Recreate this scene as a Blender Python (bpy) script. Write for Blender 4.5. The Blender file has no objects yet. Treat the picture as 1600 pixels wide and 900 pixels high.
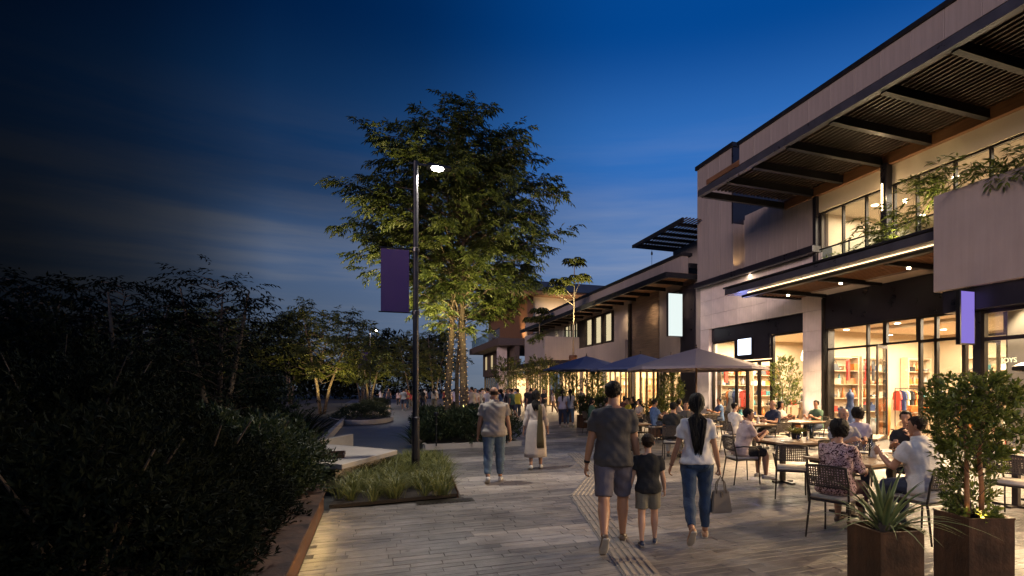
import bpy, bmesh, math, random
import numpy as np
from mathutils import Vector, Matrix, noise
R = math.radians
rnd = random.Random(7)
scene = bpy.context.scene
col = scene.collection

# ------------------------------------------------------------- camera
cam_data = bpy.data.cameras.new('camera')
cam = bpy.data.objects.new('camera', cam_data); col.objects.link(cam)
YAW = math.atan(315/851)
cam_data.sensor_width = 36
cam_data.lens = 36*851/1600
cam_data.shift_x = -100/1600
cam_data.shift_y = (607-450)/1600
cam_data.clip_end = 3000
cam_data.clip_start = .05
cam.location = (0, 0, 1.7)
cam.rotation_euler = (R(90), 0, -YAW)
scene.camera = cam

# ------------------------------------------------------------- world: dusk sky
world = bpy.data.worlds.new('World'); scene.world = world
world.use_nodes = True
wt = world.node_tree; wn = wt.nodes; wl = wt.links
wn.clear()
def N(t, ty, **k):
    n = t.nodes.new(ty)
    for a, v in k.items():
        if a.startswith('i_'):
            n.inputs[int(a[2:])].default_value = v
        else:
            setattr(n, a, v)
    return n
SUN_AZ = R(-132); SUN_EL = R(10)      # azimuth from +Y towards +X: the sun went down behind the left shoulder
DARK_AZ = R(-38)                     # centre of the vignette darkness painted into the sky on the left
sky = N(wt, 'ShaderNodeTexSky', sky_type='NISHITA', sun_disc=False, sun_elevation=SUN_EL, sun_rotation=SUN_AZ,
        air_density=1.0, dust_density=0.3, ozone_density=6.0)
tc = N(wt, 'ShaderNodeTexCoord')
sep = N(wt, 'ShaderNodeSeparateXYZ'); wl.new(tc.outputs['Generated'], sep.inputs[0])
def wmath(op, a, b=None, c=None):
    n = N(wt, 'ShaderNodeMath', operation=op)
    for i, v in enumerate((a, b, c)):
        if v is None: continue
        if isinstance(v, (int, float)): n.inputs[i].default_value = v
        else: wl.new(v, n.inputs[i])
    return n.outputs[0]
def wramp(fac, stops, interp='EASE'):
    n = N(wt, 'ShaderNodeValToRGB'); n.color_ramp.interpolation = interp
    e = n.color_ramp.elements
    while len(e) < len(stops): e.new(.5)
    for k, (p, c) in zip(e, stops):
        k.position = p; k.color = (*c, 1) if isinstance(c, tuple) else (c, c, c, 1)
    wl.new(fac, n.inputs[0]); return n.outputs[0]
def wmix(f, a, b, mode='MIX'):
    n = N(wt, 'ShaderNodeMix', data_type='RGBA', blend_type=mode)
    for s, v in ((0, f), (6, a), (7, b)):
        if isinstance(v, (int, float)): n.inputs[s].default_value = v
        elif isinstance(v, tuple): n.inputs[s].default_value = (*v, 1)
        else: wl.new(v, n.inputs[s])
    return n.outputs[2]
el = sep.outputs['Z']
# vignette: the sky colour is painted darker to the left
hor = wmath('SQRT', wmath('MAXIMUM', wmath('SUBTRACT', 1.0, wmath('MULTIPLY', el, el)), .0001))
cosaz = wmath('DIVIDE', wmath('ADD', wmath('MULTIPLY', sep.outputs['X'], math.sin(DARK_AZ)),
                              wmath('MULTIPLY', sep.outputs['Y'], math.cos(DARK_AZ))), hor)
away = wmath('DIVIDE', wmath('ARCCOSINE', wmath('MINIMUM', wmath('MAXIMUM', cosaz, -1.0), 1.0)), math.pi)
side = wramp(away, [(.0, .02), (.065, .025), (.105, .055), (.13, .10), (.16, .17), (.235, .31), (.285, .60), (.34, .95), (.40, 1.0)], 'B_SPLINE')
low = wramp(el, [(.05, 1.0), (.19, .95), (.34, 0.0)])
side = wmix(wmath('MULTIPLY', low, .9), side, wramp(side, [(0, 0.0), (.03, .02), (.10, .14), (.19, .50), (.31, .66), (1.0, 1.0)], 'LINEAR'))
side = wmix(wramp(el, [(.62, 0.0), (.92, 1.0)]), side, (1, 1, 1))
dusk = wramp(el, [(0, (.20, .25, .33)), (.12, (.18, .26, .40)), (.236, (.135, .25, .49)), (.385, (.036, .18, .55)), (.557, (.001, .070, .31)), (1, (.001, .03, .14))])
skyc = wmix(.85, wmix(1.0, sky.outputs[0], (.004, .02, .06), 'MULTIPLY'), dusk)
# thin streaked cloud low over the trees
mp = N(wt, 'ShaderNodeMapping'); mp.inputs['Scale'].default_value = (1.3, 1.3, 15)
wl.new(tc.outputs['Generated'], mp.inputs[0])
cl = N(wt, 'ShaderNodeTexNoise'); cl.inputs['Scale'].default_value = 1.9; cl.inputs['Detail'].default_value = 5; cl.inputs['Roughness'].default_value = .55
wl.new(mp.outputs[0], cl.inputs['Vector'])
cmask = wmath('MULTIPLY', wramp(cl.outputs[0], [(.34, 0.0), (.74, 1.0)]), wramp(el, [(.0, .6), (.12, 1.0), (.24, .75), (.36, .22), (.46, .0)]))
skyc = wmix(wmath('MULTIPLY', cmask, wramp(side, [(.12, .55), (1.0, .40)])), skyc, (.46, .46, .48))
skyc = wmix(1.0, skyc, side, 'MULTIPLY')
bg = N(wt, 'ShaderNodeBackground'); bg.inputs['Strength'].default_value = 1.0
wl.new(skyc, bg.inputs['Color'])
wo = N(wt, 'ShaderNodeOutputWorld'); wl.new(bg.outputs[0], wo.inputs['Surface'])

# last trace of daylight from the west
sun_data = bpy.data.lights.new('sun', 'SUN'); sun_data.energy = 1.7; sun_data.angle = R(14); sun_data.color = (1, .74, .68)
sun = bpy.data.objects.new('sun', sun_data); col.objects.link(sun)
sun.rotation_euler = (R(90)-SUN_EL, 0, math.pi-SUN_AZ)

scene.view_settings.view_transform = 'Standard'
scene.view_settings.look = 'None'
scene.view_settings.exposure = 0
scene.view_settings.gamma = 1
scene.view_settings.use_curve_mapping = False
scene.render.engine = 'CYCLES'
scene.cycles.use_denoising = True
scene.cycles.max_bounces = 6
scene.cycles.diffuse_bounces = 3
scene.cycles.glossy_bounces = 3
scene.cycles.transparent_max_bounces = 10
scene.cycles.transmission_bounces = 4
scene.cycles.sample_clamp_indirect = 4
scene.cycles.caustics_reflective = False
scene.cycles.caustics_refractive = False

# ------------------------------------------------------------- materials
MATS = {}
def mat(name, c, rough=.6, metal=0., var=.25, vs=6., bump=.0, bs=40., c2=None, spec=.5, stretch=(1, 1, 1), coat=0., detail=5, streak=0.):
    """procedural principled surface: two-tone noise colour, uneven gloss and fine bump, in object space"""
    if name in MATS: return MATS[name]
    m = bpy.data.materials.new(name); m.use_nodes = True
    t = m.node_tree; n = t.nodes; l = t.links
    b = n['Principled BSDF']
    b.inputs['Metallic'].default_value = metal
    b.inputs['Specular IOR Level'].default_value = spec
    b.inputs['Coat Weight'].default_value = coat
    tcn = n.new('ShaderNodeTexCoord'); mpn = n.new('ShaderNodeMapping'); mpn.inputs['Scale'].default_value = stretch
    l.new(tcn.outputs['Object'], mpn.inputs[0])
    nz = n.new('ShaderNodeTexNoise'); nz.inputs['Scale'].default_value = vs; nz.inputs['Detail'].default_value = detail; nz.inputs['Roughness'].default_value = .62
    l.new(mpn.outputs[0], nz.inputs['Vector'])
    rp = n.new('ShaderNodeValToRGB'); rp.color_ramp.elements[0].position = .32; rp.color_ramp.elements[1].position = .70
    lo = tuple(x*(1-var) for x in c) if c2 is None else c2
    rp.color_ramp.elements[0].color = (*lo, 1); rp.color_ramp.elements[1].color = (*c, 1)
    l.new(nz.outputs[0], rp.inputs[0]); l.new(rp.outputs[0], b.inputs['Base Color'])
    if streak:      # rain streaks and blotches
        m3 = n.new('ShaderNodeMapping'); m3.inputs['Scale'].default_value = (5, 5, .22); l.new(tcn.outputs['Object'], m3.inputs[0])
        n3 = n.new('ShaderNodeTexNoise'); n3.inputs['Scale'].default_value = 1.6; n3.inputs['Detail'].default_value = 7; n3.inputs['Roughness'].default_value = .7; l.new(m3.outputs[0], n3.inputs['Vector'])
        r3 = n.new('ShaderNodeValToRGB'); r3.color_ramp.elements[0].position = .40; r3.color_ramp.elements[1].position = .62
        r3.color_ramp.elements[0].color = (1-streak,)*3+(1,); r3.color_ramp.elements[1].color = (1, 1, 1, 1); l.new(n3.outputs[0], r3.inputs[0])
        mm = n.new('ShaderNodeMix'); mm.data_type = 'RGBA'; mm.blend_type = 'MULTIPLY'; mm.inputs[0].default_value = 1
        l.new(rp.outputs[0], mm.inputs[6]); l.new(r3.outputs[0], mm.inputs[7]); l.new(mm.outputs[2], b.inputs['Base Color'])
    mr = n.new('ShaderNodeMapRange'); mr.inputs['To Min'].default_value = max(rough-.12, .02); mr.inputs['To Max'].default_value = min(rough+.12, 1)
    mr.inputs['From Min'].default_value = .3; mr.inputs['From Max'].default_value = .7
    l.new(nz.outputs[0], mr.inputs['Value']); l.new(mr.outputs[0], b.inputs['Roughness'])
    if bump:
        n2 = n.new('ShaderNodeTexNoise'); n2.inputs['Scale'].default_value = bs; n2.inputs['Detail'].default_value = 4
        l.new(mpn.outputs[0], n2.inputs['Vector'])
        bp = n.new('ShaderNodeBump'); bp.inputs['Strength'].default_value = bump; bp.inputs['Distance'].default_value = .02
        l.new(n2.outputs[0], bp.inputs['Height']); l.new(bp.outputs[0], b.inputs['Normal'])
    MATS[name] = m
    return m
def emit(name, c, s):
    if name in MATS: return MATS[name]
    m = bpy.data.materials.new(name); m.use_nodes = True
    t = m.node_tree; t.nodes.clear()
    e = t.nodes.new('ShaderNodeEmission'); e.inputs[0].default_value = (*c, 1); e.inputs[1].default_value = s
    o = t.nodes.new('ShaderNodeOutputMaterial'); t.links.new(e.outputs[0], o.inputs[0])
    MATS[name] = m; return m
def glass(name, tint=(.93, .95, .95), refl=1.0):
    if name in MATS: return MATS[name]
    m = bpy.data.materials.new(name); m.use_nodes = True
    t = m.node_tree; t.nodes.clear(); l = t.links
    tr = t.nodes.new('ShaderNodeBsdfTransparent'); tr.inputs[0].default_value = (*tint, 1)
    gl = t.nodes.new('ShaderNodeBsdfGlossy'); gl.inputs['Roughness'].default_value = .015
    ge = t.nodes.new('ShaderNodeNewGeometry'); dt = t.nodes.new('ShaderNodeVectorMath'); dt.operation = 'DOT_PRODUCT'
    l.new(ge.outputs['Incoming'], dt.inputs[0]); l.new(ge.outputs['Normal'], dt.inputs[1])
    ab = t.nodes.new('ShaderNodeMath'); ab.operation = 'ABSOLUTE'; l.new(dt.outputs['Value'], ab.inputs[0])
    iv = t.nodes.new('ShaderNodeMath'); iv.operation = 'SUBTRACT'; iv.inputs[0].default_value = 1; l.new(ab.outputs[0], iv.inputs[1])
    pw = t.nodes.new('ShaderNodeMath'); pw.operation = 'POWER'; pw.inputs[1].default_value = 5; l.new(iv.outputs[0], pw.inputs[0])
    fr = t.nodes.new('ShaderNodeMath'); fr.operation = 'MULTIPLY_ADD'; fr.inputs[1].default_value = .96; fr.inputs[2].default_value = .04; l.new(pw.outputs[0], fr.inputs[0])
    mx = t.nodes.new('ShaderNodeMixShader'); ml = t.nodes.new('ShaderNodeMath'); ml.operation = 'MULTIPLY'; ml.inputs[1].default_value = refl
    l.new(fr.outputs[0], ml.inputs[0]); l.new(ml.outputs[0], mx.inputs[0]); l.new(tr.outputs[0], mx.inputs[1]); l.new(gl.outputs[0], mx.inputs[2])
    o = t.nodes.new('ShaderNodeOutputMaterial'); l.new(mx.outputs[0], o.inputs[0])
    MATS[name] = m; return m
def leafmat(name, c, c2, trans=.25, rough=.45, spec=.4):
    """foliage: tone varies leaf by leaf (attribute 'tone'), a little light passes through"""
    if name in MATS: return MATS[name]
    m = bpy.data.materials.new(name); m.use_nodes = True
    t = m.node_tree; n = t.nodes; l = t.links; b = n['Principled BSDF']
    at = n.new('ShaderNodeAttribute'); at.attribute_name = 'tone'
    rp = n.new('ShaderNodeValToRGB'); rp.color_ramp.elements[0].color = (*c2, 1); rp.color_ramp.elements[1].color = (*c, 1)
    l.new(at.outputs['Fac'], rp.inputs[0]); l.new(rp.outputs[0], b.inputs['Base Color'])
    b.inputs['Roughness'].default_value = rough; b.inputs['Specular IOR Level'].default_value = spec
    tl = n.new('ShaderNodeBsdfTranslucent'); l.new(rp.outputs[0], tl.inputs[0])
    mx = n.new('ShaderNodeMixShader'); mx.inputs[0].default_value = trans
    l.new(b.outputs[0], mx.inputs[1]); l.new(tl.outputs[0], mx.inputs[2])
    l.new(mx.outputs[0], n['Material Output'].inputs[0])
    MATS[name] = m; return m

# ------------------------------------------------------------- mesh building
class MB:
    def __init__(s): s.v = []; s.f = []
    def add(s, v, f):
        o = len(s.v); s.v += [tuple(p) for p in v]; s.f += [tuple(i+o for i in q) for q in f]; return s
    def box(s, a, b, rz=0, piv=None):
        (x0, y0, z0), (x1, y1, z1) = a, b
        v = [(x, y, z) for z in (z0, z1) for y in (y0, y1) for x in (x0, x1)]
        if rz:
            px, py = piv if piv else ((x0+x1)/2, (y0+y1)/2); c, sn = math.cos(rz), math.sin(rz)
            v = [(px+(x-px)*c-(y-py)*sn, py+(x-px)*sn+(y-py)*c, z) for x, y, z in v]
        return s.add(v, [(0, 2, 3, 1), (4, 5, 7, 6), (0, 1, 5, 4), (2, 6, 7, 3), (0, 4, 6, 2), (1, 3, 7, 5)])
    def bar(s, p, q, w, h, up=(0, 0, 1)):
        """rectangular bar from p to q, w across and h along up"""
        p, q = Vector(p), Vector(q); d = (q-p).normalized(); u = Vector(up); r = d.cross(u).normalized(); u = r.cross(d)
        v = []
        for e in (p, q):
            for a, b in ((-1, -1), (1, -1), (1, 1), (-1, 1)): v.append(e+r*a*w/2+u*b*h/2)
        return s.add(v, [(0, 1, 2, 3), (7, 6, 5, 4), (0, 4, 5, 1), (1, 5, 6, 2), (2, 6, 7, 3), (3, 7, 4, 0)])
    def rings(s, rs, cap=True):
        n = len(rs[0]); o = len(s.v)
        for r in rs: s.v += [tuple(p) for p in r]
        for i in range(len(rs)-1):
            for k in range(n):
                k2 = (k+1) % n
                s.f.append((o+i*n+k, o+i*n+k2, o+(i+1)*n+k2, o+(i+1)*n+k))
        if cap:
            s.f.append(tuple(o+k for k in reversed(range(n)))); s.f.append(tuple(o+(len(rs)-1)*n+k for k in range(n)))
        return s
    def tube(s, pts, rad, n=8, cap=True):
        pts = [Vector(p) for p in pts]
        if not hasattr(rad, '__len__'): rad = [rad]*len(pts)
        rs = []; ref = None
        for i, p in enumerate(pts):
            d = (pts[min(i+1, len(pts)-1)]-pts[max(i-1, 0)])
            if d.length < 1e-9: d = Vector((0, 0, 1))
            d.normalize()
            if ref is None: ref = Vector((1, 0, 0)) if abs(d.x) < .8 else Vector((0, 1, 0))
            u = (ref-d*ref.dot(d))
            if u.length < 1e-6: u = d.orthogonal()
            u.normalize(); w = d.cross(u); ref = u
            r = rad[i]
            rx, ry = r if isinstance(r, tuple) else (r, r)
            rs.append([p+u*math.cos(2*math.pi*k/n)*rx+w*math.sin(2*math.pi*k/n)*ry for k in range(n)])
        return s.rings(rs, cap)
    def lathe(s, prof, n=16, at=(0, 0, 0), cap=True):
        rs = [[(at[0]+r*math.cos(2*math.pi*k/n), at[1]+r*math.sin(2*math.pi*k/n), at[2]+z) for k in range(n)] for r, z in prof]
        return s.rings(rs, cap)
    def prism(s, poly, z0, z1):
        n = len(poly); v = [(x, y, z0) for x, y in poly]+[(x, y, z1) for x, y in poly]
        return s.add(v, [tuple(reversed(range(n))), tuple(range(n, 2*n))]+[(k, (k+1) % n, n+(k+1) % n, n+k) for k in range(n)])
    def mesh(s, name, m=None, smooth=False, bevel=0., seg=1):
        me = bpy.data.meshes.new(name); me.from_pydata(s.v, [], s.f); 
        if bevel:
            bm = bmesh.new(); bm.from_mesh(me)
            es = [e for e in bm.edges if len(e.link_faces) == 2 and e.calc_face_angle(0) > .6]
            bmesh.ops.bevel(bm, geom=es, offset=bevel, segments=seg, affect='EDGES', clamp_overlap=True)
            bm.to_mesh(me); bm.free()
        if m: me.materials.append(m)
        if smooth: me.shade_smooth()
        return me
    def obj(s, name, m=None, parent=None, smooth=False, bevel=0., seg=1):
        return link(name, s.mesh(name, m, smooth, bevel, seg), parent)
def link(name, me, parent=None):
    o = bpy.data.objects.new(name, me); col.objects.link(o)
    if parent is not None: o.parent = parent
    return o
def tag(o, label=None, cat=None, group=None, kind=None):
    if label: o['label'] = label
    if cat: o['category'] = cat
    if group: o['group'] = group
    if kind: o['kind'] = kind
    return o
def thing(name, label, cat, loc=(0, 0, 0), rz=0, group=None):
    o = bpy.data.objects.new(name, None); col.objects.link(o); o.empty_display_size = .2
    o.location = loc; o.rotation_euler = (0, 0, rz)
    return tag(o, label, cat, group)
def dup(o, loc=None, rz=None, label=None, group=None, parent=None):
    c = o.copy(); col.objects.link(c)
    if parent is not None: c.parent = parent
    if loc is not None: c.location = loc
    if rz is not None: c.rotation_euler = (0, 0, rz)
    if label: c['label'] = label
    if group: c['group'] = group
    for ch in o.children: dup(ch, parent=c)
    return c
def lamp(name, ty, loc, energy, color, parent=None, target=None, **k):
    d = bpy.data.lights.new(name, ty); d.energy = energy*LAMP_GAIN; d.color = color
    for a, v in k.items(): setattr(d, a, v)
    o = bpy.data.objects.new(name, d); col.objects.link(o); o.location = loc
    if target is not None: o.rotation_euler = (Vector(target)-Vector(loc)).to_track_quat('-Z', 'Y').to_euler()
    if parent is not None: o.parent = parent
    return o
LAMP_GAIN = 3.0     # all built lamps together
WARM = (1, .70, .38); WARM2 = (1, .80, .55); COOLW = (1, .93, .82)

M_steel = mat('dark_steel', (.030, .030, .036), .42, .6, .4, 3, .05, 60)
M_rim = mat('canopy_rim_metal', (.10, .10, .125), .36, .55, .3, 3, .05, 60)
M_black = mat('black_metal', (.014, .014, .016), .42, .5, .4, 5, .04, 60)
M_stone = mat('pale_stone', (.66, .56, .545), .62, 0, .24, 1.6, .25, 9, detail=8, streak=.10)
M_panel = mat('taupe_panel', (.31, .26, .245), .5, 0, .2, 2.2, .08, 14, stretch=(1, 1, .15), streak=.14)
M_render = mat('smooth_render', (.30, .255, .238), .75, 0, .16, 1.2, .1, 25, streak=.09)
M_cream = mat('cream_wall', (.66, .56, .42), .75, 0, .10, 1.5, .06, 30)
M_fascia = mat('dark_fascia', (.022, .020, .030), .35, .3, .3, 2, .03, 30)
M_frame = mat('bronze_frame', (.040, .033, .028), .38, .6, .3, 4)
M_wood = mat('soffit_timber', (.20, .095, .045), .5, 0, .5, 3, .25, 20, stretch=(6, .5, 6))
M_wooddk = mat('weathered_boards', (.25, .175, .13), .6, 0, .55, 2.5, .3, 24, stretch=(1, .35, 9))
M_slat = mat('dark_slat', (.085, .060, .048), .5, .2, .4, 3)
M_corten = mat('corten_steel', (.17, .072, .030), .62, .35, .6, 3.5, .2, 40, c2=(.055, .026, .016), detail=8)
M_corten2 = mat('corten_dark', (.15, .066, .028), .5, .35, .6, 3.0, .2, 30, c2=(.045, .024, .015), detail=8, streak=.45)
M_concrete = mat('bench_concrete', (.40, .35, .30), .7, 0, .2, 2.5, .15, 30, detail=8)
M_soil = mat('soil', (.035, .024, .016), .95, 0, .6, 20, .6, 60)
M_bark = mat('bark', (.15, .105, .068), .85, 0, .65, 5, .9, 16, stretch=(1, 1, 3.2))
M_barkdk = mat('bark_dark', (.085, .06, .042), .9, 0, .6, 6, .8, 20, stretch=(1, 1, .4))
M_glass = glass('clear_glass'); M_rail = glass('rail_glass', (.86, .92, .94), 1.1)
M_floorw = mat('shop_floor', (.34, .22, .13), .35, 0, .3, 2)
M_lightwarm = emit('downlight_glow', (1, .82, .55), 22)
M_led = emit('led_strip_glow', (1, .70, .36), 3.6)

# ------------------------------------------------------------- ground and paving
def sheet(name, poly, z, m, kind='structure'):
    o = MB().add([(x, y, z) for x, y in poly], [tuple(range(len(poly)))]).obj(name, m)
    return tag(o, kind=kind)
def pavermat(name, lo, hi, src):
    m = bpy.data.materials.new(name); m.use_nodes = True
    t = m.node_tree; n = t.nodes; l = t.links; b = n['Principled BSDF']
    if src == 'obj': a = n.new('ShaderNodeObjectInfo').outputs['Random']
    else:
        at = n.new('ShaderNodeAttribute'); at.attribute_name = 'tone'; a = at.outputs['Fac']
    geo = n.new('ShaderNodeNewGeometry')
    nz = n.new('ShaderNodeTexNoise'); nz.inputs['Scale'].default_value = 5; nz.inputs['Detail'].default_value = 8; nz.inputs['Roughness'].default_value = .7
    mp_ = n.new('ShaderNodeMapping'); mp_.inputs['Scale'].default_value = (.7, 2.2, 1)
    l.new(geo.outputs['Position'], mp_.inputs[0]); l.new(mp_.outputs[0], nz.inputs['Vector'])
    ad = n.new('ShaderNodeMath'); ad.operation = 'MULTIPLY_ADD'; ad.inputs[1].default_value = .55
    m2 = n.new('ShaderNodeMath'); m2.operation = 'MULTIPLY_ADD'; m2.inputs[1].default_value = 2.1; m2.inputs[2].default_value = -.80
    l.new(nz.outputs[0], m2.inputs[0]); l.new(a, ad.inputs[0]); l.new(m2.outputs[0], ad.inputs[2])
    rp = n.new('ShaderNodeValToRGB'); rp.color_ramp.elements[0].color = (*lo, 1); rp.color_ramp.elements[1].color = (*hi, 1)
    l.new(ad.outputs[0], rp.inputs[0])
    # worn patches and dropped spots
    nd = n.new('ShaderNodeTexNoise'); nd.inputs['Scale'].default_value = .55; nd.inputs['Detail'].default_value = 7; nd.inputs['Roughness'].default_value = .68; l.new(geo.outputs['Position'], nd.inputs['Vector'])
    rd = n.new('ShaderNodeValToRGB'); rd.color_ramp.elements[0].position = .38; rd.color_ramp.elements[0].color = (.58, .56, .54, 1); rd.color_ramp.elements[1].position = .60; rd.color_ramp.elements[1].color = (1.0, 1.0, 1.0, 1); l.new(nd.outputs[0], rd.inputs[0])
    vo = n.new('ShaderNodeTexVoronoi'); vo.inputs['Scale'].default_value = 2.6; l.new(geo.outputs['Position'], vo.inputs['Vector'])
    rv = n.new('ShaderNodeValToRGB'); rv.color_ramp.elements[0].position = .045; rv.color_ramp.elements[0].color = (.45, .43, .42, 1); rv.color_ramp.elements[1].position = .075; rv.color_ramp.elements[1].color = (1, 1, 1, 1); l.new(vo.outputs['Distance'], rv.inputs[0])
    x1 = n.new('ShaderNodeMix'); x1.data_type = 'RGBA'; x1.blend_type = 'MULTIPLY'; x1.inputs[0].default_value = 1; l.new(rp.outputs[0], x1.inputs[6]); l.new(rd.outputs[0], x1.inputs[7])
    x2 = n.new('ShaderNodeMix'); x2.data_type = 'RGBA'; x2.blend_type = 'MULTIPLY'; x2.inputs[0].default_value = 1; l.new(x1.outputs[2], x2.inputs[6]); l.new(rv.outputs[0], x2.inputs[7]); l.new(x2.outputs[2], b.inputs['Base Color'])
    nr = n.new('ShaderNodeTexNoise'); nr.inputs['Scale'].default_value = 1.3; nr.inputs['Detail'].default_value = 6
    l.new(geo.outputs['Position'], nr.inputs['Vector'])
    mr = n.new('ShaderNodeMapRange'); mr.inputs['From Min'].default_value = .35; mr.inputs['From Max'].default_value = .65
    mr.inputs['To Min'].default_value = .30; mr.inputs['To Max'].default_value = .62
    l.new(nr.outputs[0], mr.inputs['Value']); l.new(mr.outputs[0], b.inputs['Roughness'])
    n2 = n.new('ShaderNodeTexNoise'); n2.inputs['Scale'].default_value = 22; n2.inputs['Detail'].default_value = 6; n2.inputs['Roughness'].default_value = .65
    l.new(mp_.outputs[0], n2.inputs['Vector'])
    bp = n.new('ShaderNodeBump'); bp.inputs['Strength'].default_value = .55; bp.inputs['Distance'].default_value = .012
    l.new(n2.outputs[0], bp.inputs['Height']); l.new(bp.outputs[0], b.inputs['Normal'])
    return m
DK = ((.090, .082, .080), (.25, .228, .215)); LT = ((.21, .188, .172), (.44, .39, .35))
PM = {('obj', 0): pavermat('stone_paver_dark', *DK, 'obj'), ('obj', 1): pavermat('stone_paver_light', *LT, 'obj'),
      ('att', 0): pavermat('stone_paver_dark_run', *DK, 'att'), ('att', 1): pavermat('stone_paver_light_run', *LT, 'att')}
M_mortar = mat('mortar', (.062, .054, .047), .9, 0, .4, 12, .4, 60)
M_asphalt = mat('dark_ground', (.035, .034, .032), .9, 0, .4, 3, .3, 30)
M_path = mat('path_concrete', (.16, .145, .14), .55, 0, .35, 1.2, .2, 25, detail=8)
sheet('ground', [(-300, -120), (300, -120), (300, 900), (-300, 900)], -.06, M_asphalt)
plaza = sheet('plaza', [(-.66, -6), (16.4, -6), (16.4, 92), (4.1, 92), (4.1, 15.7), (1.6, 15.5), (1.6, 14), (1.25, 8.62), (-.66, 8.35)], -.008, M_mortar)
sheet('path', [(-3.2, 12), (1.25, 12), (1.4, 21.5), (4.1, 21.5), (4.1, 92), (-3.2, 92)], -.030, M_path)

def pmesh(w, d, name, m):
    """one paver: top face with a small arris, uneven corners"""
    g, c = .002, .004
    r = random.Random(int(w*1000)+int(d*999))
    j = lambda s: (r.uniform(-s, s))
    v = [(g, g, -.05), (w-g, g, -.05), (w-g, d-g, -.05), (g, d-g, -.05)]
    v += [(g+j(.001), g+j(.001), -c), (w-g, g, -c), (w-g, d-g, -c), (g, d-g, -c)]
    v += [(g+c, g+c, j(.0012)), (w-g-c, g+c, j(.0012)), (w-g-c, d-g-c, j(.0012)), (g+c, d-g-c, j(.0012))]
    f = [(8, 9, 10, 11)]
    for k in range(4):
        k2 = (k+1) % 4
        f += [(k, k2, 4+k2, 4+k), (4+k, 4+k2, 8+k2, 8+k)]
    return v, f
def in_view(x, y):
    d = y*math.cos(YAW)+x*math.sin(YAW); r = x*math.cos(YAW)-y*math.sin(YAW)
    return d > 4.7 and -910/851 < r/d < 710/851
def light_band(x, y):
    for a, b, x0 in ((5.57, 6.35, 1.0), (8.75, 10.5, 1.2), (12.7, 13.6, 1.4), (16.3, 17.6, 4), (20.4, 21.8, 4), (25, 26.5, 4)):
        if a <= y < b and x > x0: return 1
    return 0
rp_ = random.Random(11)
cand = []
y = 2.6; row = 0
while y < 24:
    w = rp_.choice((.10, .11, .12)) if y < 12 else .16
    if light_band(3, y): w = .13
    x = -.64-rp_.random()*.5
    xend = 13.2 if y > 8.7 else 12.0
    lim = -.655 if y < 8.36 else (1.275+max(0, y-8.6)*.0642 if y < 15.55 else 4.13)
    while x < xend:
        lw = rp_.choice((.3, .4, .5, .6, .75)) if not light_band(x+.2, y) else rp_.choice((.3, .4, .5, .62))
        x0 = x; x += lw
        if x < lim+.08: continue
        if x0 < lim: x0 = lim; lw = round(x-lim, 2)
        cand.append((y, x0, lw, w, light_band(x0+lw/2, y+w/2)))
    y += w; row += 1
vis = [c for c in cand if in_view(c[1]+c[2]/2, c[0]+.07)]
vis.sort(key=lambda c: c[0]); single = set(vis[:300])
pcache = {}
for (y, x, lw, w, lt) in vis[:300]:
    k = (lw, w, lt)
    if k not in pcache:
        v, f = pmesh(lw, w, 'paver', None); pcache[k] = MB().add(v, f).mesh('paver', PM[('obj', lt)])
    o = link('paver', pcache[k], plaza); o.location = (x, y, rp_.uniform(-.0015, .0015)); o.rotation_euler = (rp_.uniform(-.006, .006), rp_.uniform(-.002, .002), 0)
for lt in (0, 1):
    V = []; F = []; tone = []
    for c in cand:
        if c in single or c[4] != lt: continue
        v, f = pmesh(c[2], c[3], '', None); o = len(V); dz = rp_.uniform(-.002, .002); t = rp_.random()
        V += [(a+c[1], b+c[0], z+dz) for a, b, z in v]; F += [tuple(i+o for i in q) for q in f]; tone += [t]*len(v)
    me = bpy.data.meshes.new('paver_run'); me.from_pydata(V, [], F); me.materials.append(PM[('att', lt)])
    me.attributes.new('tone', 'FLOAT', 'POINT').data.foreach_set('value', tone)
    tag(link('paver_run', me, plaza), kind='stuff')
# far paving: too far off to tell the pavers apart
def farpave():
    m = bpy.data.materials.new('far_paving'); m.use_nodes = True
    t = m.node_tree; n = t.nodes; l = t.links; b = n['Principled BSDF']
    geo = n.new('ShaderNodeNewGeometry'); br = n.new('ShaderNodeTexBrick')
    br.inputs['Color1'].default_value = (.16, .14, .128, 1); br.inputs['Color2'].default_value = (.27, .235, .205, 1); br.inputs['Mortar'].default_value = (.07, .06, .05, 1)
    br.inputs['Scale'].default_value = 1; br.inputs['Brick Width'].default_value = .7; br.inputs['Row Height'].default_value = .22; br.inputs['Mortar Size'].default_value = .008
    l.new(geo.outputs['Position'], br.inputs['Vector']); l.new(br.outputs[0], b.inputs['Base Color'])
    b.inputs['Roughness'].default_value = .42
    return m
sheet('far_paving', [(4.1, 24.02), (16.3, 24.02), (16.3, 92), (4.1, 92)], -.004, farpave())

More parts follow.
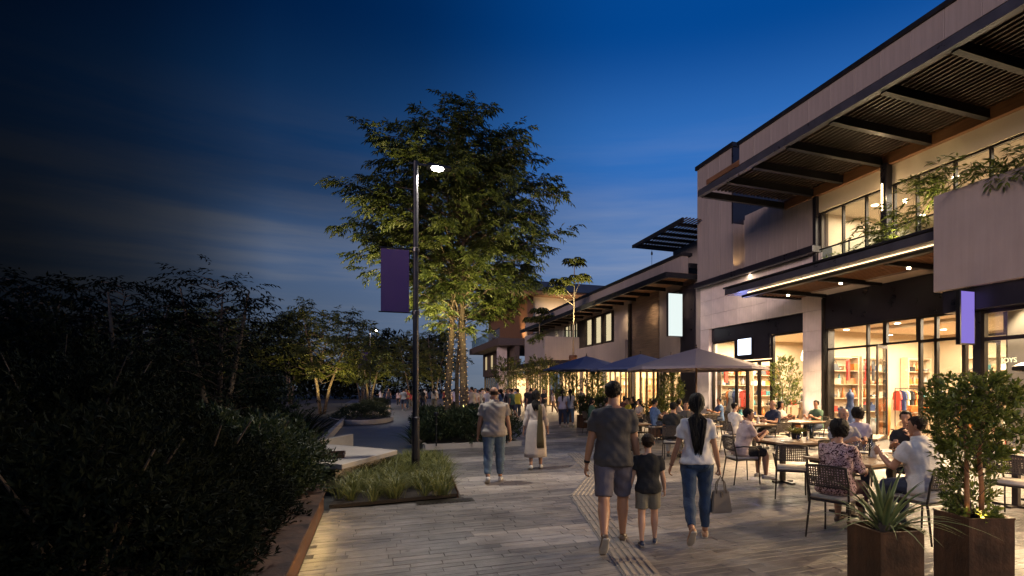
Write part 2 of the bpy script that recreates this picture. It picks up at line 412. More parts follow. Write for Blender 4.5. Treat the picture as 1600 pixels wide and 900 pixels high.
# guidance strip for the blind
M_tact = mat('tactile_slab_stone', (.30, .25, .20), .55, 0, .25, 6, .2, 40)
ts = tag(sheet('tactile_strip', [(2.1, 4.0), (2.35, 4.0), (3.2, 8.1), (2.95, 8.1)], -.010, M_mortar), kind='structure')
def tactile():
    b = MB().box((-.205, .003, -.03), (.205, .397, .003))
    for k in range(5):
        x = -.16+k*.08
        b.add([(x-.022, .012, .003), (x+.022, .012, .003), (x+.022, .388, .003), (x-.022, .388, .003), (x-.014, .02, .012), (x+.014, .02, .012), (x+.014, .38, .012), (x-.014, .38, .012)],
              [(4, 5, 6, 7), (0, 1, 5, 4), (1, 2, 6, 5), (2, 3, 7, 6), (3, 0, 4, 7)])
    return b.mesh('tactile_slab', M_tact)
tm = tactile()
tp = [(2.10, 3.6), (3.06, 8.05), (4.15, 10.0), (4.9, 13.4)]
for i in range(3):
    a, b = Vector(tp[i]), Vector(tp[i+1]); d = (b-a); n_ = max(1, round(d.length/.4)); st = d.length/n_
    for k in range(n_):
        o = link('tactile_slab', tm, ts); p = a+d*(k/n_); o.location = (p.x, p.y, .0045); o.rotation_euler = (0, 0, math.atan2(-d.x, d.y)); o.scale = (.84, st/.4, 1)
dr = MB().box((-.42, -.12, -.02), (.42, .12, .006))
for k in range(13): dr.box((-.39+k*.06, -.10, .006), (-.36+k*.06, .10, .011))
dco = dr.obj('drain_cover', M_frame); dco.location = (1.0, 8.36, 0); tag(dco, 'dark metal drain cover set in the paving beside the grass bed', 'drain cover')

# ------------------------------------------------------------- left planting beds
def wallrun(b, pts, w, z0, z1):
    for p, q in zip(pts, pts[1:]): b.bar((p[0], p[1], (z0+z1)/2), (q[0], q[1], (z0+z1)/2), w, z1-z0)
pb = thing('planter_bed', 'long rusted steel planter ledge holding the dark shrubs at lower left', 'planter')
MB().box((-.70, 1.5, 0), (-.66, 8.30, .33)).box((-.70, 8.30, 0), (-3.0, 8.34, .33)).obj('front_wall', M_corten, pb)
MB().box((-1.06, 1.5, .33), (-.60, 8.36, .358)).obj('ledge', M_corten2, pb, bevel=.004)
MB().box((-14, 1.5, .0), (-.71, 8.29, .27)).obj('soil_bed', M_soil, pb)
MB().box((-.655, 1.6, .300), (-.640, 8.2, .312)).obj('led_strip', emit('bed_led_glow', (1, .66, .22), 42), pb)
pb2 = thing('planter_bed', 'low soil bed of dark shrubs behind the rusted ledge', 'planter bed')
MB().box((-24, 8.4, 0), (-1.5, 60, .2)).obj('soil_bed', M_soil, pb2)
MB().box((-1.5, 16.2, 0), (-1.35, 60, .24)).obj('kerb', M_concrete, pb2)
cb = thing('planter_box', 'small dark rusted steel planter box between ledge and stone bench', 'planter', (-.75, 10.9, 0))
b = MB()
for x0, y0, x1, y1 in ((-.40, -.3, .24, -.28), (.22, -.28, .24, .3), (-.40, -.28, -.38, .3), (-.40, .3, .24, .32)): b.box((x0, y0, 0), (x1, y1, .52))
b.obj('steel_sides', M_corten2, cb); MB().box((-.38, -.28, 0), (.22, .3, .44)).obj('soil_fill', M_soil, cb)
be = thing('stone_bench', 'pale angular concrete bench slab pointing into the path', 'bench')
sl = [(-.50, 9.75), (.44, 11.65), (-.33, 12.65), (-1.41, 13.9), (-1.45, 10.4)]
MB().prism(sl, .36, .45).obj('seat_slab', M_concrete, be, bevel=.008)
MB().prism([(-.62, 10.05), (.20, 11.65), (-.42, 12.45), (-1.35, 13.6), (-1.4, 10.5)], 0, .36).obj('plinth', M_concrete, be)
MB().bar((-1.5, 14.1, .22), (-.62, 16.3, .22), .16, .44).obj('side_wall', M_concrete, be, bevel=.006)
gb = thing('grass_bed', 'soil bed with rusted edging under the tall ornamental grass', 'planting bed')
MB().prism([(-.60, 8.44), (1.22, 8.68), (1.50, 13.0), (.5, 13.1), (-.45, 10.0)], 0, .05).obj('soil_bed', M_soil, gb)
b = MB(); wallrun(b, [(1.23, 8.67), (1.52, 13.05)], .012, -.02, .10); b.obj('steel_edge', M_corten, gb)
hb = thing('shrub_bed', 'raised soil bed with stone kerb around the big tree', 'planting bed')
MB().box((1.40, 15.75, 0), (4.0, 21.4, .12)).obj('soil_bed', M_soil, hb)
b = MB(); wallrun(b, [(1.32, 15.68), (4.06, 15.68)], .10, -.02, .15); wallrun(b, [(4.06, 15.74), (4.06, 21.5)], .10, -.02, .15); wallrun(b, [(1.32, 15.74), (1.32, 21.5)], .10, -.02, .15); b.obj('kerb', M_concrete, hb)
for i, (x, y, rx, ry) in enumerate(((-.6, 30, 1.5, 2.6), (-.3, 40, 1.3, 3.2), (.2, 51, 1.1, 3.5))):
    poly = [(x+rx*math.cos(a)*(1+.1*math.sin(3*a)), y+ry*math.sin(a)) for a in [2*math.pi*k/28 for k in range(28)]]
    ib = thing('island_bed', ('nearest', 'middle', 'farthest')[i]+' rounded planting island beside the far path', 'planting bed', group='rounded planting islands')
    MB().prism(poly, 0, .22).obj('kerb', M_concrete, ib, bevel=.01); MB().prism([(x+(a-x)*.9, y+(c-y)*.93) for a, c in poly], .22, .235).obj('soil_fill', M_soil, ib)

# ------------------------------------------------------------- main retail building
A = thing('retail_building', 'two storey pale stone retail building with deep slatted canopies and lit shopfronts', 'building')
def part(name, b, m, parent, **k): return b.obj(name, m, parent, **k)
def win(parent, X, y0, y1, z0, z1, mull=(), trans=(), name='window', fw=.07, fd=.12, m=None, gm=None, gap=False):
    """framed opening in a wall of constant X; mull = Y of uprights, trans = Z of crossbars; every pane a sub-part"""
    m = m or M_frame
    ys = [y0]+sorted(mull)+[y1]; zs = [z0]+sorted(trans)+[z1]
    b = MB()
    for y in ys:
        w = fw/2
        a, c = (y, y+fw) if y == y0 else ((y-fw, y) if y == y1 else (y-w, y+w))
        b.box((X, a, z0), (X+fd, c, z1))
    for z in zs:
        a, c = (z, z+fw) if z == z0 else ((z-fw, z) if z == z1 else (z-fw/2, z+fw/2))
        b.box((X+.004, y0+.002, a), (X+fd-.004, y1-.002, c))
    f = part(name, b, m, parent)
    for i in range(len(ys)-1):
        for j in range(len(zs)-1):
            p = MB().box((X+fd*.5-.005, ys[i]+fw*.5, zs[j]+fw*.5), (X+fd*.5+.005, ys[i+1]-fw*.5, zs[j+1]-fw*.5))
            part('pane', p, gm or M_glass, f)
    return f
def door(parent, X, y0, y1, z1, open_=0.0, m=None):
    """glazed door leaf hinged at y1, swung inwards by open_"""
    w = y1-y0
    b = MB().box((0, -w, .01), (.05, -w+.09, z1)).box((0, -.09, .01), (.05, 0, z1)).box((.002, -w+.09, .01), (.048, -.09, .16)).box((.002, -w+.09, z1-.10), (.048, -.09, z1))
    d = part('door', b, m or M_frame, parent); d.location = (X, y1, 0); d.rotation_euler = (0, 0, open_)
    part('pane', MB().box((.02, -w+.09, .16), (.03, -.09, z1-.10)), M_glass, d)
    part('handle', MB().tube([(-.05, -w+.13, .8), (-.05, -w+.13, 1.5)], .012, 8).tube([(-.05, -w+.13, .85), (0, -w+.10, .85)], .009, 6).tube([(-.05, -w+.13, 1.45), (0, -w+.10, 1.45)], .009, 6), mat('brushed_steel', (.5, .48, .45), .3, 1, .1), d)
    return d
M_shopwall = mat('tan_shop_wall', (.46, .36, .24), .75, 0, .12, 1.5, .06, 30)
M_steelg = mat('grey_steel', (.2, .2, .2), .4, .8, .2)
# ground floor walls: stone around shop two (Y 17.2-23.7)
p_ = part('stone_pier', MB().box((16.03, 16.22, 0), (16.5, 17.197, 4.72)), M_stone, A)
p2_ = part('stone_pier', MB().box((16.03, 23.703, 0), (16.5, 24.45, 4.72)), M_stone, A)
SW = part('stone_wall', MB().box((16.03, 16.22, 4.723), (16.5, 24.45, 6.9)), M_fascia, A)
def stones(parent, X, y0, y1, z0, z1, ny, nz):
    w, h = (y1-y0)/ny, (z1-z0)/nz; me = MB().box((0, .003, .003), (.045, w-.003, h-.003)).mesh('stone_panel', M_stone, bevel=.004)
    for i in range(ny):
        for j in range(nz):
            o = link('stone_panel', me, parent); o.location = (X+rnd.uniform(-.004, .004), y0+i*w, z0+j*h)
stones(SW, 15.99, 16.22, 24.45, 4.723, 6.90, 8, 3)
stones(p_, 15.99, 16.22, 17.2, 0, 4.72, 1, 6)
stones(p2_, 15.99, 23.7, 24.45, 0, 4.72, 1, 6)
part('pier_return', MB().box((15.97, 16.10, 0), (16.5, 16.217, 5.1)), M_frame, A)
part('end_wall', MB().box((16.5, 24.2, 0), (26, 24.45, 9.0)), M_stone, A)
part('ledge', MB().box((15.62, 16.3, 6.903), (16.6, 24.5, 7.16)), M_fascia, A, bevel=.01)
part('sign_fascia', MB().box((16.16, 17.203, 4.05), (16.40, 23.697, 4.72)), M_fascia, A)
for y, e in ((16.72, 16), (24.05, 12), (18.6, 9), (22.2, 9)):
    part('ground_uplight', MB().lathe([(.07, -.02), (.075, .006), (.05, .008)], 12, (15.55, y, 0)), M_lightwarm if e > 10 else M_steelg, A)
    lamp('wall_uplight', 'SPOT', (15.5, y, .05), e*5, WARM2, A, (15.95, y, 6.2), spot_size=R(75), spot_blend=.9, shadow_soft_size=.05)
lamp('added_stone_wash', 'AREA', (15.66, 20.45, 6.85), 34, WARM2, A, (15.86, 20.45, 5.0), shape='RECTANGLE', size=.06, size_y=7.6)  # strip light added under the ledge to brighten the stone wall
part('added_wash_strip', MB().box((15.63, 16.6, 6.86), (15.69, 24.3, 6.90)), M_steelg, A)
# upper walls: tower, recess and panelled wall
def panels(parent, X, y0, y1, z0, z1, n, m, name='wall_panel', depth=.10, gap=.008):
    w = (y1-y0)/n
    me = MB().box((0, gap/2, 0), (depth, w-gap/2, z1-z0)).mesh(name, m, bevel=.004)
    for k in range(n):
        o = link(name, me, parent); o.location = (X+rnd.uniform(-.003, .003), y0+k*w, z0)
part('tower_core', MB().box((15.82, 21.42, 7.163), (20, 24.28, 13.0)), M_panel, A)
panels(A, 15.70, 21.40, 24.30, 7.163, 13.0, 3, M_panel)
part('tower_near_face', MB().box((15.70, 21.30, 7.163), (20, 21.40, 9.4)), M_panel, A); part('tower_upper_face', MB().box((15.69, 21.29, 9.403), (20, 21.40, 13.0)), M_fascia, A)  # upper part takes the dark fascia colour: shade painted onto the tower
part('tower_cap', MB().box((15.62, 21.24, 13.003), (20.1, 24.4, 13.2)), M_steel, A)
part('recess_wall', MB().box((16.3, 20.72, 7.163), (16.5, 21.297, 9.6)), M_panel, A)
part('upper_core', MB().box((16.02, 16.55, 7.163), (16.5, 20.70, 9.6)), M_panel, A)
panels(A, 15.90, 16.55, 20.70, 7.163, 9.6, 5, M_panel)
part('corner_post', MB().box((15.86, 16.38, 5.5), (16.2, 16.54, 9.6)), M_fascia, A)
part('eaves_band', MB().box((16.0, -5, 8.45), (16.4, 16.37, 9.6)), M_cream, A)
part('floor_slab', MB().box((15.2, 9, 5.24), (22.6, 16.2, 5.60)), M_render, A)
part('roof_slab', MB().box((12.1, -5, 9.62), (26, 18.1, 9.80)), M_wood, A)
part('upper_roof', MB().box((16.6, 18.1, 9.62), (26, 24.2, 9.80)), M_steel, A)
# upper room
part('upper_back_wall', MB().box((21.6, 6, 5.6), (21.8, 16.4, 9.6)), M_cream, A)
part('upper_side_wall', MB().box((16.5, 16.4, 5.6), (21.6, 16.54, 9.6)), M_cream, A)
part('upper_ceiling', MB().box((16.45, 6, 8.46), (21.6, 16.38, 8.6)), M_cream, A)
win(A, 16.05, 9.0, 16.34, 5.62, 8.44, (15.3, 14.3, 13.2, 12.4, 11.2, 10.2), fw=.06)
for k, (x, y) in enumerate(((17.3, 15.0), (18.6, 13.4), (17.4, 12.1), (18.8, 10.8), (20.0, 15.2), (20.0, 12.0))):
    d = part('downlight', MB().lathe([(.11, 8.452), (.12, 8.445), (.09, 8.446), (.0, 8.448)], 14, (x, y, 0), cap=False), M_lightwarm, A)
lamp('upper_room_light', 'AREA', (18.6, 12.5, 8.35), 260, WARM2, A, (18.6, 12.5, 0), shape='RECTANGLE', size=4, size_y=7)
# office desks and shelves upstairs read only as pale shapes
for k in range(4):
    part('upstairs_counter', MB().box((19.2, 9.6+k*1.7, 5.6), (19.8, 10.9+k*1.7, 6.6+.25*(k % 2))), M_cream, A, bevel=.01)
# dark post with wall light
part('terrace_post', MB().box((15.74, 13.2, 5.6), (15.98, 13.44, 9.1)), M_fascia, A)
wl_ = part('wall_light', MB().box((15.68, 13.27, 7.5), (15.737, 13.37, 8.5)), M_black, A)
part('glow_strip', MB().box((15.665, 13.295, 7.56), (15.678, 13.345, 8.44)), emit('wall_light_glow', (1, .74, .40), 14), wl_)
lamp('wall_light_source', 'POINT', (15.5, 13.32, 8.0), 10, WARM, A, shadow_soft_size=.08)
# recess uplight
part('recess_uplight', MB().box((15.74, 20.80, 7.165), (15.9, 21.1, 7.21)), M_black, A)
lamp('recess_light', 'SPOT', (15.80, 20.95, 7.24), 10, (1, .62, .22), A, (15.90, 21.3, 8.6), spot_size=R(100), spot_blend=.8, shadow_soft_size=.04)

# upper canopy: steel rim, beams, slats, fascia panels
UC = part('upper_canopy', MB().box((11.78, -5, 9.14), (11.95, 18.2, 9.38)), M_rim, A)
part('end_rim', MB().box((11.952, 18.06, 9.12), (16.0, 18.2, 9.36)), M_steel, UC)
part('rear_rim', MB().box((15.82, -5, 9.06), (15.998, 18.05, 9.40)), M_wood, UC)
for y in (18.0, 16.53, 15.11, 13.5, 11.79, 10.13, 8.33, 6.6, 4.9, 3.2, 1.5, -.2, -1.9, -3.6):
    if y < 17.9: part('beam', MB().box((11.953, y-.07, 9.12), (15.818, y+.07, 9.36)).box((11.953, y-.085, 9.10), (15.818, y+.085, 9.119)), M_black, UC)
b = MB()
for k in range(22):
    x = 12.08+k*.172
    b.bar((x, -4.9, 9.475), (x, 18.05, 9.475), .05, .11)
tag(part('slats', b, M_slat, UC), kind='stuff')
nP = 26; yP = 15.66
me = MB().box((0, .005, 0), (.12, .795, .68)).mesh('fascia_panel', M_panel, bevel=.005)
for k in range(nP):
    o = link('fascia_panel', me, UC); o.location = (11.80+rnd.uniform(-.003, .003), yP-.8*(k+1), 9.41)
part('fascia_backing', MB().box((11.925, -5, 9.39), (12.05, 15.66, 10.09)), M_steel, UC)
part('fascia_cap', MB().box((11.74, -5, 10.095), (12.2, 15.72, 10.21)), M_steel, UC)
# lower canopy and terrace rail
LC = part('lower_canopy', MB().box((12.45, 8.75, 5.22), (12.62, 17.40, 5.44)), M_rim, A)
part('top_deck', MB().box((12.4, 8.75, 5.463), (15.9, 17.45, 5.52)), M_steel, LC)
part('end_rim', MB().box((12.622, 17.26, 5.24), (15.996, 17.40, 5.45)), M_steel, LC)
part('inner_rail', MB().box((13.1, 8.75, 5.15), (13.3, 17.24, 5.30)), M_steel, LC)
part('cable_tray', MB().box((12.63, 8.8, 5.22), (13.09, 17.2, 5.26)), M_rim, LC)
part('led_strip', MB().box((12.79, 8.8, 5.195), (12.815, 16.5, 5.218)), M_led, LC)
b = MB()
for k in range(15): b.bar((13.40+k*.17, 8.8, 5.33), (13.40+k*.17, 17.2, 5.33), .05, .10)
tag(part('slats', b, M_wood, LC), kind='stuff')
for y in (16.0, 13.6, 11.2, 9.4):
    part('beam', MB().box((13.302, y-.06, 5.13), (15.95, y+.06, 5.27)), M_black, LC)
    for x in (14.2,):
        s = part('spot_lamp', MB().lathe([(.05, 5.127), (.05, 5.09), (.035, 5.085)], 12, (x, y, 0)), M_lightwarm, LC)
        lamp('canopy_spot', 'SPOT', (x, y, 5.07), 1000, WARM, LC, (x-1.2, y-.4, 0), spot_size=R(115), spot_blend=.6, shadow_soft_size=.05)
for y in (15.6, 14.2, 12.0, 10.0):  # hidden uplights added to warm the upper canopy soffit
    z = 5.53 if y < 16.3 else 7.17; x = 15.3 if y < 16.3 else 15.75
    part('added_soffit_uplight', MB().lathe([(.05, 0), (.06, .01), (.05, .10), (.04, .105)], 10, (x, y, z)), M_black, A)
    lamp('added_soffit_uplighter', 'SPOT', (x, y, z+.14), 60, WARM, A, (x-.9, y, 9.6), spot_size=R(120), spot_blend=.9, shadow_soft_size=.05)
RG = part('terrace_rail', MB().tube([(15.0, 15.3, 6.68), (15.0, 8.9, 6.68)], .028, 10), M_steel, A)
for k in range(5):
    y = 15.28-k*1.28
    part('glass_panel', MB().box((15.0, y-1.24, 5.56), (15.012, y, 6.66)), M_rail, RG)
    part('post', MB().box((14.985, y-1.27, 5.523), (15.03, y-1.245, 6.66)), M_steel, RG)
# planter balcony over the near shop
part('balcony_box', MB().box((11.80, -5, 3.86), (16.0, 8.71, 6.02)), M_render, A, bevel=.012)
part('balcony_beam', MB().box((11.95, -5, 3.38), (12.4, 8.60, 3.857)), M_fascia, A)
part('balcony_soffit', MB().box((12.42, -5, 3.80), (16.3, 8.6, 3.857)), M_cream, A)
# shop three front
part('sign_fascia', MB().box((16.05, 7.9, 3.98), (16.35, 16.09, 5.23)), M_fascia, A)
S3 = 3.98
win(A, 16.06, 13.55, 16.05, .0, S3, (14.25,), (3.18,), name='shop_window')
win(A, 16.06, 12.35, 13.55, 3.16, S3, (), (), name='transom_window')
door(A, 16.08, 12.45, 13.50, 3.12, -1.15)
win(A, 16.06, 10.9, 12.35, .0, S3, (11.78,), (3.18,), name='shop_window', fw=.09)
door(A, 16.02, 9.85, 10.85, 3.12, 1.2)
win(A, 16.06, 7.95, 9.8, .0, S3, (), (3.18,), name='shop_window')
win(A, 16.06, 9.8, 10.9, 3.16, S3, (), (), name='transom_window')
# shop three inside
part('shop_floor', MB().box((16.2, 7.9, -.03), (23, 16.9, .004)), M_floorw, A)
part('shop_back_wall', MB().box((22.8, 7.9, 0), (23, 16.9, 4.1)), M_shopwall, A)
part('shop_side_wall', MB().box((16.52, 16.85, 0), (22.8, 17.0, 4.1)), M_shopwall, A)
part('shop_side_wall', MB().box((16.4, 7.6, 0), (22.8, 7.85, 4.1)), M_shopwall, A)
part('shop_ceiling', MB().box((16.4, 7.9, 3.99), (22.8, 16.84, 4.1)), M_cream, A)
part('ceiling_coffer', MB().box((17.6, 9, 3.86), (21.6, 15.6, 3.985)), M_cream, A, bevel=.02)
for x in (17.2, 19.5, 21.8):
    for y in (9.2, 11.6, 14.0, 16.2):
        z = 3.985 if x != 19.5 else 3.857
        part('downlight', MB().lathe([(.09, z-.002), (.10, z-.012), (.075, z-.012), (0, z-.010)], 12, (x, y, 0), cap=False), M_lightwarm, A)
lamp('shop_light', 'AREA', (19.6, 12.4, 3.80), 800, WARM2, A, (19.6, 12.4, 0), shape='RECTANGLE', size=4.5, size_y=7)
lamp('shop_front_light', 'AREA', (16.9, 12.2, 3.9), 200, WARM2, A, (16.9, 12.2, 0), shape='RECTANGLE', size=.6, size_y=7.5)
# shop two front
win(A, 16.2, 17.22, 19.25, 0, 4.045, (), (), name='shop_window', fw=.09)
win(A, 16.2, 21.75, 23.68, 0, 4.045, (), (), name='shop_window', fw=.09)
part('sign_panel', MB().box((16.10, 19.25, 3.02), (16.22, 21.75, 4.045)), M_fascia, A)
for y0, y1 in ((19.28, 20.07), (20.11, 20.9), (20.94, 21.72)): door(A, 16.2, y0, y1, 2.98)
part('shop_floor', MB().box((16.3, 17.2, -.03), (23, 24.19, .005)), M_floorw, A)
part('shop_back_wall', MB().box((22.8, 17.05, 0), (23, 24.19, 4.6)), M_shopwall, A)
part('shop_ceiling', MB().box((16.51, 17.05, 4.25), (22.8, 24.19, 4.4)), M_cream, A)
part('shop_inner_wall', MB().box((16.51, 24.05, 0), (22.8, 24.195, 4.25)), M_shopwall, A)
lamp('shop_two_light', 'AREA', (19.2, 20.6, 4.1), 720, WARM2, A, (19.2, 20.6, 0), shape='RECTANGLE', size=4, size_y=5.5)
lamp('shop_two_front_light', 'AREA', (16.9, 20.5, 4.15), 170, WARM2, A, (16.9, 20.5, 0), shape='RECTANGLE', size=.5, size_y=5.5)
# near shop under the balcony
win(A, 12.20, -4.9, 7.95, 0, 3.38, (6.5, 4.9, 3.3, 1.7, .1, -1.5, -3.2), (2.75,), name='shop_window', fw=.08)
part('corner_frame', MB().box((12.18, 7.952, 0), (12.34, 8.10, 3.38)), M_fascia, A)
part('shop_column', MB().box((12.9, 7.25, 0), (13.5, 7.85, 3.79)), M_cream, A, bevel=.01)
part('shop_side_glass', MB().box((12.36, 7.98, 0), (16.0, 8.0, 3.79)), M_glass, A)
part('shop_back_wall', MB().box((17.6, -5, 0), (17.8, 7.6, 3.8)), M_shopwall, A)
part('shop_floor', MB().box((12.36, -5, -.03), (17.6, 7.9, .005)), M_floorw, A)
lamp('near_shop_light', 'AREA', (14.6, 1.5, 3.6), 1000, WARM, A, (14.6, 1.5, 0), shape='RECTANGLE', size=3, size_y=11)
lamp('near_column_spot', 'SPOT', (12.62, 7.5, 3.7), 36, WARM2, A, (12.92, 7.5, 0), spot_size=R(70), spot_blend=.7, shadow_soft_size=.04)
for y in (7.3, 2.6, .4, -2.4):
    part('soffit_spot', MB().lathe([(.05, 3.797), (.05, 3.78), (.03, 3.775)], 12, (12.55, y, 0)), M_lightwarm, A)
    lamp('soffit_lamp', 'SPOT', (11.7, y, 3.8), 640, WARM, A, (9.2, y, 0), spot_size=R(120), spot_blend=.7, shadow_soft_size=.06)

# signs: blank lit panels
def sign(name, label, loc, w, h, d, m, m2, bracket=None):
    s = thing(name, label, 'sign', loc)
    part('case', MB().box((0, -d/2, -h/2), (w, d/2, h/2)), M_black, s, bevel=.004)
    part('face', MB().box((.03, -d/2-.004, -h/2+.03), (w-.03, -d/2-.0005, h/2-.03)) if w > .1 else MB().box((-.004, -d/2+.02, -h/2+.03), (-.0005, d/2-.02, h/2-.03)), m, s)
    if bracket: part('bracket', bracket, M_black, s)
    return s
sign('blade_sign', 'plain lit violet blade sign hanging from the dark beam at right', (11.50, 7.95, 3.20), .46, 1.15, .10, emit('violet_sign_glow', (.30, .22, .78), .85), None, MB().box((.46, -.03, .3), (.50, .03, .36)))
sign('screen_sign', 'bright white square screen on the dark fascia over glass doors', (15.99, 20.85, 3.62), .08, .80, 1.0, emit('screen_glow', (.72, .80, 1), 2.6), None)
lamp('screen_spill', 'AREA', (15.9, 20.85, 3.62), 9, (.25, .3, 1), None, (14, 20.85, 3.62), shape='SQUARE', size=.6)
sign('projecting_sign', 'tall blank white lightbox sign projecting from the second building', (14.5, 25.3, 5.6), .9, 2.3, .16, emit('lightbox_glow', (.84, .95, .92), 1.0), None)
# small lit shop lettering behind the corner glass
tcu = bpy.data.curves.new('window_lettering', 'FONT'); tcu.body = 'IOYS'; tcu.size = .14; tcu.extrude = .006; tcu.align_x = 'CENTER'
to = bpy.data.objects.new('window_lettering', tcu); col.objects.link(to); dg = bpy.context.evaluated_depsgraph_get()
lm = bpy.data.meshes.new_from_object(to.evaluated_get(dg)); bpy.data.objects.remove(to); lm.materials.clear(); lm.materials.append(emit('lettering_glow', (1, .86, .45), 2.2))
lo_ = link('window_lettering', lm); lo_.matrix_world = Matrix.Translation((12.30, 7.45, 2.24)) @ Matrix.Rotation(-math.pi/2, 4, 'Z') @ Matrix.Rotation(math.pi/2, 4, 'X')
tag(lo_, 'small glowing yellow lettering inside the corner shop glass', 'lettering')

# ------------------------------------------------------------- goods in the shops
GC = {'white': (.75, .70, .62), 'grey': (.32, .31, .30), 'navy': (.03, .05, .13), 'red': (.50, .05, .03), 'orange': (.55, .18, .04), 'tan': (.42, .25, .12), 'black': (.03, .03, .03), 'teal': (.05, .22, .24), 'cream': (.7, .58, .4)}
GM = {c: mat('goods_'+c, v, .45, 0, .3, 8) for c, v in GC.items()}
def goods_mesh(kind):
    if kind == 'vase': return MB().lathe([(.045, 0), (.075, .06), (.085, .13), (.05, .22), (.03, .27), (.045, .30)], 12)
    if kind == 'bowl': return MB().lathe([(.04, 0), (.05, .01), (.11, .07), (.12, .10), (.11, .10), (.04, .03)], 12)
    if kind == 'bottle': return MB().lathe([(.045, 0), (.048, .02), (.048, .18), (.018, .23), (.018, .29), (.022, .30)], 10)
    if kind == 'handbag':
        b = MB().add([(-.15, -.05, 0), (.15, -.05, 0), (.15, .05, 0), (-.15, .05, 0), (-.11, -.02, .2), (.11, -.02, .2), (.11, .02, .2), (-.11, .02, .2)], [(3, 2, 1, 0), (4, 5, 6, 7), (0, 1, 5, 4), (1, 2, 6, 5), (2, 3, 7, 6), (3, 0, 4, 7)])
        return b.tube([(-.07, 0, .2), (-.06, 0, .27), (0, 0, .31), (.06, 0, .27), (.07, 0, .2)], .009, 6)
    if kind == 'folded stack':
        b = MB()
        for k in range(4): b.box((-.14+.006*k, -.11, k*.045), (.14-.004*k, .11, k*.045+.041))
        return b
    return MB().box((-.12, -.1, 0), (.12, .1, .16)).box((-.124, -.104, .161), (.124, .104, .20))
KINDS = ('vase', 'bowl', 'bottle', 'handbag', 'folded stack', 'gift box')
GME = {(k, c): None for k in KINDS for c in GC}
rg = random.Random(5)
def goods(kind, c, loc, label, group, sc=1.):
    if GME[(kind, c)] is None: GME[(kind, c)] = goods_mesh(kind).mesh(kind.replace(' ', '_'), GM[c], smooth=kind in ('vase', 'bowl', 'bottle'))
    o = link(kind.replace(' ', '_'), GME[(kind, c)]); o.location = loc; o.rotation_euler = (0, 0, rg.uniform(-.4, .4)); o.scale = (sc, sc, sc)
    return tag(o, label, kind.split()[-1], group)
M_shelf = mat('shelf_oak', (.55, .42, .28), .5, 0, .3, 3, stretch=(.4, 4, 4))
ORD = ('lowest', 'second', 'third', 'fourth', 'fifth', 'top')
USED = set(); PAL = ('white', 'grey', 'navy', 'red', 'orange', 'tan', 'black', 'teal', 'cream', 'white', 'grey', 'black', 'tan', 'orange')
def pick(where):
    while True:
        k, c = rg.choice(KINDS), rg.choice(PAL)
        if (k, c, where) not in USED: USED.add((k, c, where)); return k, c
def shelf_unit(loc, rz, w, h, n, where, per=6):
    s = thing('shelf_unit', f'oak shelf unit of goods {where}', 'shelf', loc, rz)
    for sx in (-1, 1): part('side_panel', MB().box((sx*w/2-.02, -.18, 0), (sx*w/2+.02, .18, h)), M_shelf, s)
    part('back_panel', MB().box((-w/2, .181, 0), (w/2, .20, h)), M_shelf, s)
    mx = Matrix.Translation(loc) @ Matrix.Rotation(rz, 4, 'Z')
    for k in range(n):
        z = .25+k*(h-.3)/(n-1)
        part('shelf_board', MB().box((-w/2+.021, -.18, z-.03), (w/2-.021, .18, z)), M_shelf, s)
        if k == n-1: part('shelf_glow', MB().box((-w/2+.05, .10, z-.045), (w/2-.05, .13, z-.032)), M_led, s)
        if k == n-1 and h > 2.6: continue
        for i in range(per):
            kind, c = pick(where+ORD[k])
            p = mx @ Vector((-w/2+(i+.5)*w/per+rg.uniform(-.03, .03), rg.uniform(-.05, .05), z+.002))
            goods(kind, c, p, f'{c} {kind} on the {ORD[k]} oak shelf {where}', f'{c} {kind} set on the {ORD[k]} shelf {where}', rg.uniform(1.0, 1.35))
shelf_unit((17.35, 16.62, 0), 0, 1.5, 3.0, 6, 'behind the leftmost pane of the large shop')
shelf_unit((18.95, 16.62, 0), 0, 1.3, 3.0, 6, 'beside the open shop door')
shelf_unit((21.5, 16.62, 0), 0, 1.3, 3.0, 6, 'right of the hanging clothes')
shelf_unit((17.1, 9.0, 0), -math.pi/2, 1.6, 1.5, 4, 'low behind the right panes')
shelf_unit((22.5, 14.2, 0), -math.pi/2, 2.2, 3.0, 6, 'along the large shop back wall', 6)
shelf_unit((22.5, 11.0, 0), -math.pi/2, 2.2, 2.2, 4, 'low on the back wall', 7)
shelf_unit((17.5, 23.8, 0), 0, 1.6, 3.0, 6, 'left inside the screen shop')
shelf_unit((19.6, 23.8, 0), 0, 1.8, 3.0, 6, 'deep inside the screen shop', 6)
shelf_unit((22.5, 21.6, 0), -math.pi/2, 2.4, 3.0, 6, 'at the back of the screen shop', 7)
shelf_unit((17.2, 5.4, 0), -math.pi/2, 2.4, 2.8, 5, 'in the corner shop', 6)
def display_table(loc, where, w=1.6, d=.9):
    s = thing('display_table', f'oak display table {where}', 'table', loc)
    part('table_top', MB().box((-w/2, -d/2, .82), (w/2, d/2, .88)), M_shelf, s, bevel=.006)
    for sx in (-1, 1):
        for sy in (-1, 1): part('leg', MB().box((sx*(w/2-.08)-.03, sy*(d/2-.08)-.03, 0), (sx*(w/2-.08)+.03, sy*(d/2-.08)+.03, .82)), M_shelf, s)
    for i in range(9):
        kind, c = pick(where)
        goods(kind, c, (loc[0]-w/2+.15+(i % 5)*(w-.3)/4, loc[1]+(-.2 if i < 5 else .2), .882), f'{c} {kind} on the display table {where}', f'{c} {kind}s on the display table {where}', 1.25)
display_table((18.4, 13.6, 0), 'behind the open door of the large shop')
display_table((20.2, 14.6, 0), 'in the middle of the large shop')
display_table((18.2, 11.0, 0), 'behind the right panes of the large shop')
display_table((18.6, 21.2, 0), 'behind the screen shop doors')
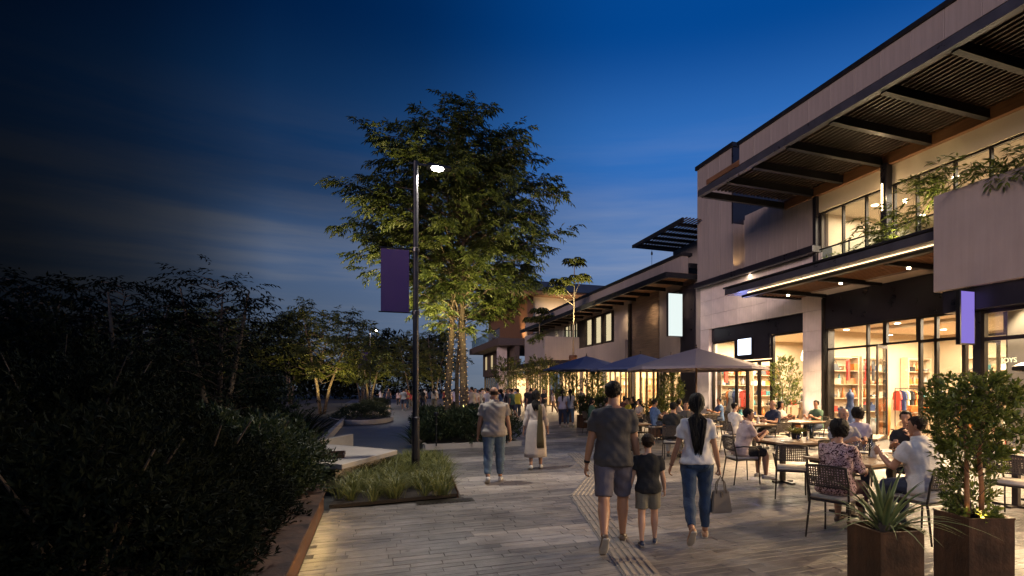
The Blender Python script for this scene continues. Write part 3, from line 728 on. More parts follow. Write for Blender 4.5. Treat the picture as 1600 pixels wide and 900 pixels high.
display_table((18.0, 18.4, 0), 'behind the screen shop right pane')
def garment(c, loc, rz, where):
    g = thing('hanging_garment', f'{c} garment hanging {where}', 'garment', loc, rz, f'{c} garments hanging {where}')
    pr = [(-.20, .0), (-.24, -.08), (-.27, -.30), (-.20, -.32), (-.19, -.15), (-.20, -.75), (.20, -.75), (.19, -.15), (.20, -.32), (.27, -.30), (.24, -.08), (.20, 0), (.07, .06), (-.07, .06)]
    n = len(pr); b = MB().add([(x, -.035, z) for x, z in pr]+[(x, .035, z) for x, z in pr], [tuple(range(n)), tuple(reversed(range(n, 2*n)))]+[(k, n+k, n+(k+1) % n, (k+1) % n) for k in range(n)])
    part('cloth', b, GM[c], g, bevel=.012); part('hanger', MB().tube([(0, 0, .05), (0, 0, .13), (.02, 0, .15)], .004, 5), M_black, g)
def rail(loc, rz, w, cols, where):
    s = thing('clothes_rail', f'black clothes rail {where}', 'clothes rail', loc, rz)
    part('top_bar', MB().tube([(-w/2, 0, 1.7), (w/2, 0, 1.7)], .015, 8), M_black, s)
    for sx in (-1, 1): part('upright', MB().tube([(sx*w/2, 0, 0), (sx*w/2, 0, 1.7)], .015, 8).box((sx*w/2-.02, -.25, 0), (sx*w/2+.02, .25, .03)), M_black, s)
    mx = Matrix.Translation(loc) @ Matrix.Rotation(rz, 4, 'Z')
    for i, c in enumerate(cols):
        garment(c, mx @ Vector((-w/2+.12+i*(w-.24)/max(1, len(cols)-1), 0, 1.55)), rz+1.3+rg.uniform(-.2, .2), where)
rail((20.6, 16.3, 0), 0, 1.4, ('red', 'navy', 'cream', 'black', 'orange', 'grey'), 'near the side wall of the large shop')
rail((17.2, 12.2, 0), 1.2, 1.0, ('black', 'tan', 'navy', 'white'), 'close behind the large shop window')
rail((16.9, 22.6, 0), 1.57, 1.4, ('red', 'white', 'navy', 'grey', 'orange'), 'behind the left pane of the screen shop')
pl_ = thing('pendant_lamp', 'drop shaped glowing pendant lamp in the shop with a white screen', 'lamp', (17.2, 18.3, 0))
part('shade', MB().lathe([(.02, 3.75), (.05, 3.60), (.17, 3.25), (.22, 3.02), (.20, 2.90), (.10, 2.84), (0, 2.83)], 18, cap=False), emit('pendant_glow', (1, .80, .48), 4.5), pl_, smooth=True)
part('cord', MB().tube([(0, 0, 3.75), (0, 0, 4.25)], .008, 6), M_black, pl_)
tb_ = thing('tall_basket', 'tall terracotta orange basket standing inside the shop door', 'basket', (17.35, 14.65, 0))
part('basket_body', MB().lathe([(.16, 0), (.2, .3), (.21, .9), (.19, 1.3), (.17, 1.3), (.18, .9), (.14, .05)], 16), GM['orange'], tb_, smooth=True)

# larger pieces shown close behind the glass
def mannequin(loc, rz, c, lab):
    t = thing('dress_form', lab, 'dress form', loc, rz, 'dress forms behind the shop glass')
    rows = [(.02, .85), (.14, .88), (.17, 1.0), (.15, 1.12), (.13, 1.2), (.16, 1.34), (.17, 1.45), (.12, 1.54), (.05, 1.58), (.045, 1.66), (.0, 1.67)]
    b = MB().rings([[(r*1.15*math.cos(a), r*.72*math.sin(a), z) for a in [2*math.pi*k/16 for k in range(16)]] for r, z in rows], cap=False)
    part('torso', b, GM[c], t, smooth=True)
    part('skirt_cloth', MB().rings([[(r*(1+.06*math.sin(7*a))*math.cos(a), r*.8*(1+.06*math.sin(7*a))*math.sin(a), z) for a in [2*math.pi*k/28 for k in range(28)]] for r, z in ((.17, 1.02), (.22, .8), (.28, .45))], cap=False), GM[c], t, smooth=True)
    part('stand', MB().tube([(0, 0, .02), (0, 0, .9)], .015, 8).lathe([(.18, 0), (.18, .02), (.03, .03)], 16), M_black, t)
for (x, y, c, w) in ((16.75, 15.6, 'navy', 'at the left pane of the large shop'), (17.0, 11.5, 'orange', 'behind the middle pane of the large shop'), (17.6, 10.4, 'black', 'behind the right pane of the large shop'), (16.9, 18.0, 'tan', 'behind the right pane of the screen shop'), (16.9, 23.2, 'grey', 'behind the left pane of the screen shop')):
    mannequin((x, y, 0), 1.2, c, f'{c} dressed tailor form {w}')
k_ = 0
for (x, y, z, kind, c, sc_, w) in ((17.0, 15.1, .0, 'vase', 'white', 2.6, 'on the floor by the left pane'), (17.1, 14.9, 0, 'vase', 'grey', 2.0, 'beside the tall white vase'), (17.5, 14.1, .0, 'handbag', 'tan', 1.8, 'on the floor inside the door'), (16.9, 11.0, 0, 'vase', 'navy', 2.4, 'behind the right panes'), (17.0, 10.0, 0, 'gift box', 'red', 2.2, 'behind the right panes'), (17.0, 9.7, .45, 'vase', 'cream', 1.8, 'above the red gift box'), (16.8, 17.7, 0, 'vase', 'black', 2.4, 'in the screen shop window'), (16.8, 18.6, 0, 'gift box', 'orange', 2.0, 'in the screen shop window'), (16.8, 22.2, 0, 'vase', 'teal', 2.2, 'in the left screen shop window')):
    goods(kind, c, (x, y, z+.006), f'large {c} {kind} {w}', None, sc_)
for (x, y, c, w) in ((16.8, 15.75, 'red', 'high in the left pane of the large shop'), (17.9, 15.9, 'red', 'high behind the open door'), (16.75, 23.3, 'red', 'high in the left screen shop pane'), (18.6, 16.2, 'black', 'high beside the shelves')):
    garment(c, (x, y, 2.75), .6, w)

# ------------------------------------------------------------- second building along the street
B = thing('street_building', 'long two storey building with flat canopy and balcony box beyond the stone corner', 'building')
part('parapet', MB().box((15.0, 24.69, 7.72), (15.4, 56, 8.62)), M_panel, B)
part('parapet_cap', MB().box((14.9, 24.6, 8.623), (15.6, 56, 8.78)), M_steel, B)
part('roof_slab', MB().box((15.41, 24.6, 8.0), (26, 56, 8.25)), M_steel, B)
CN = part('canopy', MB().box((13.95, 24.5, 7.36), (14.08, 54, 7.66)), M_steel, B)
part('end_rim', MB().box((14.082, 24.5, 7.40), (16.0, 24.62, 7.66)), M_steel, CN)
part('canopy_roof', MB().box((14.082, 24.63, 7.60), (16.0, 54, 7.70)), M_wood, CN)
for k in range(15): part('beam', MB().box((14.082, 26.2+k*1.9, 7.40), (16, 26.32+k*1.9, 7.598)), M_black, CN)
for k in range(8):  # spots and uplights added to brighten the boards and soffit
    y = 25.6+k*3.8
    part('canopy_spot', MB().lathe([(.045, 7.40), (.045, 7.34), (.02, 7.338)], 10, (15.2, y, 0)), M_black, CN)
    lamp('added_canopy_spot', 'SPOT', (15.2, y, 7.33), 80, WARM, CN, (15.75, y, 3.0), spot_size=R(110), spot_blend=.8, shadow_soft_size=.05)
    lamp('added_canopy_uplight', 'SPOT', (15.6, y, 5.2), 14, WARM, CN, (15.2, y, 7.6), spot_size=R(130), spot_blend=.8, shadow_soft_size=.05)
part('upper_wall', MB().box((16.0, 24.46, 3.52), (16.3, 28.85, 7.6)).box((16.0, 32.5, 3.52), (16.3, 35.4, 7.6)).box((16.0, 35.4, 3.52), (16.3, 43.2, 5.0)).box((16.0, 35.4, 7.3), (16.3, 60, 7.6)).box((16.0, 46.5, 3.52), (16.3, 60, 7.3)), M_render, B)
WD = part('board_cladding', MB().box((16.02, 28.853, 3.52), (16.3, 32.497, 7.6)), M_fascia, B)
b = MB()
for k in range(27): b.box((15.96+rnd.uniform(-.008, .008), 28.87, 3.54+k*.15), (16.018, 32.48, 3.54+k*.15+.138))
tag(part('boards', b, M_wooddk, WD), kind='stuff')
part('pilaster', MB().box((15.8, 32.5, 0), (15.997, 32.75, 7.3)), M_frame, B); part('pilaster', MB().box((15.8, 28.55, 0), (15.997, 28.84, 3.5)), M_frame, B)
for y0 in (35.7, 37.6, 39.5): 
    f = win(B, 15.95, y0, y0+1.45, 5.05, 7.25, (), (), fw=.12, fd=.15)
    part('window_light', MB().box((16.10, y0+.05, 5.08), (16.12, y0+1.40, 7.2)), emit('window_room_glow', (1, .78, .46), 1.1), f)
for y0, y1 in ((37.17, 37.58), (39.07, 39.48), (40.97, 43.0), (35.4, 35.68)): part('mullion_wall', MB().box((16.0, y0, 5.003), (16.3, y1, 7.297)), M_frame, B)
f = win(B, 15.95, 26.4, 27.9, 5.0, 7.2, (), (), fw=.1, fd=.1)
part('window_light', MB().box((16.02, 26.5, 5.1), (15.998+.01, 27.8, 7.1)), emit('window_dim_glow', (1, .76, .42), .55), f)
part('low_band', MB().box((15.6, 32.76, 3.53), (15.98, 42.3, 4.95)), M_render, B)
part('sign_post', MB().box((15.9, 24.9, 0), (15.997, 26.3, 7.3)), M_fascia, B)
bx_ = part('balcony_box', MB().box((12.97, 42.4, 4.04), (16.0, 47.2, 5.96)), M_render, B, bevel=.02)
part('balcony_rail', MB().tube([(13.1, 42.5, 6.5), (15.9, 42.5, 6.5)], .03, 8).tube([(13.1, 42.5, 6.5), (13.1, 47, 6.5)], .03, 8), M_steel, bx_)
for k in range(4): part('rail_glass', MB().box((13.15+k*.7, 42.5, 5.963), (13.8+k*.7, 42.51, 6.46)), M_rail, bx_)
part('balcony_soffit', MB().box((13.2, 42.6, 3.6), (16.0, 60, 4.037)), M_fascia, B)
# lit rooms behind the balcony
for y0, y1 in ((43.3, 44.4), (45.0, 46.1)):
    f = win(B, 15.95, y0, y1, 5.0, 7.25, (), (), fw=.1); part('window_light', MB().box((16.10, y0+.05, 5.05), (16.12, y1-.05, 7.2)), emit('window_room_glow', (1, .78, .46), 1.1), f)
# ground floor glazing of the second building
part('fascia', MB().box((15.92, 24.46, 3.30), (15.998, 60, 3.515)), M_fascia, B)
yy = 24.6
for k, (y0, y1) in enumerate(((26.4, 28.5), (28.9, 32.4), (32.8, 37.2), (37.6, 42.0), (42.4, 47.2), (47.6, 52.0), (52.4, 58.0))):
    n_ = max(1, int((y1-y0)/1.1)); mull = [y0+(y1-y0)*(i+1)/(n_+1) for i in range(n_)]
    win(B, 16.05, y0, y1, 0, 3.3, mull, (), name='shop_window', fw=.09)
for y in (24.46, 28.5, 32.4, 37.2, 42.0, 47.2, 52.0, 58.0):
    w = 1.9 if y == 24.46 else .4
    part('shop_pier', MB().box((16.0, y, 0), (16.5, y+w, 3.3)), M_stone if y == 24.46 else M_cream, B)
part('shop_floor', MB().box((16.5, 24.46, -.03), (22, 60, .004)), M_floorw, B)
part('shop_back_wall', MB().box((21.8, 24.46, 0), (22, 60, 3.6)), M_cream, B)
part('shop_ceiling', MB().box((16.31, 24.46, 3.40), (21.8, 60, 3.515)), M_cream, B)
for y in (28.6, 37.3, 47.3): part('party_wall', MB().box((16.51, y, 0), (21.8, y+.2, 3.395)), M_cream, B)
for i, y in enumerate((26.6, 33, 42.5, 53)):
    lamp('arcade_light', 'AREA', (18.6, y, 3.3), (380, 1000, 1050, 1050)[i], WARM, B, (18.6, y, 0), shape='RECTANGLE', size=4, size_y=(3, 7, 8, 9)[i])
shelf_unit((18.0, 36.9, 0), 0, 2.0, 2.6, 5, 'in the arcade past the umbrellas', 5)
shelf_unit((18.0, 28.2, 0), 0, 1.8, 2.6, 5, 'in the first arcade shop', 5)
shelf_unit((20.4, 36.9, 0), 0, 2.0, 2.6, 5, 'deep in the arcade past the umbrellas', 5)
for y in (25.6, 28.7, 32.6, 37.4, 42.2, 47.4, 52.2):  # spots added along the fascia to brighten the walkway and crowd
    part('added_arcade_spot', MB().lathe([(.05, 3.50), (.05, 3.42), (.03, 3.415)], 10, (15.82, y, 0)), M_black, B)
    lamp('added_arcade_spot_light', 'SPOT', (15.78, y, 3.40), 260, WARM2, B, (10.5, y-.5, 0), spot_size=R(110), spot_blend=.8, shadow_soft_size=.06)
# slatted roof canopy over the corner, behind the tower
RC = thing('roof_canopy', 'thin dark slatted canopy jutting out behind the tower', 'canopy')
part('front_rim', MB().box((14.5, 23.8, 10.12), (14.6, 29.5, 10.30)), M_steel, RC)
part('end_rim', MB().box((14.602, 29.38, 10.14), (18.5, 29.5, 10.28)), M_steel, RC)
for y in (24.6, 25.5, 26.4, 27.3, 28.2, 29.0): part('beam', MB().bar((14.602, y, 10.2), (18.5, y, 10.2), .10, .16), M_black, RC)
b = MB()
for k in range(20): b.box((14.75+k*.2, 23.8, 10.29), (14.82+k*.2, 29.37, 10.34))
tag(part('slats', b, M_slat, RC), kind='stuff')
part('support_wall', MB().box((17.2, 24.5, 8.26), (18.4, 29.3, 10.11)), M_render, RC)
part('roof_beacon', MB().tube([(15.2, 28.3, 8.8), (15.2, 28.3, 10.1)], .012, 5).lathe([(.05, 9.5), (.06, 9.6), (.03, 9.7)], 8, (15.2, 28.3, 0)), M_steel, RC)

# ------------------------------------------------------------- third building: pavilion roof and lit soffit
Cb = thing('far_pavilion', 'far building with broad dark roof over an amber lit timber terrace', 'building')
part('roof', MB().box((13.6, 57.5, 12.5), (40, 86, 13.5)), mat('roof_metal', (.045, .06, .10), .4, .4, .3, 1), Cb, bevel=.05)
part('soffit', MB().box((13.8, 57.7, 12.3), (39, 85, 12.49)), M_wood, Cb)
part('terrace_wall', MB().box((16.6, 61, 7.4), (17.0, 84, 12.29)), M_wood, Cb)
part('end_wall', MB().box((17.2, 60.6, 7.4), (30, 61, 12.29)), M_cream, Cb)
part('roof_column', MB().box((16.4, 60.3, 0), (17.1, 61-.003, 12.29)), M_wood, Cb)
part('street_column', MB().box((13.6, 62.8, 0), (14.6, 63.8, 7.6)), M_stone, Cb)
part('terrace_slab', MB().box((13.0, 60.2, 6.6), (30, 80, 7.39)), mat('umber_wall', (.085, .06, .05)), Cb)
part('terrace_rail', MB().tube([(13.2, 60.3, 8.5), (13.2, 80, 8.5)], .04, 6), M_steel, Cb)
for k in range(6): part('rail_glass', MB().box((13.18, 60.4+k*3.1, 7.393), (13.21, 63.4+k*3.1, 8.45)), M_rail, Cb)
part('lower_wall', MB().box((15.0, 60.4, 3.4), (15.5, 80, 6.59)), mat('umber_wall', (.085, .06, .05), .7, 0, .3, 1.5, .1, 20), Cb)
for k in range(4):
    f = win(Cb, 14.95, 64.5+k*4, 66.2+k*4, 4.2, 6.3, (), (), fw=.12)
    part('window_light', MB().box((14.99, 64.6+k*4, 4.3), (15.003-.005, 66.1+k*4, 6.2)), emit('window_dim_glow', (1, .76, .42), .55), f)
win(Cb, 15.1, 60.5, 79.5, 0, 3.4, [61.8+k*1.3 for k in range(14)], (), name='shop_window', fw=.12)
part('shop_back_wall', MB().box((19, 60.4, 0), (19.2, 80, 3.4)), M_cream, Cb)
part('shop_ceiling', MB().box((15.3, 60.4, 3.25), (19, 80, 3.39)), M_cream, Cb)
lamp('pavilion_shop_light', 'AREA', (17, 70, 3.2), 700, WARM, Cb, (17, 70, 0), shape='RECTANGLE', size=3, size_y=18)
lamp('pavilion_soffit_light', 'SPOT', (15.2, 63, 7.6), 260, WARM, Cb, (18, 61, 12.4), spot_size=R(120), spot_blend=.6, shadow_soft_size=.2)
lamp('pavilion_wall_light', 'SPOT', (20, 59.4, 8.6), 300, WARM, Cb, (21, 61, 11.5), spot_size=R(130), spot_blend=.6, shadow_soft_size=.2)

# ------------------------------------------------------------- street lamps with banners
M_pole = mat('pole_paint', (.035, .033, .036), .35, .5, .3, 4, .03, 50)
M_banner = mat('violet_banner', (.085, .05, .17), .8, 0, .15, 4, .12, 12, stretch=(1, 1, .3))
M_head = emit('lamp_head_glow', (1, .95, .86), 55)
def street_lamp(loc, label, energy, near=False):
    s = thing('street_lamp', label, 'street lamp', loc, 0, 'tall street lamps with violet banners')
    part('pole', MB().lathe([(.088, 0), (.088, .02), (.075, .021), (.075, 1.15), (.058, 1.17), (.052, 3.2), (.046, 5.75), (.046, 5.98), (.0, 5.99)], 16, cap=False), M_pole, s, smooth=False)
    part('arm', MB().bar((-.12, 0, 5.93), (.62, 0, 5.93), .045, .035), M_pole, s)
    h = part('lamp_head', MB().add([(.20, -.13, 5.90), (.66, -.09, 5.90), (.66, .09, 5.90), (.20, .13, 5.90), (.22, -.09, 5.955), (.62, -.06, 5.95), (.62, .06, 5.95), (.22, .09, 5.955)], [(3, 2, 1, 0), (4, 5, 6, 7), (0, 1, 5, 4), (1, 2, 6, 5), (2, 3, 7, 6), (3, 0, 4, 7)]), M_pole, s)
    part('lens', MB().lathe([(.0, 5.862), (.07, 5.867), (.11, 5.885), (.115, 5.899)], 16, (.40, 0, 0), cap=False), M_head, h)
    bn = MB()
    rows = 12
    for i in range(rows+1):
        z = 3.13+1.16*i/rows
        for j in range(5):
            x = -.62+.50*j/4; yb = .012*math.sin(j*1.3+i*.5)*(1-abs(i-6)/7)
            bn.v += [(x, yb-.004, z), (x, yb+.004, z)]
    for i in range(rows):
        for j in range(4):
            a = (i*5+j)*2; c = a+10
            bn.f += [(a, a+2, c+2, c), (a+1, c+1, c+3, a+3)]
    bo = part('banner', bn, M_banner, s, smooth=True)
    part('banner_rod', MB().tube([(0, 0, 4.31), (-.66, 0, 4.31)], .014, 8).tube([(0, 0, 3.12), (-.66, 0, 3.12)], .012, 8), M_pole, s)
    part('clamp', MB().lathe([(.062, 4.27), (.068, 4.275), (.068, 4.345), (.062, 4.35)], 14), M_pole, s); part('clamp', MB().lathe([(.064, 3.08), (.07, 3.085), (.07, 3.155), (.064, 3.16)], 14), M_pole, s)
    lamp('street_light', 'SPOT', (.40, 0, 5.84), energy, COOLW, s, (.40, 0, 0), spot_size=R(150), spot_blend=.35, shadow_soft_size=.07)
    return s
street_lamp((.73, 10.67, 0), 'nearest tall dark street lamp with violet banner in the grass bed', 330)
street_lamp((.73, -4.4, 0), 'street lamp standing behind the viewpoint', 330)
street_lamp((-.3, 42, 0), 'small distant street lamp with violet banner beside the far path', 260)
street_lamp((-1.0, 62, 0), 'farthest street lamp with violet banner among the dark trees', 240)

# ------------------------------------------------------------- vegetation
def unit(a): return a/np.maximum(np.linalg.norm(a, axis=-1, keepdims=True), 1e-9)
def leafmesh(name, P, D, U, L, W, tone, m, parent, fold=.25, curl=0.0):
    """P base points, D axis, U face normal; diamond leaves folded along the midrib; curl adds a bent tip"""
    n = len(P); D = unit(D); S = unit(np.cross(D, U)); Nn = np.cross(S, D)
    L = np.broadcast_to(np.asarray(L, float).reshape(-1, 1), (n, 1)); W = np.broadcast_to(np.asarray(W, float).reshape(-1, 1), (n, 1))
    mid = P+D*L*.45
    V = np.stack([P, mid+S*W*.5+Nn*W*fold, P+D*L+Nn*L*curl, mid-S*W*.5+Nn*W*fold], 1).reshape(-1, 3)
    o = np.arange(n)[:, None]*4
    T = np.concatenate([o+np.array([[0, 1, 2]]), o+np.array([[0, 2, 3]])], 1).reshape(-1)
    me = bpy.data.meshes.new(name)
    me.vertices.add(4*n); me.vertices.foreach_set('co', V.astype(np.float32).ravel())
    me.loops.add(6*n); me.loops.foreach_set('vertex_index', T.astype(np.int32))
    me.polygons.add(2*n); me.polygons.foreach_set('loop_start', np.arange(0, 6*n, 3, dtype=np.int32))
    me.update(calc_edges=True)
    me.attributes.new('tone', 'FLOAT', 'POINT').data.foreach_set('value', np.repeat(np.clip(tone, 0, 1), 4).astype(np.float32))
    me.materials.append(m)
    return link(name, me, parent)
L_tree = leafmat('tree_leaf', (.10, .115, .022), (.022, .040, .010), .25)
L_dark = leafmat('shrub_leaf_dark', (.008, .011, .0045), (.0025, .0045, .002), .10, .85, .12)  # darkness of the left side is put into this near-black leaf colour
L_mid = leafmat('shrub_leaf', (.050, .068, .020), (.012, .022, .009), .2, .6)
L_gold = leafmat('park_tree_leaf', (.12, .12, .022), (.030, .045, .012), .3)
L_grass = leafmat('grass_blade', (.24, .23, .065), (.05, .07, .02), .3)
L_ficus = leafmat('ficus_leaf', (.21, .24, .045), (.035, .06, .015), .32, .4)
L_agave = leafmat('agave_leaf', (.22, .25, .10), (.060, .105, .045), .12, .4)
def rdir(rs, n):
    v = rs.normal(size=(n, 3)); return unit(v)
def sprigs(rs, P, A, k, L, W, spread=.8, droop=0.):
    """k leaves whorled round each sprig axis A at P"""
    n = len(P); A = unit(A)
    R1 = unit(np.cross(A, rdir(rs, n))); R2 = np.cross(A, R1)
    PP = []; DD = []
    for i in range(k):
        a = 2.4*i+rs.uniform(0, 6.28, (n, 1)); t = i/max(1, k-1)
        rad = R1*np.cos(a)+R2*np.sin(a)
        d = A*(.35+.7*t)+rad*spread*(1.1-.6*t); d[:, 2] -= droop
        PP.append(P+A*(t*L*.9)); DD.append(d)
    PP = np.concatenate(PP); DD = unit(np.concatenate(DD)); U = unit(np.array([0, 0, 1.0])+.5*rs.normal(size=PP.shape))
    LL = L*rs.uniform(.7, 1.2, len(PP)); return PP, DD, U, LL, LL*W/L
def compound(rs, P, A, Lr, pairs, L, W, droop=.35):
    """pinnate leaves: rachis from P along A, arching down, leaflets in pairs hanging"""
    n = len(P); A = unit(A); down = np.array([0, 0, -1.0]); S = unit(np.cross(A, np.array([0, 0, 1.0]))+1e-6)
    Lr = Lr*rs.uniform(.75, 1.2, (n, 1)); PP = []; DD = []; UU = []
    for k in range(pairs):
        t = (k+.7)/pairs; pos = P+A*Lr*t+down*droop*t*t*Lr
        for s in (-1, 1):
            d = A*.55+S*s*.75+down*(.25+.45*t)+.18*rs.normal(size=(n, 3))
            PP.append(pos); DD.append(d); UU.append(np.array([0, 0, 1.0])+.35*rs.normal(size=(n, 3)))
    PP.append(P+A*Lr+down*droop*Lr); DD.append(A+down*.6); UU.append(np.tile([[0, 0, 1.0]], (n, 1)))
    PP = np.concatenate(PP); DD = np.concatenate(DD); UU = np.concatenate(UU)
    LL = L*rs.uniform(.7, 1.2, len(PP)); return PP, DD, UU, LL, LL*W/L
def limb(p, az, out, rise, n=6, sag=.0, rs=None):
    pts = []
    for i in range(n+1):
        t = i/n; w = (rs.normal(size=3)*.03*out*t if rs is not None else np.zeros(3))
        pts.append(np.array(p)+np.array([math.cos(az)*out*t, math.sin(az)*out*t, rise*math.sin(t*1.6)-sag*t*t])+w)
    return pts
def grow(rs, wood, z_of, prof, cx, cy, n, start=.3, step=.22, tw=.5, per=5, r0=.035, zr=(0, 1), sag=.25, rise=.5, az0=0, azj=.5, skip=None):
    """limbs from a stem at (cx,cy), returns twig leaf origins and axes"""
    P = []; A = []
    for i in range(n):
        u = (i+.5)/n; z = zr[0]+(zr[1]-zr[0])*u; az = az0+i*2.39996+rs.uniform(-azj, azj); out = prof(z, az)*rs.uniform(.82, 1.06)
        pts = limb((cx, cy, z-.12*out), az, out, rise*out*.5, 7, sag*out*.3, rs)
        r = r0*(.35+.65*out/3.5)
        wood.tube(pts, [r*(1-.8*k/7) for k in range(8)], 6)
        m = max(2, int(out*(1-start)/step))
        for k in range(m):
            t = start+(1-start)*(k+rs.uniform(0, .9))/m; t = min(t, .999); j = int(t*7); f = t*7-j
            p = pts[j]*(1-f)+pts[j+1]*f; d = pts[j+1]-pts[j]; d /= np.linalg.norm(d)
            side = np.array([-d[1], d[0], 0]); side /= np.linalg.norm(side)
            sg = 1 if k % 2 else -1
            ax = d*rs.uniform(.4, .9)+side*sg*rs.uniform(.3, .9)*(1.2-t)+np.array([0, 0, rs.uniform(-.1, .35)]); ax /= np.linalg.norm(ax)
            ln = tw*rs.uniform(.6, 1.2)
            for q in range(per):
                tt = (q+1)/per; P.append(p+ax*ln*tt); A.append(ax+.55*rs.normal(size=3)*np.array([1, 1, .5]))
        P.append(pts[-1]); A.append(pts[-1]-pts[-2])
    return np.array(P), np.array(A)

# the big tree in the shrub bed
def big_tree():
    rs = np.random.default_rng(3)
    t = thing('tree', 'tall multi stemmed broadleaf tree lit from below beside the street lamp', 'tree', (2.62, 18.3, 0))
    stems = [[(-.32, .1, 0), (-.34, .1, 1.6), (-.22, .05, 3.4), (-.12, 0, 5.2), (-.25, 0, 7.4), (-.5, 0, 9.3)],
             [(.16, -.15, 0), (.15, -.15, 1.7), (.10, -.1, 3.6), (.12, -.1, 5.4), (.16, 0, 7.6), (.12, 0, 10.6)],
             [(.02, .4, 0), (.0, .45, 1.8), (.12, .5, 3.8), (.4, .6, 5.8), (.7, .7, 7.6), (.9, .6, 9.2)]]
    for s, r in zip(stems, (.115, .135, .075)):
        pts = [Vector(s[0])]
        for a, b in zip(s, s[1:]):
            for k in range(1, 5): pts.append(Vector(a).lerp(Vector(b), k/4)+Vector((rnd.uniform(-.012, .012), rnd.uniform(-.012, .012), 0)))
        n = len(pts)
        MB().tube(pts, [r*(1.25 if k == 0 else 1)*(1-.82*(k/(n-1))**1.2)*rnd.uniform(.93, 1.07) for k in range(n)], 12).obj('trunk', M_bark, t, smooth=True)
    zs = [3.2, 3.7, 4.4, 5.2, 6.0, 7.1, 7.9, 8.8, 9.9, 10.6, 11.1]; rr = [.4, .8, 1.7, 2.5, 3.0, 3.25, 3.0, 2.45, 2.1, 1.3, .4]
    lob = lambda z, az: float(np.interp(z+.3, zs, rr))*(1+.13*math.sin(az*2.3+z*2.1)+.08*math.sin(5*az+z*3.3))
    W = MB(); P, A = [], []
    for cx, cy, n, zr, az0 in ((0, 0, 118, (3.35, 10.6), 0), (-.25, 0, 46, (4.0, 9.4), 1.1), (.35, .3, 36, (4.4, 9.2), 2.0)):
        p, a = grow(rs, W, None, lob, cx, cy, n, zr=zr, az0=az0, start=.28, step=.19, tw=.45, per=4, rise=.75, sag=.2); P.append(p); A.append(a)
    P = np.concatenate(P); A = np.concatenate(A)
    W.obj('branches', M_bark, t, smooth=True)
    PP, DD, UU, LL, WW = compound(rs, P, A, .30, 4, .19, .052, .4)
    leafmesh('crown', PP, DD, UU, LL, WW, .45+.3*rs.normal(size=len(PP))*.6+.12*np.sin(PP[:, 0]*3+PP[:, 2]*4), L_tree, t, curl=-.12)
    for i, (x, y, tx, ty, tz, e) in enumerate(((-1.0, -2.7, -.9, -.6, 7.2, 640), (1.0, -2.7, .4, 0, 7.6, 520), (-1.4, -1.2, -1.8, -.4, 8.0, 480), (.0, -1.3, 0, 0, 4.0, 40))):
        u = part('uplight', MB().lathe([(.02, .1), (.02, .92), (.06, .93), (.07, 1.0), (.06, 1.04)], 10, (x, y, 0)), M_black, t)
        lamp('tree_uplight', 'SPOT', (x, y, 1.08), e, (1, .80, .36), t, (tx, ty, tz), spot_size=R(78), spot_blend=.8, shadow_soft_size=.08)
    sl_ = thing('string_lights', 'tiny warm string lights wound round the big tree trunks', 'string lights', (2.62, 18.3, 0)); b = MB()
    for s, r in zip(stems[:2], (.125, .145)):
        for k in range(70):
            z = .9+k*.046; j = min(4, max(0, [i for i in range(5) if s[i][2] <= z][-1])); f = (z-s[j][2])/(s[j+1][2]-s[j][2]); c = Vector(s[j]).lerp(Vector(s[j+1]), f); a = k*1.9
            b.lathe([(0, -.014), (.012, -.006), (.012, .006), (0, .014)], 5, (c.x+math.cos(a)*r, c.y+math.sin(a)*r, z), cap=False)
    tag(part('bulbs', b, emit('bulb_glow', (1, .60, .22), 1.1), sl_), kind='stuff')
    w_ = MB()
    for s, r in zip(stems[:2], (.122, .142)):
        pts = []
        for k in range(220):
            z = .9+k*.015; j = [i for i in range(5) if s[i][2] <= z][-1]; f = (z-s[j][2])/(s[j+1][2]-s[j][2]); c = Vector(s[j]).lerp(Vector(s[j+1]), f); a = k*.95
            pts.append((c.x+math.cos(a)*r, c.y+math.sin(a)*r, z))
        w_.tube(pts, .004, 4)
    part('cable', w_, M_black, sl_)
big_tree()

def park_tree(label, loc, h, w, seed, m=L_gold, stems=3, light=0, leaf=.26, n=30, group='trees in the park beyond the path', th=.3, trunk=.09, col_=(1, .78, .30)):
    rs = np.random.default_rng(seed)
    t = thing('tree', label, 'tree', loc, 0, group)
    W = MB(); z0 = h*th
    for k in range(stems):
        a = 6.28*k/stems+seed; o = w*.12
        tk = MB().tube([(math.cos(a)*.12, math.sin(a)*.12, 0), (math.cos(a)*o*.5, math.sin(a)*o*.5, z0*.8), (math.cos(a)*o*1.5, math.sin(a)*o*1.5, h*.62), (math.cos(a)*o*2.0, math.sin(a)*o*2, h*.85)], [trunk, trunk*.8, trunk*.5, trunk*.2], 8)
        tk.obj('trunk', M_bark, t, smooth=True)
    prof = lambda z, az: w*.5*max(.12, math.sin(max(.08, min(1, (h*1.04-z)/(h*1.04-z0)))*2.35))*(1+.18*math.sin(az*3+seed+z))
    P, A = grow(rs, W, None, prof, 0, 0, n, zr=(z0, h*.93), start=.25, step=.28, tw=.5, per=4, r0=.03)
    W.obj('branches', M_barkdk, t, smooth=True)
    PP, DD, UU, LL, WW = compound(rs, P, A, .40, 3, leaf, leaf*.30, .35)
    leafmesh('crown', PP, DD, UU, LL, WW, .45+.22*rs.normal(size=len(PP)), m, t, curl=-.1)
    if light:
        part('uplight', MB().lathe([(.06, 0), (.07, .02), (.06, .16), (.05, .17)], 8, (.9, -2.0, .0)), M_black, t)
        lamp('tree_uplight', 'SPOT', (.9, -2.0, .3), light, col_, t, (0, .2, h*.75), spot_size=R(95), spot_blend=.7, shadow_soft_size=.1)
    return t
park_tree('spreading multi stemmed tree glowing yellow green beyond the strappy plants', (-2.9, 35.0, .2), 6.6, 7.2, 21, light=360, n=50)
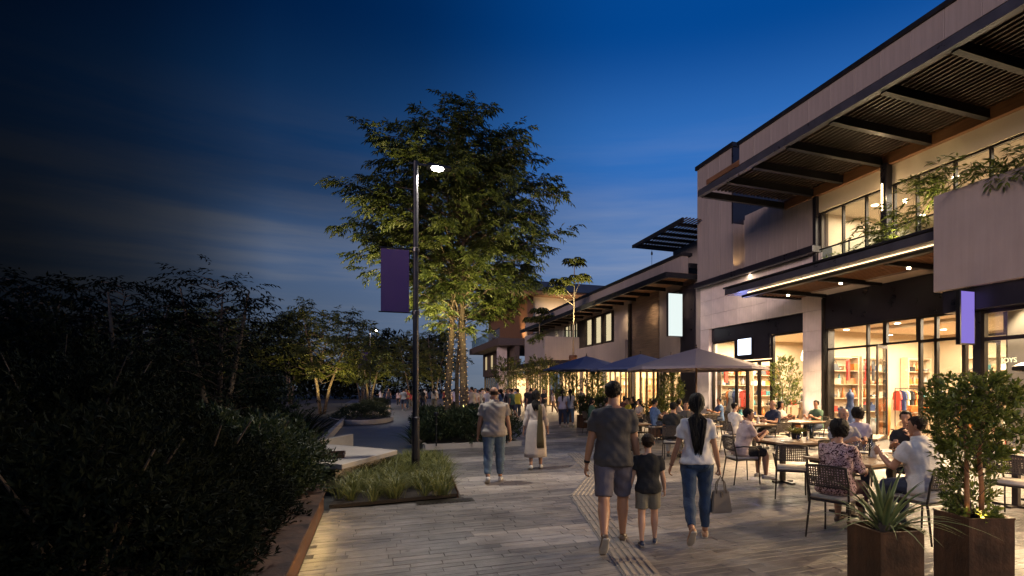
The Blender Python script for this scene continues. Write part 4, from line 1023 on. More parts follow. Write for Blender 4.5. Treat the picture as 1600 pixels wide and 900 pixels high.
park_tree('darker spreading tree left of the glowing yellow tree', (-8.2, 35.5, .2), 6.3, 6.5, 22, light=170, n=42)
park_tree('small lit tree beside the distant lamp post', (-.4, 47, .2), 6.2, 5.0, 23, light=180, n=34)
park_tree('feathery tree behind the nearest lamp pole', (3.4, 55, 0), 7.5, 5.0, 24, light=170, n=34)
park_tree('slim dark tree between lamp pole and big trunk', (6.0, 60, 0), 8.5, 5.0, 25, m=L_mid, light=130, n=28)
park_tree('dark tree closing the far end of the promenade', (9.2, 78, 0), 9.5, 7, 26, m=L_mid, light=0, n=30)
park_tree('dark conical tree rising behind the glowing trees', (-7.5, 58, 0), 9.6, 5, 27, m=L_dark, n=34)
park_tree('far dark tree behind the distant lamp post', (-1.5, 72, 0), 9.0, 8, 28, m=L_dark, n=32)
park_tree('far dark tree at the left of the conical one', (-15, 60, 0), 8.0, 8, 29, m=L_dark, n=32)
# silhouettes at left
GL = 'dark trees standing against the sky at left'
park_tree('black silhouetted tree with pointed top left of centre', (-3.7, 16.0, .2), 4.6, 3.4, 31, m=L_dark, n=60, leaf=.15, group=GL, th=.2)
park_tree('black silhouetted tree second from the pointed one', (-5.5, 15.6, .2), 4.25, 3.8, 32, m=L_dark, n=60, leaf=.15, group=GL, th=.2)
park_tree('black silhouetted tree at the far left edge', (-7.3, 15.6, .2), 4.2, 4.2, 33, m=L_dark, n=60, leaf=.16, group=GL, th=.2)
park_tree('dim tree with pale lit leaves behind the pointed silhouette', (-6.8, 22.5, .2), 4.4, 4.8, 34, m=L_mid, n=46, leaf=.2, group=GL, th=.2, light=90, col_=(1, .9, .7))
for k, (x, y, h) in enumerate(((-13.5, 6.0, 6.8), (-12.5, 1.5, 7.0), (-11.5, -3.0, 7.0), (-11.0, -7.5, 7.0))):  # out-of-view trees added to keep the sun off the left shrubs
    park_tree(('unseen tall tree added to block the low sun at left, '+('nearest the silhouettes', 'second in its row', 'third in its row', 'last in its row')[k]), (x, y, 0), h, 6.4, 40+k, m=L_dark, n=90, leaf=.5, group='unseen trees added to block the low sun', th=.08)

def shrub(label, loc, rx, ry, rz, n, seed, m=L_dark, L=.11, W=.035, k=7, name='shrub', cat='shrub', group=None, stems=5, base=.0, spread=.8):
    rs = np.random.default_rng(seed)
    t = thing(name, label, cat, loc, 0, group)
    n = int(n*1.7); L *= .72; W *= .72
    d = rdir(rs, n); d[:, 2] = np.abs(d[:, 2])*.95-.12
    lump = 1+.16*np.sin(d[:, 0]*5+seed)*np.cos(d[:, 1]*4.3)+.12*np.sin(d[:, 2]*7+d[:, 0]*6+seed*2)+.06*rs.normal(size=n)
    r = (rs.uniform(.45, 1, n)**.5)*lump
    P = d*np.array([rx, ry, rz])*r[:, None]; P[:, 2] = np.maximum(P[:, 2]+rz*.12, .06)
    A = unit(d*np.array([1, 1, .8])+np.array([0, 0, .45])+.35*rs.normal(size=(n, 3)))
    PP, DD, UU, LL, WW = sprigs(rs, P, A, k, L, W, spread)
    leafmesh('foliage', PP, DD, UU, LL, WW, .4+.25*rs.normal(size=len(PP)), m, t)
    b = MB()
    for q in range(stems):
        a = 6.28*q/stems+seed; b.tube([(math.cos(a)*.05, math.sin(a)*.05, 0), (math.cos(a)*rx*.3, math.sin(a)*ry*.3, rz*.5), (math.cos(a)*rx*.6, math.sin(a)*ry*.6, rz*.9)], [.025, .016, .006], 5)
    b.obj('stems', M_barkdk, t)
    return t
GS = 'dark shrubs behind the rusted ledge'
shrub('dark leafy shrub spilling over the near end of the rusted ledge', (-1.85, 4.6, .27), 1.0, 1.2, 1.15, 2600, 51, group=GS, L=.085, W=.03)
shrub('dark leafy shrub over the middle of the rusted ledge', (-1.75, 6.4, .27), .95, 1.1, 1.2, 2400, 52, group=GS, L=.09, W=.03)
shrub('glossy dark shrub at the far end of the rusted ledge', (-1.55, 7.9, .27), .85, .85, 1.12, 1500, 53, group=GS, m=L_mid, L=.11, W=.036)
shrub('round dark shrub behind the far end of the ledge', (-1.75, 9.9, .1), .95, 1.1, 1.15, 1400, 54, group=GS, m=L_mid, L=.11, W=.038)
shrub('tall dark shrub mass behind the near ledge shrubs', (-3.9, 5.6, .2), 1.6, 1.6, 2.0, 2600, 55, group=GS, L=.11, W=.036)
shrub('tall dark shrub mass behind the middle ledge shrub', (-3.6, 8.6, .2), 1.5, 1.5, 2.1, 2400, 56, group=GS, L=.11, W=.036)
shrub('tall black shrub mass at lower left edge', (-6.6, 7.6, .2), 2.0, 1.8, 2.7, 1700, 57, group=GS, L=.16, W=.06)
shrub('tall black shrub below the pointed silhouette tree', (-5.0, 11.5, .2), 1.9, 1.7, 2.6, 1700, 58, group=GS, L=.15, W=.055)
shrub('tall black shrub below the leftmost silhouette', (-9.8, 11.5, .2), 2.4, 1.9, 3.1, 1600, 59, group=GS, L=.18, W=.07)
shrub('dim bushy shrub behind the strappy plants', (-4.4, 19.5, .2), 2.0, 2.0, 2.4, 1500, 60, group=GS, m=L_mid, L=.16, W=.055)
shrub('low dark shrub under the darker spreading tree', (-6.4, 28, .2), 2.6, 2.0, 2.2, 1200, 61, group=GS, L=.2, W=.07)
for i, (x, y, r) in enumerate(((-.6, 30, 1.3), (-.3, 40, 1.2), (.2, 51, 1.0))):
    shrub(('nearest', 'middle', 'farthest')[i]+' low planting on the rounded islands', (x, y, .23), r, r*1.7, .65, 700, 70+i, m=L_mid, L=.16, W=.03, group='low planting on the islands', cat='plant', name='bed_planting')
# low hedge round the big tree
def hedge():
    rs = np.random.default_rng(9); n = 3000
    t = thing('hedge', 'dense dark green low hedge filling the bed under the big tree', 'hedge', (0, 0, 0))
    x = rs.uniform(1.25, 4.1, n); y = rs.uniform(15.7, 21.3, n); top = .78+.12*np.sin(x*3)*np.cos(y*2.2)+.1*rs.normal(size=n)*.6
    edge = np.minimum(np.minimum(x-1.25, 4.1-x), y-15.7); top = top*np.clip(.55+edge*1.4, .5, 1)
    z = np.where(rs.random(n) < .6, top, rs.uniform(.15, 1, n)*top)
    P = np.stack([x, y, z], 1); A = np.stack([(x-2.7)*.35, np.where(edge < .3, -.6, 0), np.ones(n)], 1)+.45*rs.normal(size=(n, 3))
    PP, DD, UU, LL, WW = sprigs(rs, P, A, 7, .15, .034, .9)
    leafmesh('foliage', PP, DD, UU, LL, WW, .4+.25*rs.normal(size=len(PP)), L_mid, t)
hedge()
def blades(name, label, cat, loc, P, A, L, W, m, seg=4, droop=.6, group=None, kind=None, seed=1, tone=None, parent=None, margin=False):
    """curved tapering strap leaves"""
    rs = np.random.default_rng(seed); n = len(P); A = unit(A); S = unit(np.cross(A, np.array([0, 0, 1.0]))+.05*rs.normal(size=(n, 3)))
    L = L*rs.uniform(.65, 1.15, (n, 1)); rows = []
    hd = unit(A*np.array([1, 1, 0])+1e-6)
    for k in range(seg+1):
        t = k/seg; w = W*(1-t**2.2)*(.75+.9*t*(1-t)) if k < seg else W*.04
        c = P+A*L*t+(hd*.35-np.array([0, 0, 1.0])*.8)*droop*L*t**2.3
        nn = np.cross(S, A)
        rows.append((c-S*w/2+nn*w*.22, c, c+S*w/2+nn*w*.22))
    V = np.stack([np.stack(r, 1) for r in rows], 1).reshape(-1, 3)      # n,(seg+1),3
    st = (seg+1)*3; F = []
    for k in range(seg):
        a = k*3; F += [(a, a+1, a+4, a+3), (a+1, a+2, a+5, a+4)]
    F = np.array(F); idx = (np.arange(n)[:, None, None]*st+F[None]).reshape(-1)
    me = bpy.data.meshes.new(name); nf = n*len(F)
    me.vertices.add(len(V)); me.vertices.foreach_set('co', V.astype(np.float32).ravel())
    me.loops.add(nf*4); me.loops.foreach_set('vertex_index', idx.astype(np.int32))
    me.polygons.add(nf); me.polygons.foreach_set('loop_start', np.arange(0, nf*4, 4, dtype=np.int32)); me.update(calc_edges=True)
    tn = rs.uniform(0, 1, n) if tone is None else tone
    tv = np.repeat(tn[:, None], st, 1)
    if margin:
        tv = tv*.35; tv[:, 0::3] = .95; tv[:, 2::3] = .95
    me.attributes.new('tone', 'FLOAT', 'POINT').data.foreach_set('value', tv.astype(np.float32).ravel())
    me.materials.append(m); me.shade_smooth()
    o = link(name, me, parent)
    if label: o.location = loc; tag(o, label, cat, group, kind)
    return o
def grass():
    rs = np.random.default_rng(12); P = []; A = []
    for c in range(150):
        y = rs.uniform(8.52, 12.9); xl = np.interp(y, [8.5, 10.0, 13.0], [-.54, -.40, .5]); xr = np.interp(y, [8.5, 13], [1.14, 1.45]); x = rs.uniform(xl, xr); n = rs.integers(24, 58)
        h = rs.uniform(.65, 1.15); a = rs.uniform(0, 6.28, n); r = np.abs(rs.normal(size=n))*.05; sp = rs.uniform(.05, .75, n)
        P.append(np.stack([x+np.cos(a)*r, y+np.sin(a)*r, np.full(n, .05)], 1)); A.append(np.stack([np.cos(a)*sp, np.sin(a)*sp, np.ones(n)], 1)*h)
    P = np.concatenate(P); A = np.concatenate(A); ln = np.linalg.norm(A, axis=1)
    blades('grass', 'tall yellow green ornamental grass in the bed round the lamp pole', 'grass', (0, 0, 0), P, A, .52, .012, L_grass, 5, .55, kind='stuff', seed=13)
grass()
for i, (x, y, h, lab) in enumerate(((-2.1, 14.8, 1.15, 'dark strappy flax clump nearest the stone bench'), (-3.2, 13.2, 1.3, 'dark strappy flax clump left of the bench'), (-2.0, 17.4, 1.2, 'dark strappy flax clump beside the far path'), (-2.6, 20.5, 1.2, 'dark strappy flax clump farthest along the path'), (1.15, 16.2, .7, 'small strappy tuft at the left end of the hedge'))):
    rs = np.random.default_rng(80+i); n = 130 if i < 4 else 60; a = rs.uniform(0, 6.28, n); s = rs.uniform(.1, .95, n)
    P = np.stack([np.cos(a)*.35*s*h, np.sin(a)*.35*s*h, np.full(n, .0)], 1); A = np.stack([np.cos(a)*s, np.sin(a)*s, np.ones(n)*1.0], 1)
    t = thing('flax_plant', lab, 'plant', (x, y, .2 if i < 4 else .12), 0, 'strappy flax plants')
    blades('leaves', None, None, None, P, A, h*1.25, .045, L_dark if i < 3 else L_mid, 5, .5, seed=90+i, parent=t)
    part('crown_base', MB().lathe([(.2, 0), (.22, .08), (.1, .2)], 10), M_barkdk, t)
# far wood closing the view
def far_wood():
    rs = np.random.default_rng(15); n = 9000
    x = rs.uniform(-75, 12, n); y = rs.uniform(92, 104, n); h = 8.5+2.5*np.sin(x*.21)+1.5*np.sin(x*.53+1); z = rs.uniform(0, 1, n)**.7*h
    P = np.stack([x, y, z], 1); PP, DD, UU, LL, WW = sprigs(rs, P, rdir(rs, n)+np.array([0, 0, .4]), 5, .75, .3, .9)
    o = leafmesh('far_wood', PP, DD, UU, LL, WW, .3+.2*rs.normal(size=len(PP)), L_dark, None)
    tag(o, 'dark wood closing the view behind the park', 'wood', kind='stuff')
far_wood()

# slender palmate trees growing from the balcony box
def tuft_tree(label, loc, tops, r=.05, sc=1.):
    rs = np.random.default_rng(int(loc[1]*10))
    t = thing('tree', label, 'tree', loc, 0, 'slender tufted trees on the balconies')
    for k, (x, y, z) in enumerate(tops):
        x0, y0, z0 = (0, 0, 0) if k == 0 else (tops[0][0]*.5, tops[0][1]*.5, min(z*.78, tops[0][2]*.62))
        q = r if k == 0 else r*.5
        part('trunk', MB().tube([(x0, y0, z0), (x0+(x-x0)*.35, y0+(y-y0)*.35, z0+(z-z0)*.3), (x0+(x-x0)*.8, y0+(y-y0)*.8, z0+(z-z0)*.65), (x, y, z)], [q, q*.9, q*.7, q*.5], 7), mat('pale_bark', (.34, .27, .18), .8, 0, .3, 6, .4, 30), t, smooth=True)
        n = 14; a = np.arange(n)*2.4; P = np.stack([x+0*a, y+0*a, z+.05*np.arange(n)/n], 1); A = np.stack([np.cos(a), np.sin(a), .5-.06*np.arange(n)], 1)
        b = MB()
        ends = P+unit(A)*.55*sc
        for p, e in zip(P, ends): b.tube([p, e], .012, 4)
        b.obj('leaf_stalks', M_bark, t)
        Q, D, U = [], [], []
        for e, d in zip(ends, A):
            for j in range(8):
                g = 6.28*j/8; s = np.array([-d[1], d[0], 0]); dd = np.array([math.cos(g), math.sin(g), -.35]); Q.append(e); D.append(dd); U.append([0, 0, 1])
        leafmesh('crown', np.array(Q), np.array(D), np.array(U, float), .50*sc*rs.uniform(.8, 1.2, len(Q)), .17*sc, .6+.25*rs.normal(size=len(Q)), L_gold, t, curl=-.25)
    return t
tuft_tree('slender tall tree with palmate tufts rising past the canopy edge', (12.98+.2, 36.2, 4.0), ((.1, 0, 6.7), (.55, .1, 5.6), (-.9, -.1, 5.2), (-1.4, 0, 4.6)), .06)
part('root_pot', MB().lathe([(.25, 0), (.32, .3), (.28, .45)], 12, (13.18, 36.2, 3.6)), M_corten, B)
part('pot_bracket', MB().box((13.1, 36.1, 3.5), (15.62, 36.3, 3.6)), M_steel, B)
lamp('tuft_uplight', 'SPOT', (13.0, 34.6, 5.0), 900, (1, .82, .42), B, (13.3, 36.2, 9.6), spot_size=R(70), spot_blend=.7, shadow_soft_size=.1)
tuft_tree('shorter tufted tree behind the slender one on the far balcony', (13.6, 46, 5.96), ((0, 0, 2.6), (.7, 0, 2.0), (-.6, 0, 1.8)), .05)
# street trees by the far shopfronts
def street_tree(label, loc, h, w, seed, light):
    rs = np.random.default_rng(seed); t = thing('tree', label, 'tree', loc, 0, 'small trees by the far shops')
    part('trunk', MB().tube([(0, 0, 0), (.05, 0, h*.4), (0, .05, h*.75), (.03, 0, h*.95)], [.05, .04, .025, .01], 7), M_bark, t, smooth=True)
    n = 420; d = rdir(rs, n); r = rs.uniform(.35, 1, n)**.5*(1+.2*np.sin(d[:, 0]*6+d[:, 2]*5)); P = d*np.array([w*.5, w*.5, h*.30])*r[:, None]+np.array([0, 0, h*.70])
    PP, DD, UU, LL, WW = sprigs(rs, P, d+np.array([0, 0, .3]), 6, .20, .07, .8)
    leafmesh('crown', PP, DD, UU, LL, WW, .45+.25*rs.normal(size=len(PP)), L_gold, t)
    lamp('street_tree_light', 'SPOT', (.6, -1.0, .1), light, (1, .8, .4), t, (0, 0, h*.8), spot_size=R(70), spot_blend=.8, shadow_soft_size=.1)
street_tree('small lit street tree in front of the far shops', (10.4, 44, 0), 4.2, 2.6, 61, 160)
street_tree('small street tree right of its lit neighbour by the shops', (11.6, 39, 0), 4.0, 2.2, 62, 110)
# trailing and terrace plants on the corner building
def trailing(label, x0, x1, y0, y1, z, n, seed, up=.5, hang=.5, light=None, L=.22):
    rs = np.random.default_rng(seed); t = thing('balcony_plant', label, 'plant', (0, 0, 0))
    P = np.stack([rs.uniform(x0, x1, n), rs.uniform(y0, y1, n), z+rs.uniform(-hang, up, n)*rs.uniform(.2, 1, n)], 1)
    A = np.stack([-.7+.4*rs.normal(size=n), .5*rs.normal(size=n), .35+.5*rs.normal(size=n)], 1)
    PP, DD, UU, LL, WW = compound(rs, P, A, .36, 5, L, L*.22, .5)
    leafmesh('foliage', PP, DD, UU, LL, WW, .5+.25*rs.normal(size=len(PP)), L_ficus, t)
    b = MB()
    for k in range(0, n, 4): b.tube([(P[k][0]+.15, P[k][1], z), tuple(P[k])], .006, 4)
    b.obj('stems', M_barkdk, t)
    if light: lamp('plant_spot', 'SPOT', light[0], light[2], (1, .82, .40), t, light[1], spot_size=R(80), spot_blend=.7, shadow_soft_size=.05)
trailing('dark ferny plant spilling over the corner of the balcony box', 11.75, 12.3, 5.3, 7.9, 6.15, 110, 101, .45, .22)
trailing('lit leafy climber at the left end of the balcony box', 12.3, 13.4, 8.8, 10.0, 6.6, 90, 102, .75, .9, ((12.6, 9.2, 5.56), (12.8, 9.4, 7.2), 45))
trailing('lit shrubby plant before the terrace post', 13.2, 14.6, 10.6, 12.2, 6.2, 90, 103, .75, .6, ((13.4, 11.0, 5.56), (13.8, 11.4, 7), 40))
trailing('small leafy plant at the left end of the glass rail', 15.15, 15.6, 14.6, 15.3, 6.1, 40, 104, .35, .5)
trailing('green planting along the far balcony box', 12.95, 13.3, 42.6, 46.8, 6.05, 60, 105, .3, .5, None, .3)

# ------------------------------------------------------------- terrace furniture
M_chair = mat('chair_frame', (.045, .035, .028), .45, .3, .3, 6)
M_weave = mat('woven_cord', (.095, .072, .055), .7, 0, .35, 30, .2, 80)
M_cush = mat('seat_cushion', (.46, .40, .33), .85, 0, .15, 8, .15, 60)
M_top = mat('table_wood', (.27, .17, .10), .38, 0, .4, 3, .06, 30, stretch=(.6, 6, 6))
def make_chair(arms):
    t = thing('terrace_chair', 'dark chair', 'chair')
    for s in (-1, 1):
        part('leg', MB().tube([(s*.225, .23, 0), (s*.215, .205, .44)], [.010, .013], 8), M_chair, t, smooth=True)
        part('leg', MB().tube([(s*.235, -.27, 0), (s*.215, -.20, .44), (s*.225, -.245, .66), (s*.215, -.285, .83)], [.010, .014, .013, .012], 8), M_chair, t, smooth=True)
        if arms: part('arm_rest', MB().tube([(s*.222, -.24, .66), (s*.255, -.1, .68), (s*.265, .12, .665), (s*.25, .2, .60), (s*.222, .21, .44)], .012, 8), M_chair, t, smooth=True)
    part('seat_frame', MB().tube([(-.215, -.2, .43), (.215, -.2, .43), (.215, .205, .43), (-.215, .205, .43), (-.215, -.2, .43)], .013, 8), M_chair, t)
    part('cushion', MB().box((-.225, -.215, .437), (.225, .225, .487)), M_cush, t, bevel=.018, seg=3, smooth=True)
    part('back_rail', MB().tube([(-.215, -.285, .83), (-.1, -.305, .84), (.1, -.305, .84), (.215, -.285, .83)], .012, 8), M_chair, t, smooth=True)
    part('back_bar', MB().tube([(-.222, -.235, .60), (0, -.255, .60), (.222, -.235, .60)], .010, 8), M_chair, t, smooth=True)
    b = MB()
    for k in range(15):
        x = -.20+k*.0286; c = .02*(1-(x/.21)**2)
        b.bar((x, -.238-c, .605), (x, -.287-c, .832), .014, .004, (0, 1, 0))
    for k in range(8):
        z = .622+k*.028; yb = -.238-.049*(z-.605)/.227
        for q in range(6):
            xa, xb = -.215+q*.0717, -.215+(q+1)*.0717; ca, cb2 = .02*(1-(xa/.21)**2), .02*(1-(xb/.21)**2); o = .006 if (q+k) % 2 else -.006
            b.bar((xa, yb-ca+o, z), (xb, yb-cb2+o, z), .004, .013)
    part('woven_back', b, M_weave, t)
    return t
CH = {0: make_chair(False), 1: make_chair(True)}
CHused = {0: False, 1: False}
def chair(loc, rz, label, arms=0, group='dark woven chairs on the terrace'):
    if not CHused[arms]:
        c = CH[arms]; CHused[arms] = True; c.location = loc; c.rotation_euler = (0, 0, rz); c['label'] = label; c['group'] = group; return c
    return dup(CH[arms], loc, rz, label, group)
def table(loc, rz, w, d, label):
    t = thing('terrace_table', label, 'table', loc, rz, 'wooden tables on the terrace')
    n = 6; st = d/n
    for k in range(n): part('plank', MB().box((-w/2, -d/2+k*st+.002, .722), (w/2, -d/2+(k+1)*st-.002, .756)), M_top, t, bevel=.003)
    part('apron', MB().box((-w/2+.06, -d/2+.06, .68), (w/2-.06, d/2-.06, .7215)), M_chair, t)
    for s in ((-1, 1) if w > 1.1 else (0,)):
        x = s*(w/2-.32)
        part('leg', MB().box((x-.04, -.04, .03), (x+.04, .04, .68)), M_chair, t, bevel=.004)
        part('foot', MB().bar((x, -.30, .016), (x, .30, .016), .07, .03).bar((x-.2, 0, .0165), (x+.2, 0, .0165), .07, .027), M_chair, t)
    return t
R_ = math.radians
TABLES = {
 'front': ((6.42, 5.62, 0), R_(8), 1.55, 1.0, 'nearest wooden table laid with glasses beside the potted agave'),
 'plant': ((7.38, 7.95, 0), R_(-3), 1.5, 1.0, 'wooden table with a green plant centrepiece behind the handbag'),
 'back_grey': ((9.0, 8.25, 0), R_(35), 1.2, .9, 'table before the large shop window behind the bald diner'),
 'right': ((8.95, 5.15, 0), R_(4), 1.3, .9, 'table at the right edge beyond the tall potted shrub'),
 'mid': ((7.45, 11.9, 0), R_(20), 1.5, .95, 'wooden table beside the diner in black under the big umbrella'),
 'left': ((6.35, 13.4, 0), R_(0), 1.2, .9, 'table partly hidden by the man in the dark grey shirt'),
 'small': ((9.6, 12.1, 0), R_(-10), .85, .85, 'small square table left of the pink blouse diner'),
 'umb': ((9.3, 15.9, 0), R_(0), 1.3, .9, 'table below the nearest umbrella pole'),
 'yellow': ((8.4, 19.0, 0), R_(0), 1.3, .9, 'far table beside the diner in yellow'),
 'far': ((8.0, 16.9, 0), R_(10), 1.1, .9, 'far table at the left end of the terrace'),
 'e1': ((9.7, 21.2, 0), R_(5), 1.2, .9, 'table just past the blue umbrella'),
 'e2': ((11.2, 17.2, 0), R_(-8), 1.2, .9, 'table between the largest umbrella and the shop doors'),
 'e3': ((11.6, 12.6, 0), R_(12), 1.2, .9, 'table in front of the stone pier'),
 'e4': ((10.9, 23.6, 0), R_(0), 1.2, .9, 'table beyond the planters at the terrace end'),
 'door': ((12.2, 15.6, 0), R_(0), .9, .9, 'small table close to the stone pier'),
}
for k, v in TABLES.items(): table(*v)
def at_table(name, u, v, face=None):
    """place beside a table: offsets in its own frame -> (x, y)"""
    (x, y, _), rz, w, d, _l = TABLES[name]; c, s = math.cos(rz), math.sin(rz)
    return x+u*c-v*s, y+u*s+v*c
SEATS = {}
def seat(key, x, y, rz, label, arms=0):
    chair((x, y, 0), rz, label, arms); SEATS[key] = (x, y, rz)
seat('floral', 4.98, 4.83, R_(-68), 'woven chair under the diner in the floral blouse')
seat('white', 5.86, 4.42, R_(-2), 'woven chair of the man in the white shirt by the agave')
seat('bald', 7.02, 6.72, R_(165), 'chair of the bald diner facing the nearest table')
seat('hidden', 7.62, 6.05, R_(120), 'chair hidden behind the man in the white shirt')
seat('pink', 6.22, 8.18, R_(-100), 'chair of the diner in the pale pink blouse', 1)
seat('empty', 6.12, 6.83, R_(-40), 'empty metal armchair before the table with the plant', 1)
seat('greytee', 8.14, 7.42, R_(-52), 'woven chair of the diner in grey seen from behind')
seat('right', 7.95, 4.72, R_(-80), 'empty chair with pale cushion at the right edge', 1)
seat('right2', 9.2, 4.25, R_(0), 'chair tucked under the right edge table')
seat('black', 6.55, 11.15, R_(-35), 'chair of the diner in black under the big umbrella')
seat('mid2', 6.0, 12.5, R_(-75), 'empty chair next to the diner in black')
seat('mid3', 7.9, 12.8, R_(160), 'chair on the far side of the middle table')
seat('left1', 5.75, 13.1, R_(-90), 'chair half hidden behind the man in dark grey')
seat('left2', 6.3, 14.1, R_(180), 'chair behind the table left of the diner in black')
seat('small1', 8.9, 12.05, R_(-85), 'chair of the small diner in white by the bamboo table')
seat('small2', 10.35, 12.2, R_(95), 'chair of the older man in dark at the small table', 1)
seat('small3', 9.7, 11.35, R_(0), 'empty chair before the small square table', 1)
seat('umb1', 8.5, 15.7, R_(-90), 'chair left of the umbrella pole table')
seat('umb2', 9.4, 15.2, R_(0), 'chair in front of the umbrella pole table')
seat('yel1', 9.25, 19.1, R_(95), 'chair of the diner in yellow')
seat('yel2', 7.6, 18.9, R_(-90), 'chair facing the diner in yellow')
seat('far1', 7.25, 16.7, R_(-80), 'chair of the dark shirted diner at the far left table')
seat('far2', 8.75, 17.15, R_(100), 'chair of the long haired diner at the far left table')
seat('door1', 11.5, 15.5, R_(-90), 'chair at the small table close to the pier')

for tb, nm in (('e1', 'past the blue umbrella'), ('e2', 'by the shop doors'), ('e3', 'in front of the stone pier'), ('e4', 'at the terrace end')):
    for q, (u, v, r) in enumerate(((-.85, 0, -90), (.85, 0, 90), (0, -.7, 0), (0, .7, 180))):
        xx, yy_ = at_table(tb, u, v); seat(tb+str(q), xx, yy_, TABLES[tb][1]+R_(r), ('left', 'right', 'near', 'far')[q]+' side chair at the table '+nm, 0)

# tableware
M_gl = glass('drinking_glass', (.95, .97, .97), 2.2); M_china = mat('white_china', (.75, .72, .66), .25, 0, .05)
M_linen = mat('napkin_linen', (.55, .50, .44), .9, 0, .1); M_bottle = mat('dark_bottle_glass', (.02, .03, .02), .1, 0, .1, spec=.8); M_steelc = mat('cutlery_steel', (.6, .58, .55), .25, 1, .1)
ITM = {'wine_glass': (MB().lathe([(.033, 0), (.034, .003), (.005, .008), (.004, .085), (.030, .12), (.038, .155), (.032, .20), (.030, .20), (.036, .155), (.0, .10)], 14, cap=False).mesh('wine_glass', M_gl, True)),
       'tumbler': (MB().lathe([(.030, 0), (.036, .11), (.033, .11), (.028, .008), (0, .008)], 12, cap=False).mesh('tumbler', M_gl, True)),
       'plate': (MB().lathe([(.07, 0), (.13, .018), (.128, .021), (.07, .005), (0, .005)], 18, cap=False).mesh('plate', M_china, True)),
       'napkin': (MB().lathe([(.055, 0), (.050, .05), (.03, .13), (.008, .20)], 7).mesh('napkin', M_linen)),
       'bottle': (MB().lathe([(.036, 0), (.038, .01), (.038, .17), (.014, .23), (.014, .29), (.016, .30)], 12).mesh('bottle', M_bottle, True)),
       'menu': (MB().box((-.1, -.14, 0), (.1, .14, .006)).mesh('menu', GM['tan'])),
       'salt_shaker': (MB().lathe([(.02, 0), (.022, .05), (.016, .07), (.0, .078)], 10, cap=False).mesh('salt_shaker', M_steelc, True))}
def item(kind, tb, u, v, label, group):
    x, y = at_table(tb, u, v); o = link(kind, ITM[kind]); o.location = (x, y, .7575); o.rotation_euler = (0, 0, u*5+v*3)
    tag(o, label, kind.replace('_', ' '), group)
for k, (u, v) in enumerate(((-.34, -.12), (-.20, .10), (-.05, -.05), (.02, .2))): item('wine_glass', 'front', u, v, 'wine glass '+('nearest the floral diner', 'left of the dark bottle', 'in front of the upright napkin', 'behind the dark bottle')[k]+' on the nearest table', 'wine glasses on the nearest table')
for k, (u, v) in enumerate(((-.42, .08), (.22, -.2))): item('tumbler', 'front', u, v, 'short tumbler '+('by the floral diner', 'by the white shirted man')[k]+' on the nearest table', 'tumblers on the nearest table')
for k, (u, v) in enumerate(((-.52, .22), (.45, -.22), (.35, .3))): item('plate', 'front', u, v, 'white plate '+('at the far left corner', 'before the white shirted man', 'at the far right corner')[k]+' of the nearest table', 'plates on the nearest table')
item('bottle', 'front', .12, .08, 'dark bottle in the middle of the nearest table', None); item('napkin', 'front', .02, -.02, 'folded upright napkin on the nearest table', None); item('menu', 'front', -.1, -.34, 'tan menu lying on the nearest table', None)
item('tumbler', 'plant', -.25, -.2, 'tumbler before the pink blouse diner', None); item('menu', 'plant', .1, -.3, 'tan menu on the table with the plant', None); item('salt_shaker', 'plant', -.1, -.25, 'small steel shaker beside the plant centrepiece', None)
item('wine_glass', 'plant', .3, -.1, 'wine glass beside the plant centrepiece', None)
for k, (u, v) in enumerate(((-.5, -.25), (.5, .1))): item('plate', 'plant', u, v, ('left', 'right')[k]+' white plate on the table with the plant', None)
item('napkin', 'plant', .45, -.3, 'folded napkin on the table with the plant', None); item('bottle', 'plant', .38, .2, 'dark bottle on the table with the plant', None); item('salt_shaker', 'front', .3, .05, 'steel shaker on the nearest table', None); item('bottle', 'mid', -.1, 0, 'dark bottle on the middle table', None); item('tumbler', 'mid', .3, .1, 'tumbler on the middle table', None)
for tb, nm in (('mid', 'middle'), ('left', 'left hand'), ('small', 'small square'), ('umb', 'umbrella pole'), ('yellow', 'far yellow diner'), ('right', 'right edge'), ('far', 'far left')):
    item('wine_glass', tb, -.2, .1, f'wine glass on the {nm} table', None); item('plate', tb, .15, -.15, f'white plate on the {nm} table', None); item('napkin', tb, .2, .15, f'folded napkin on the {nm} table', None)

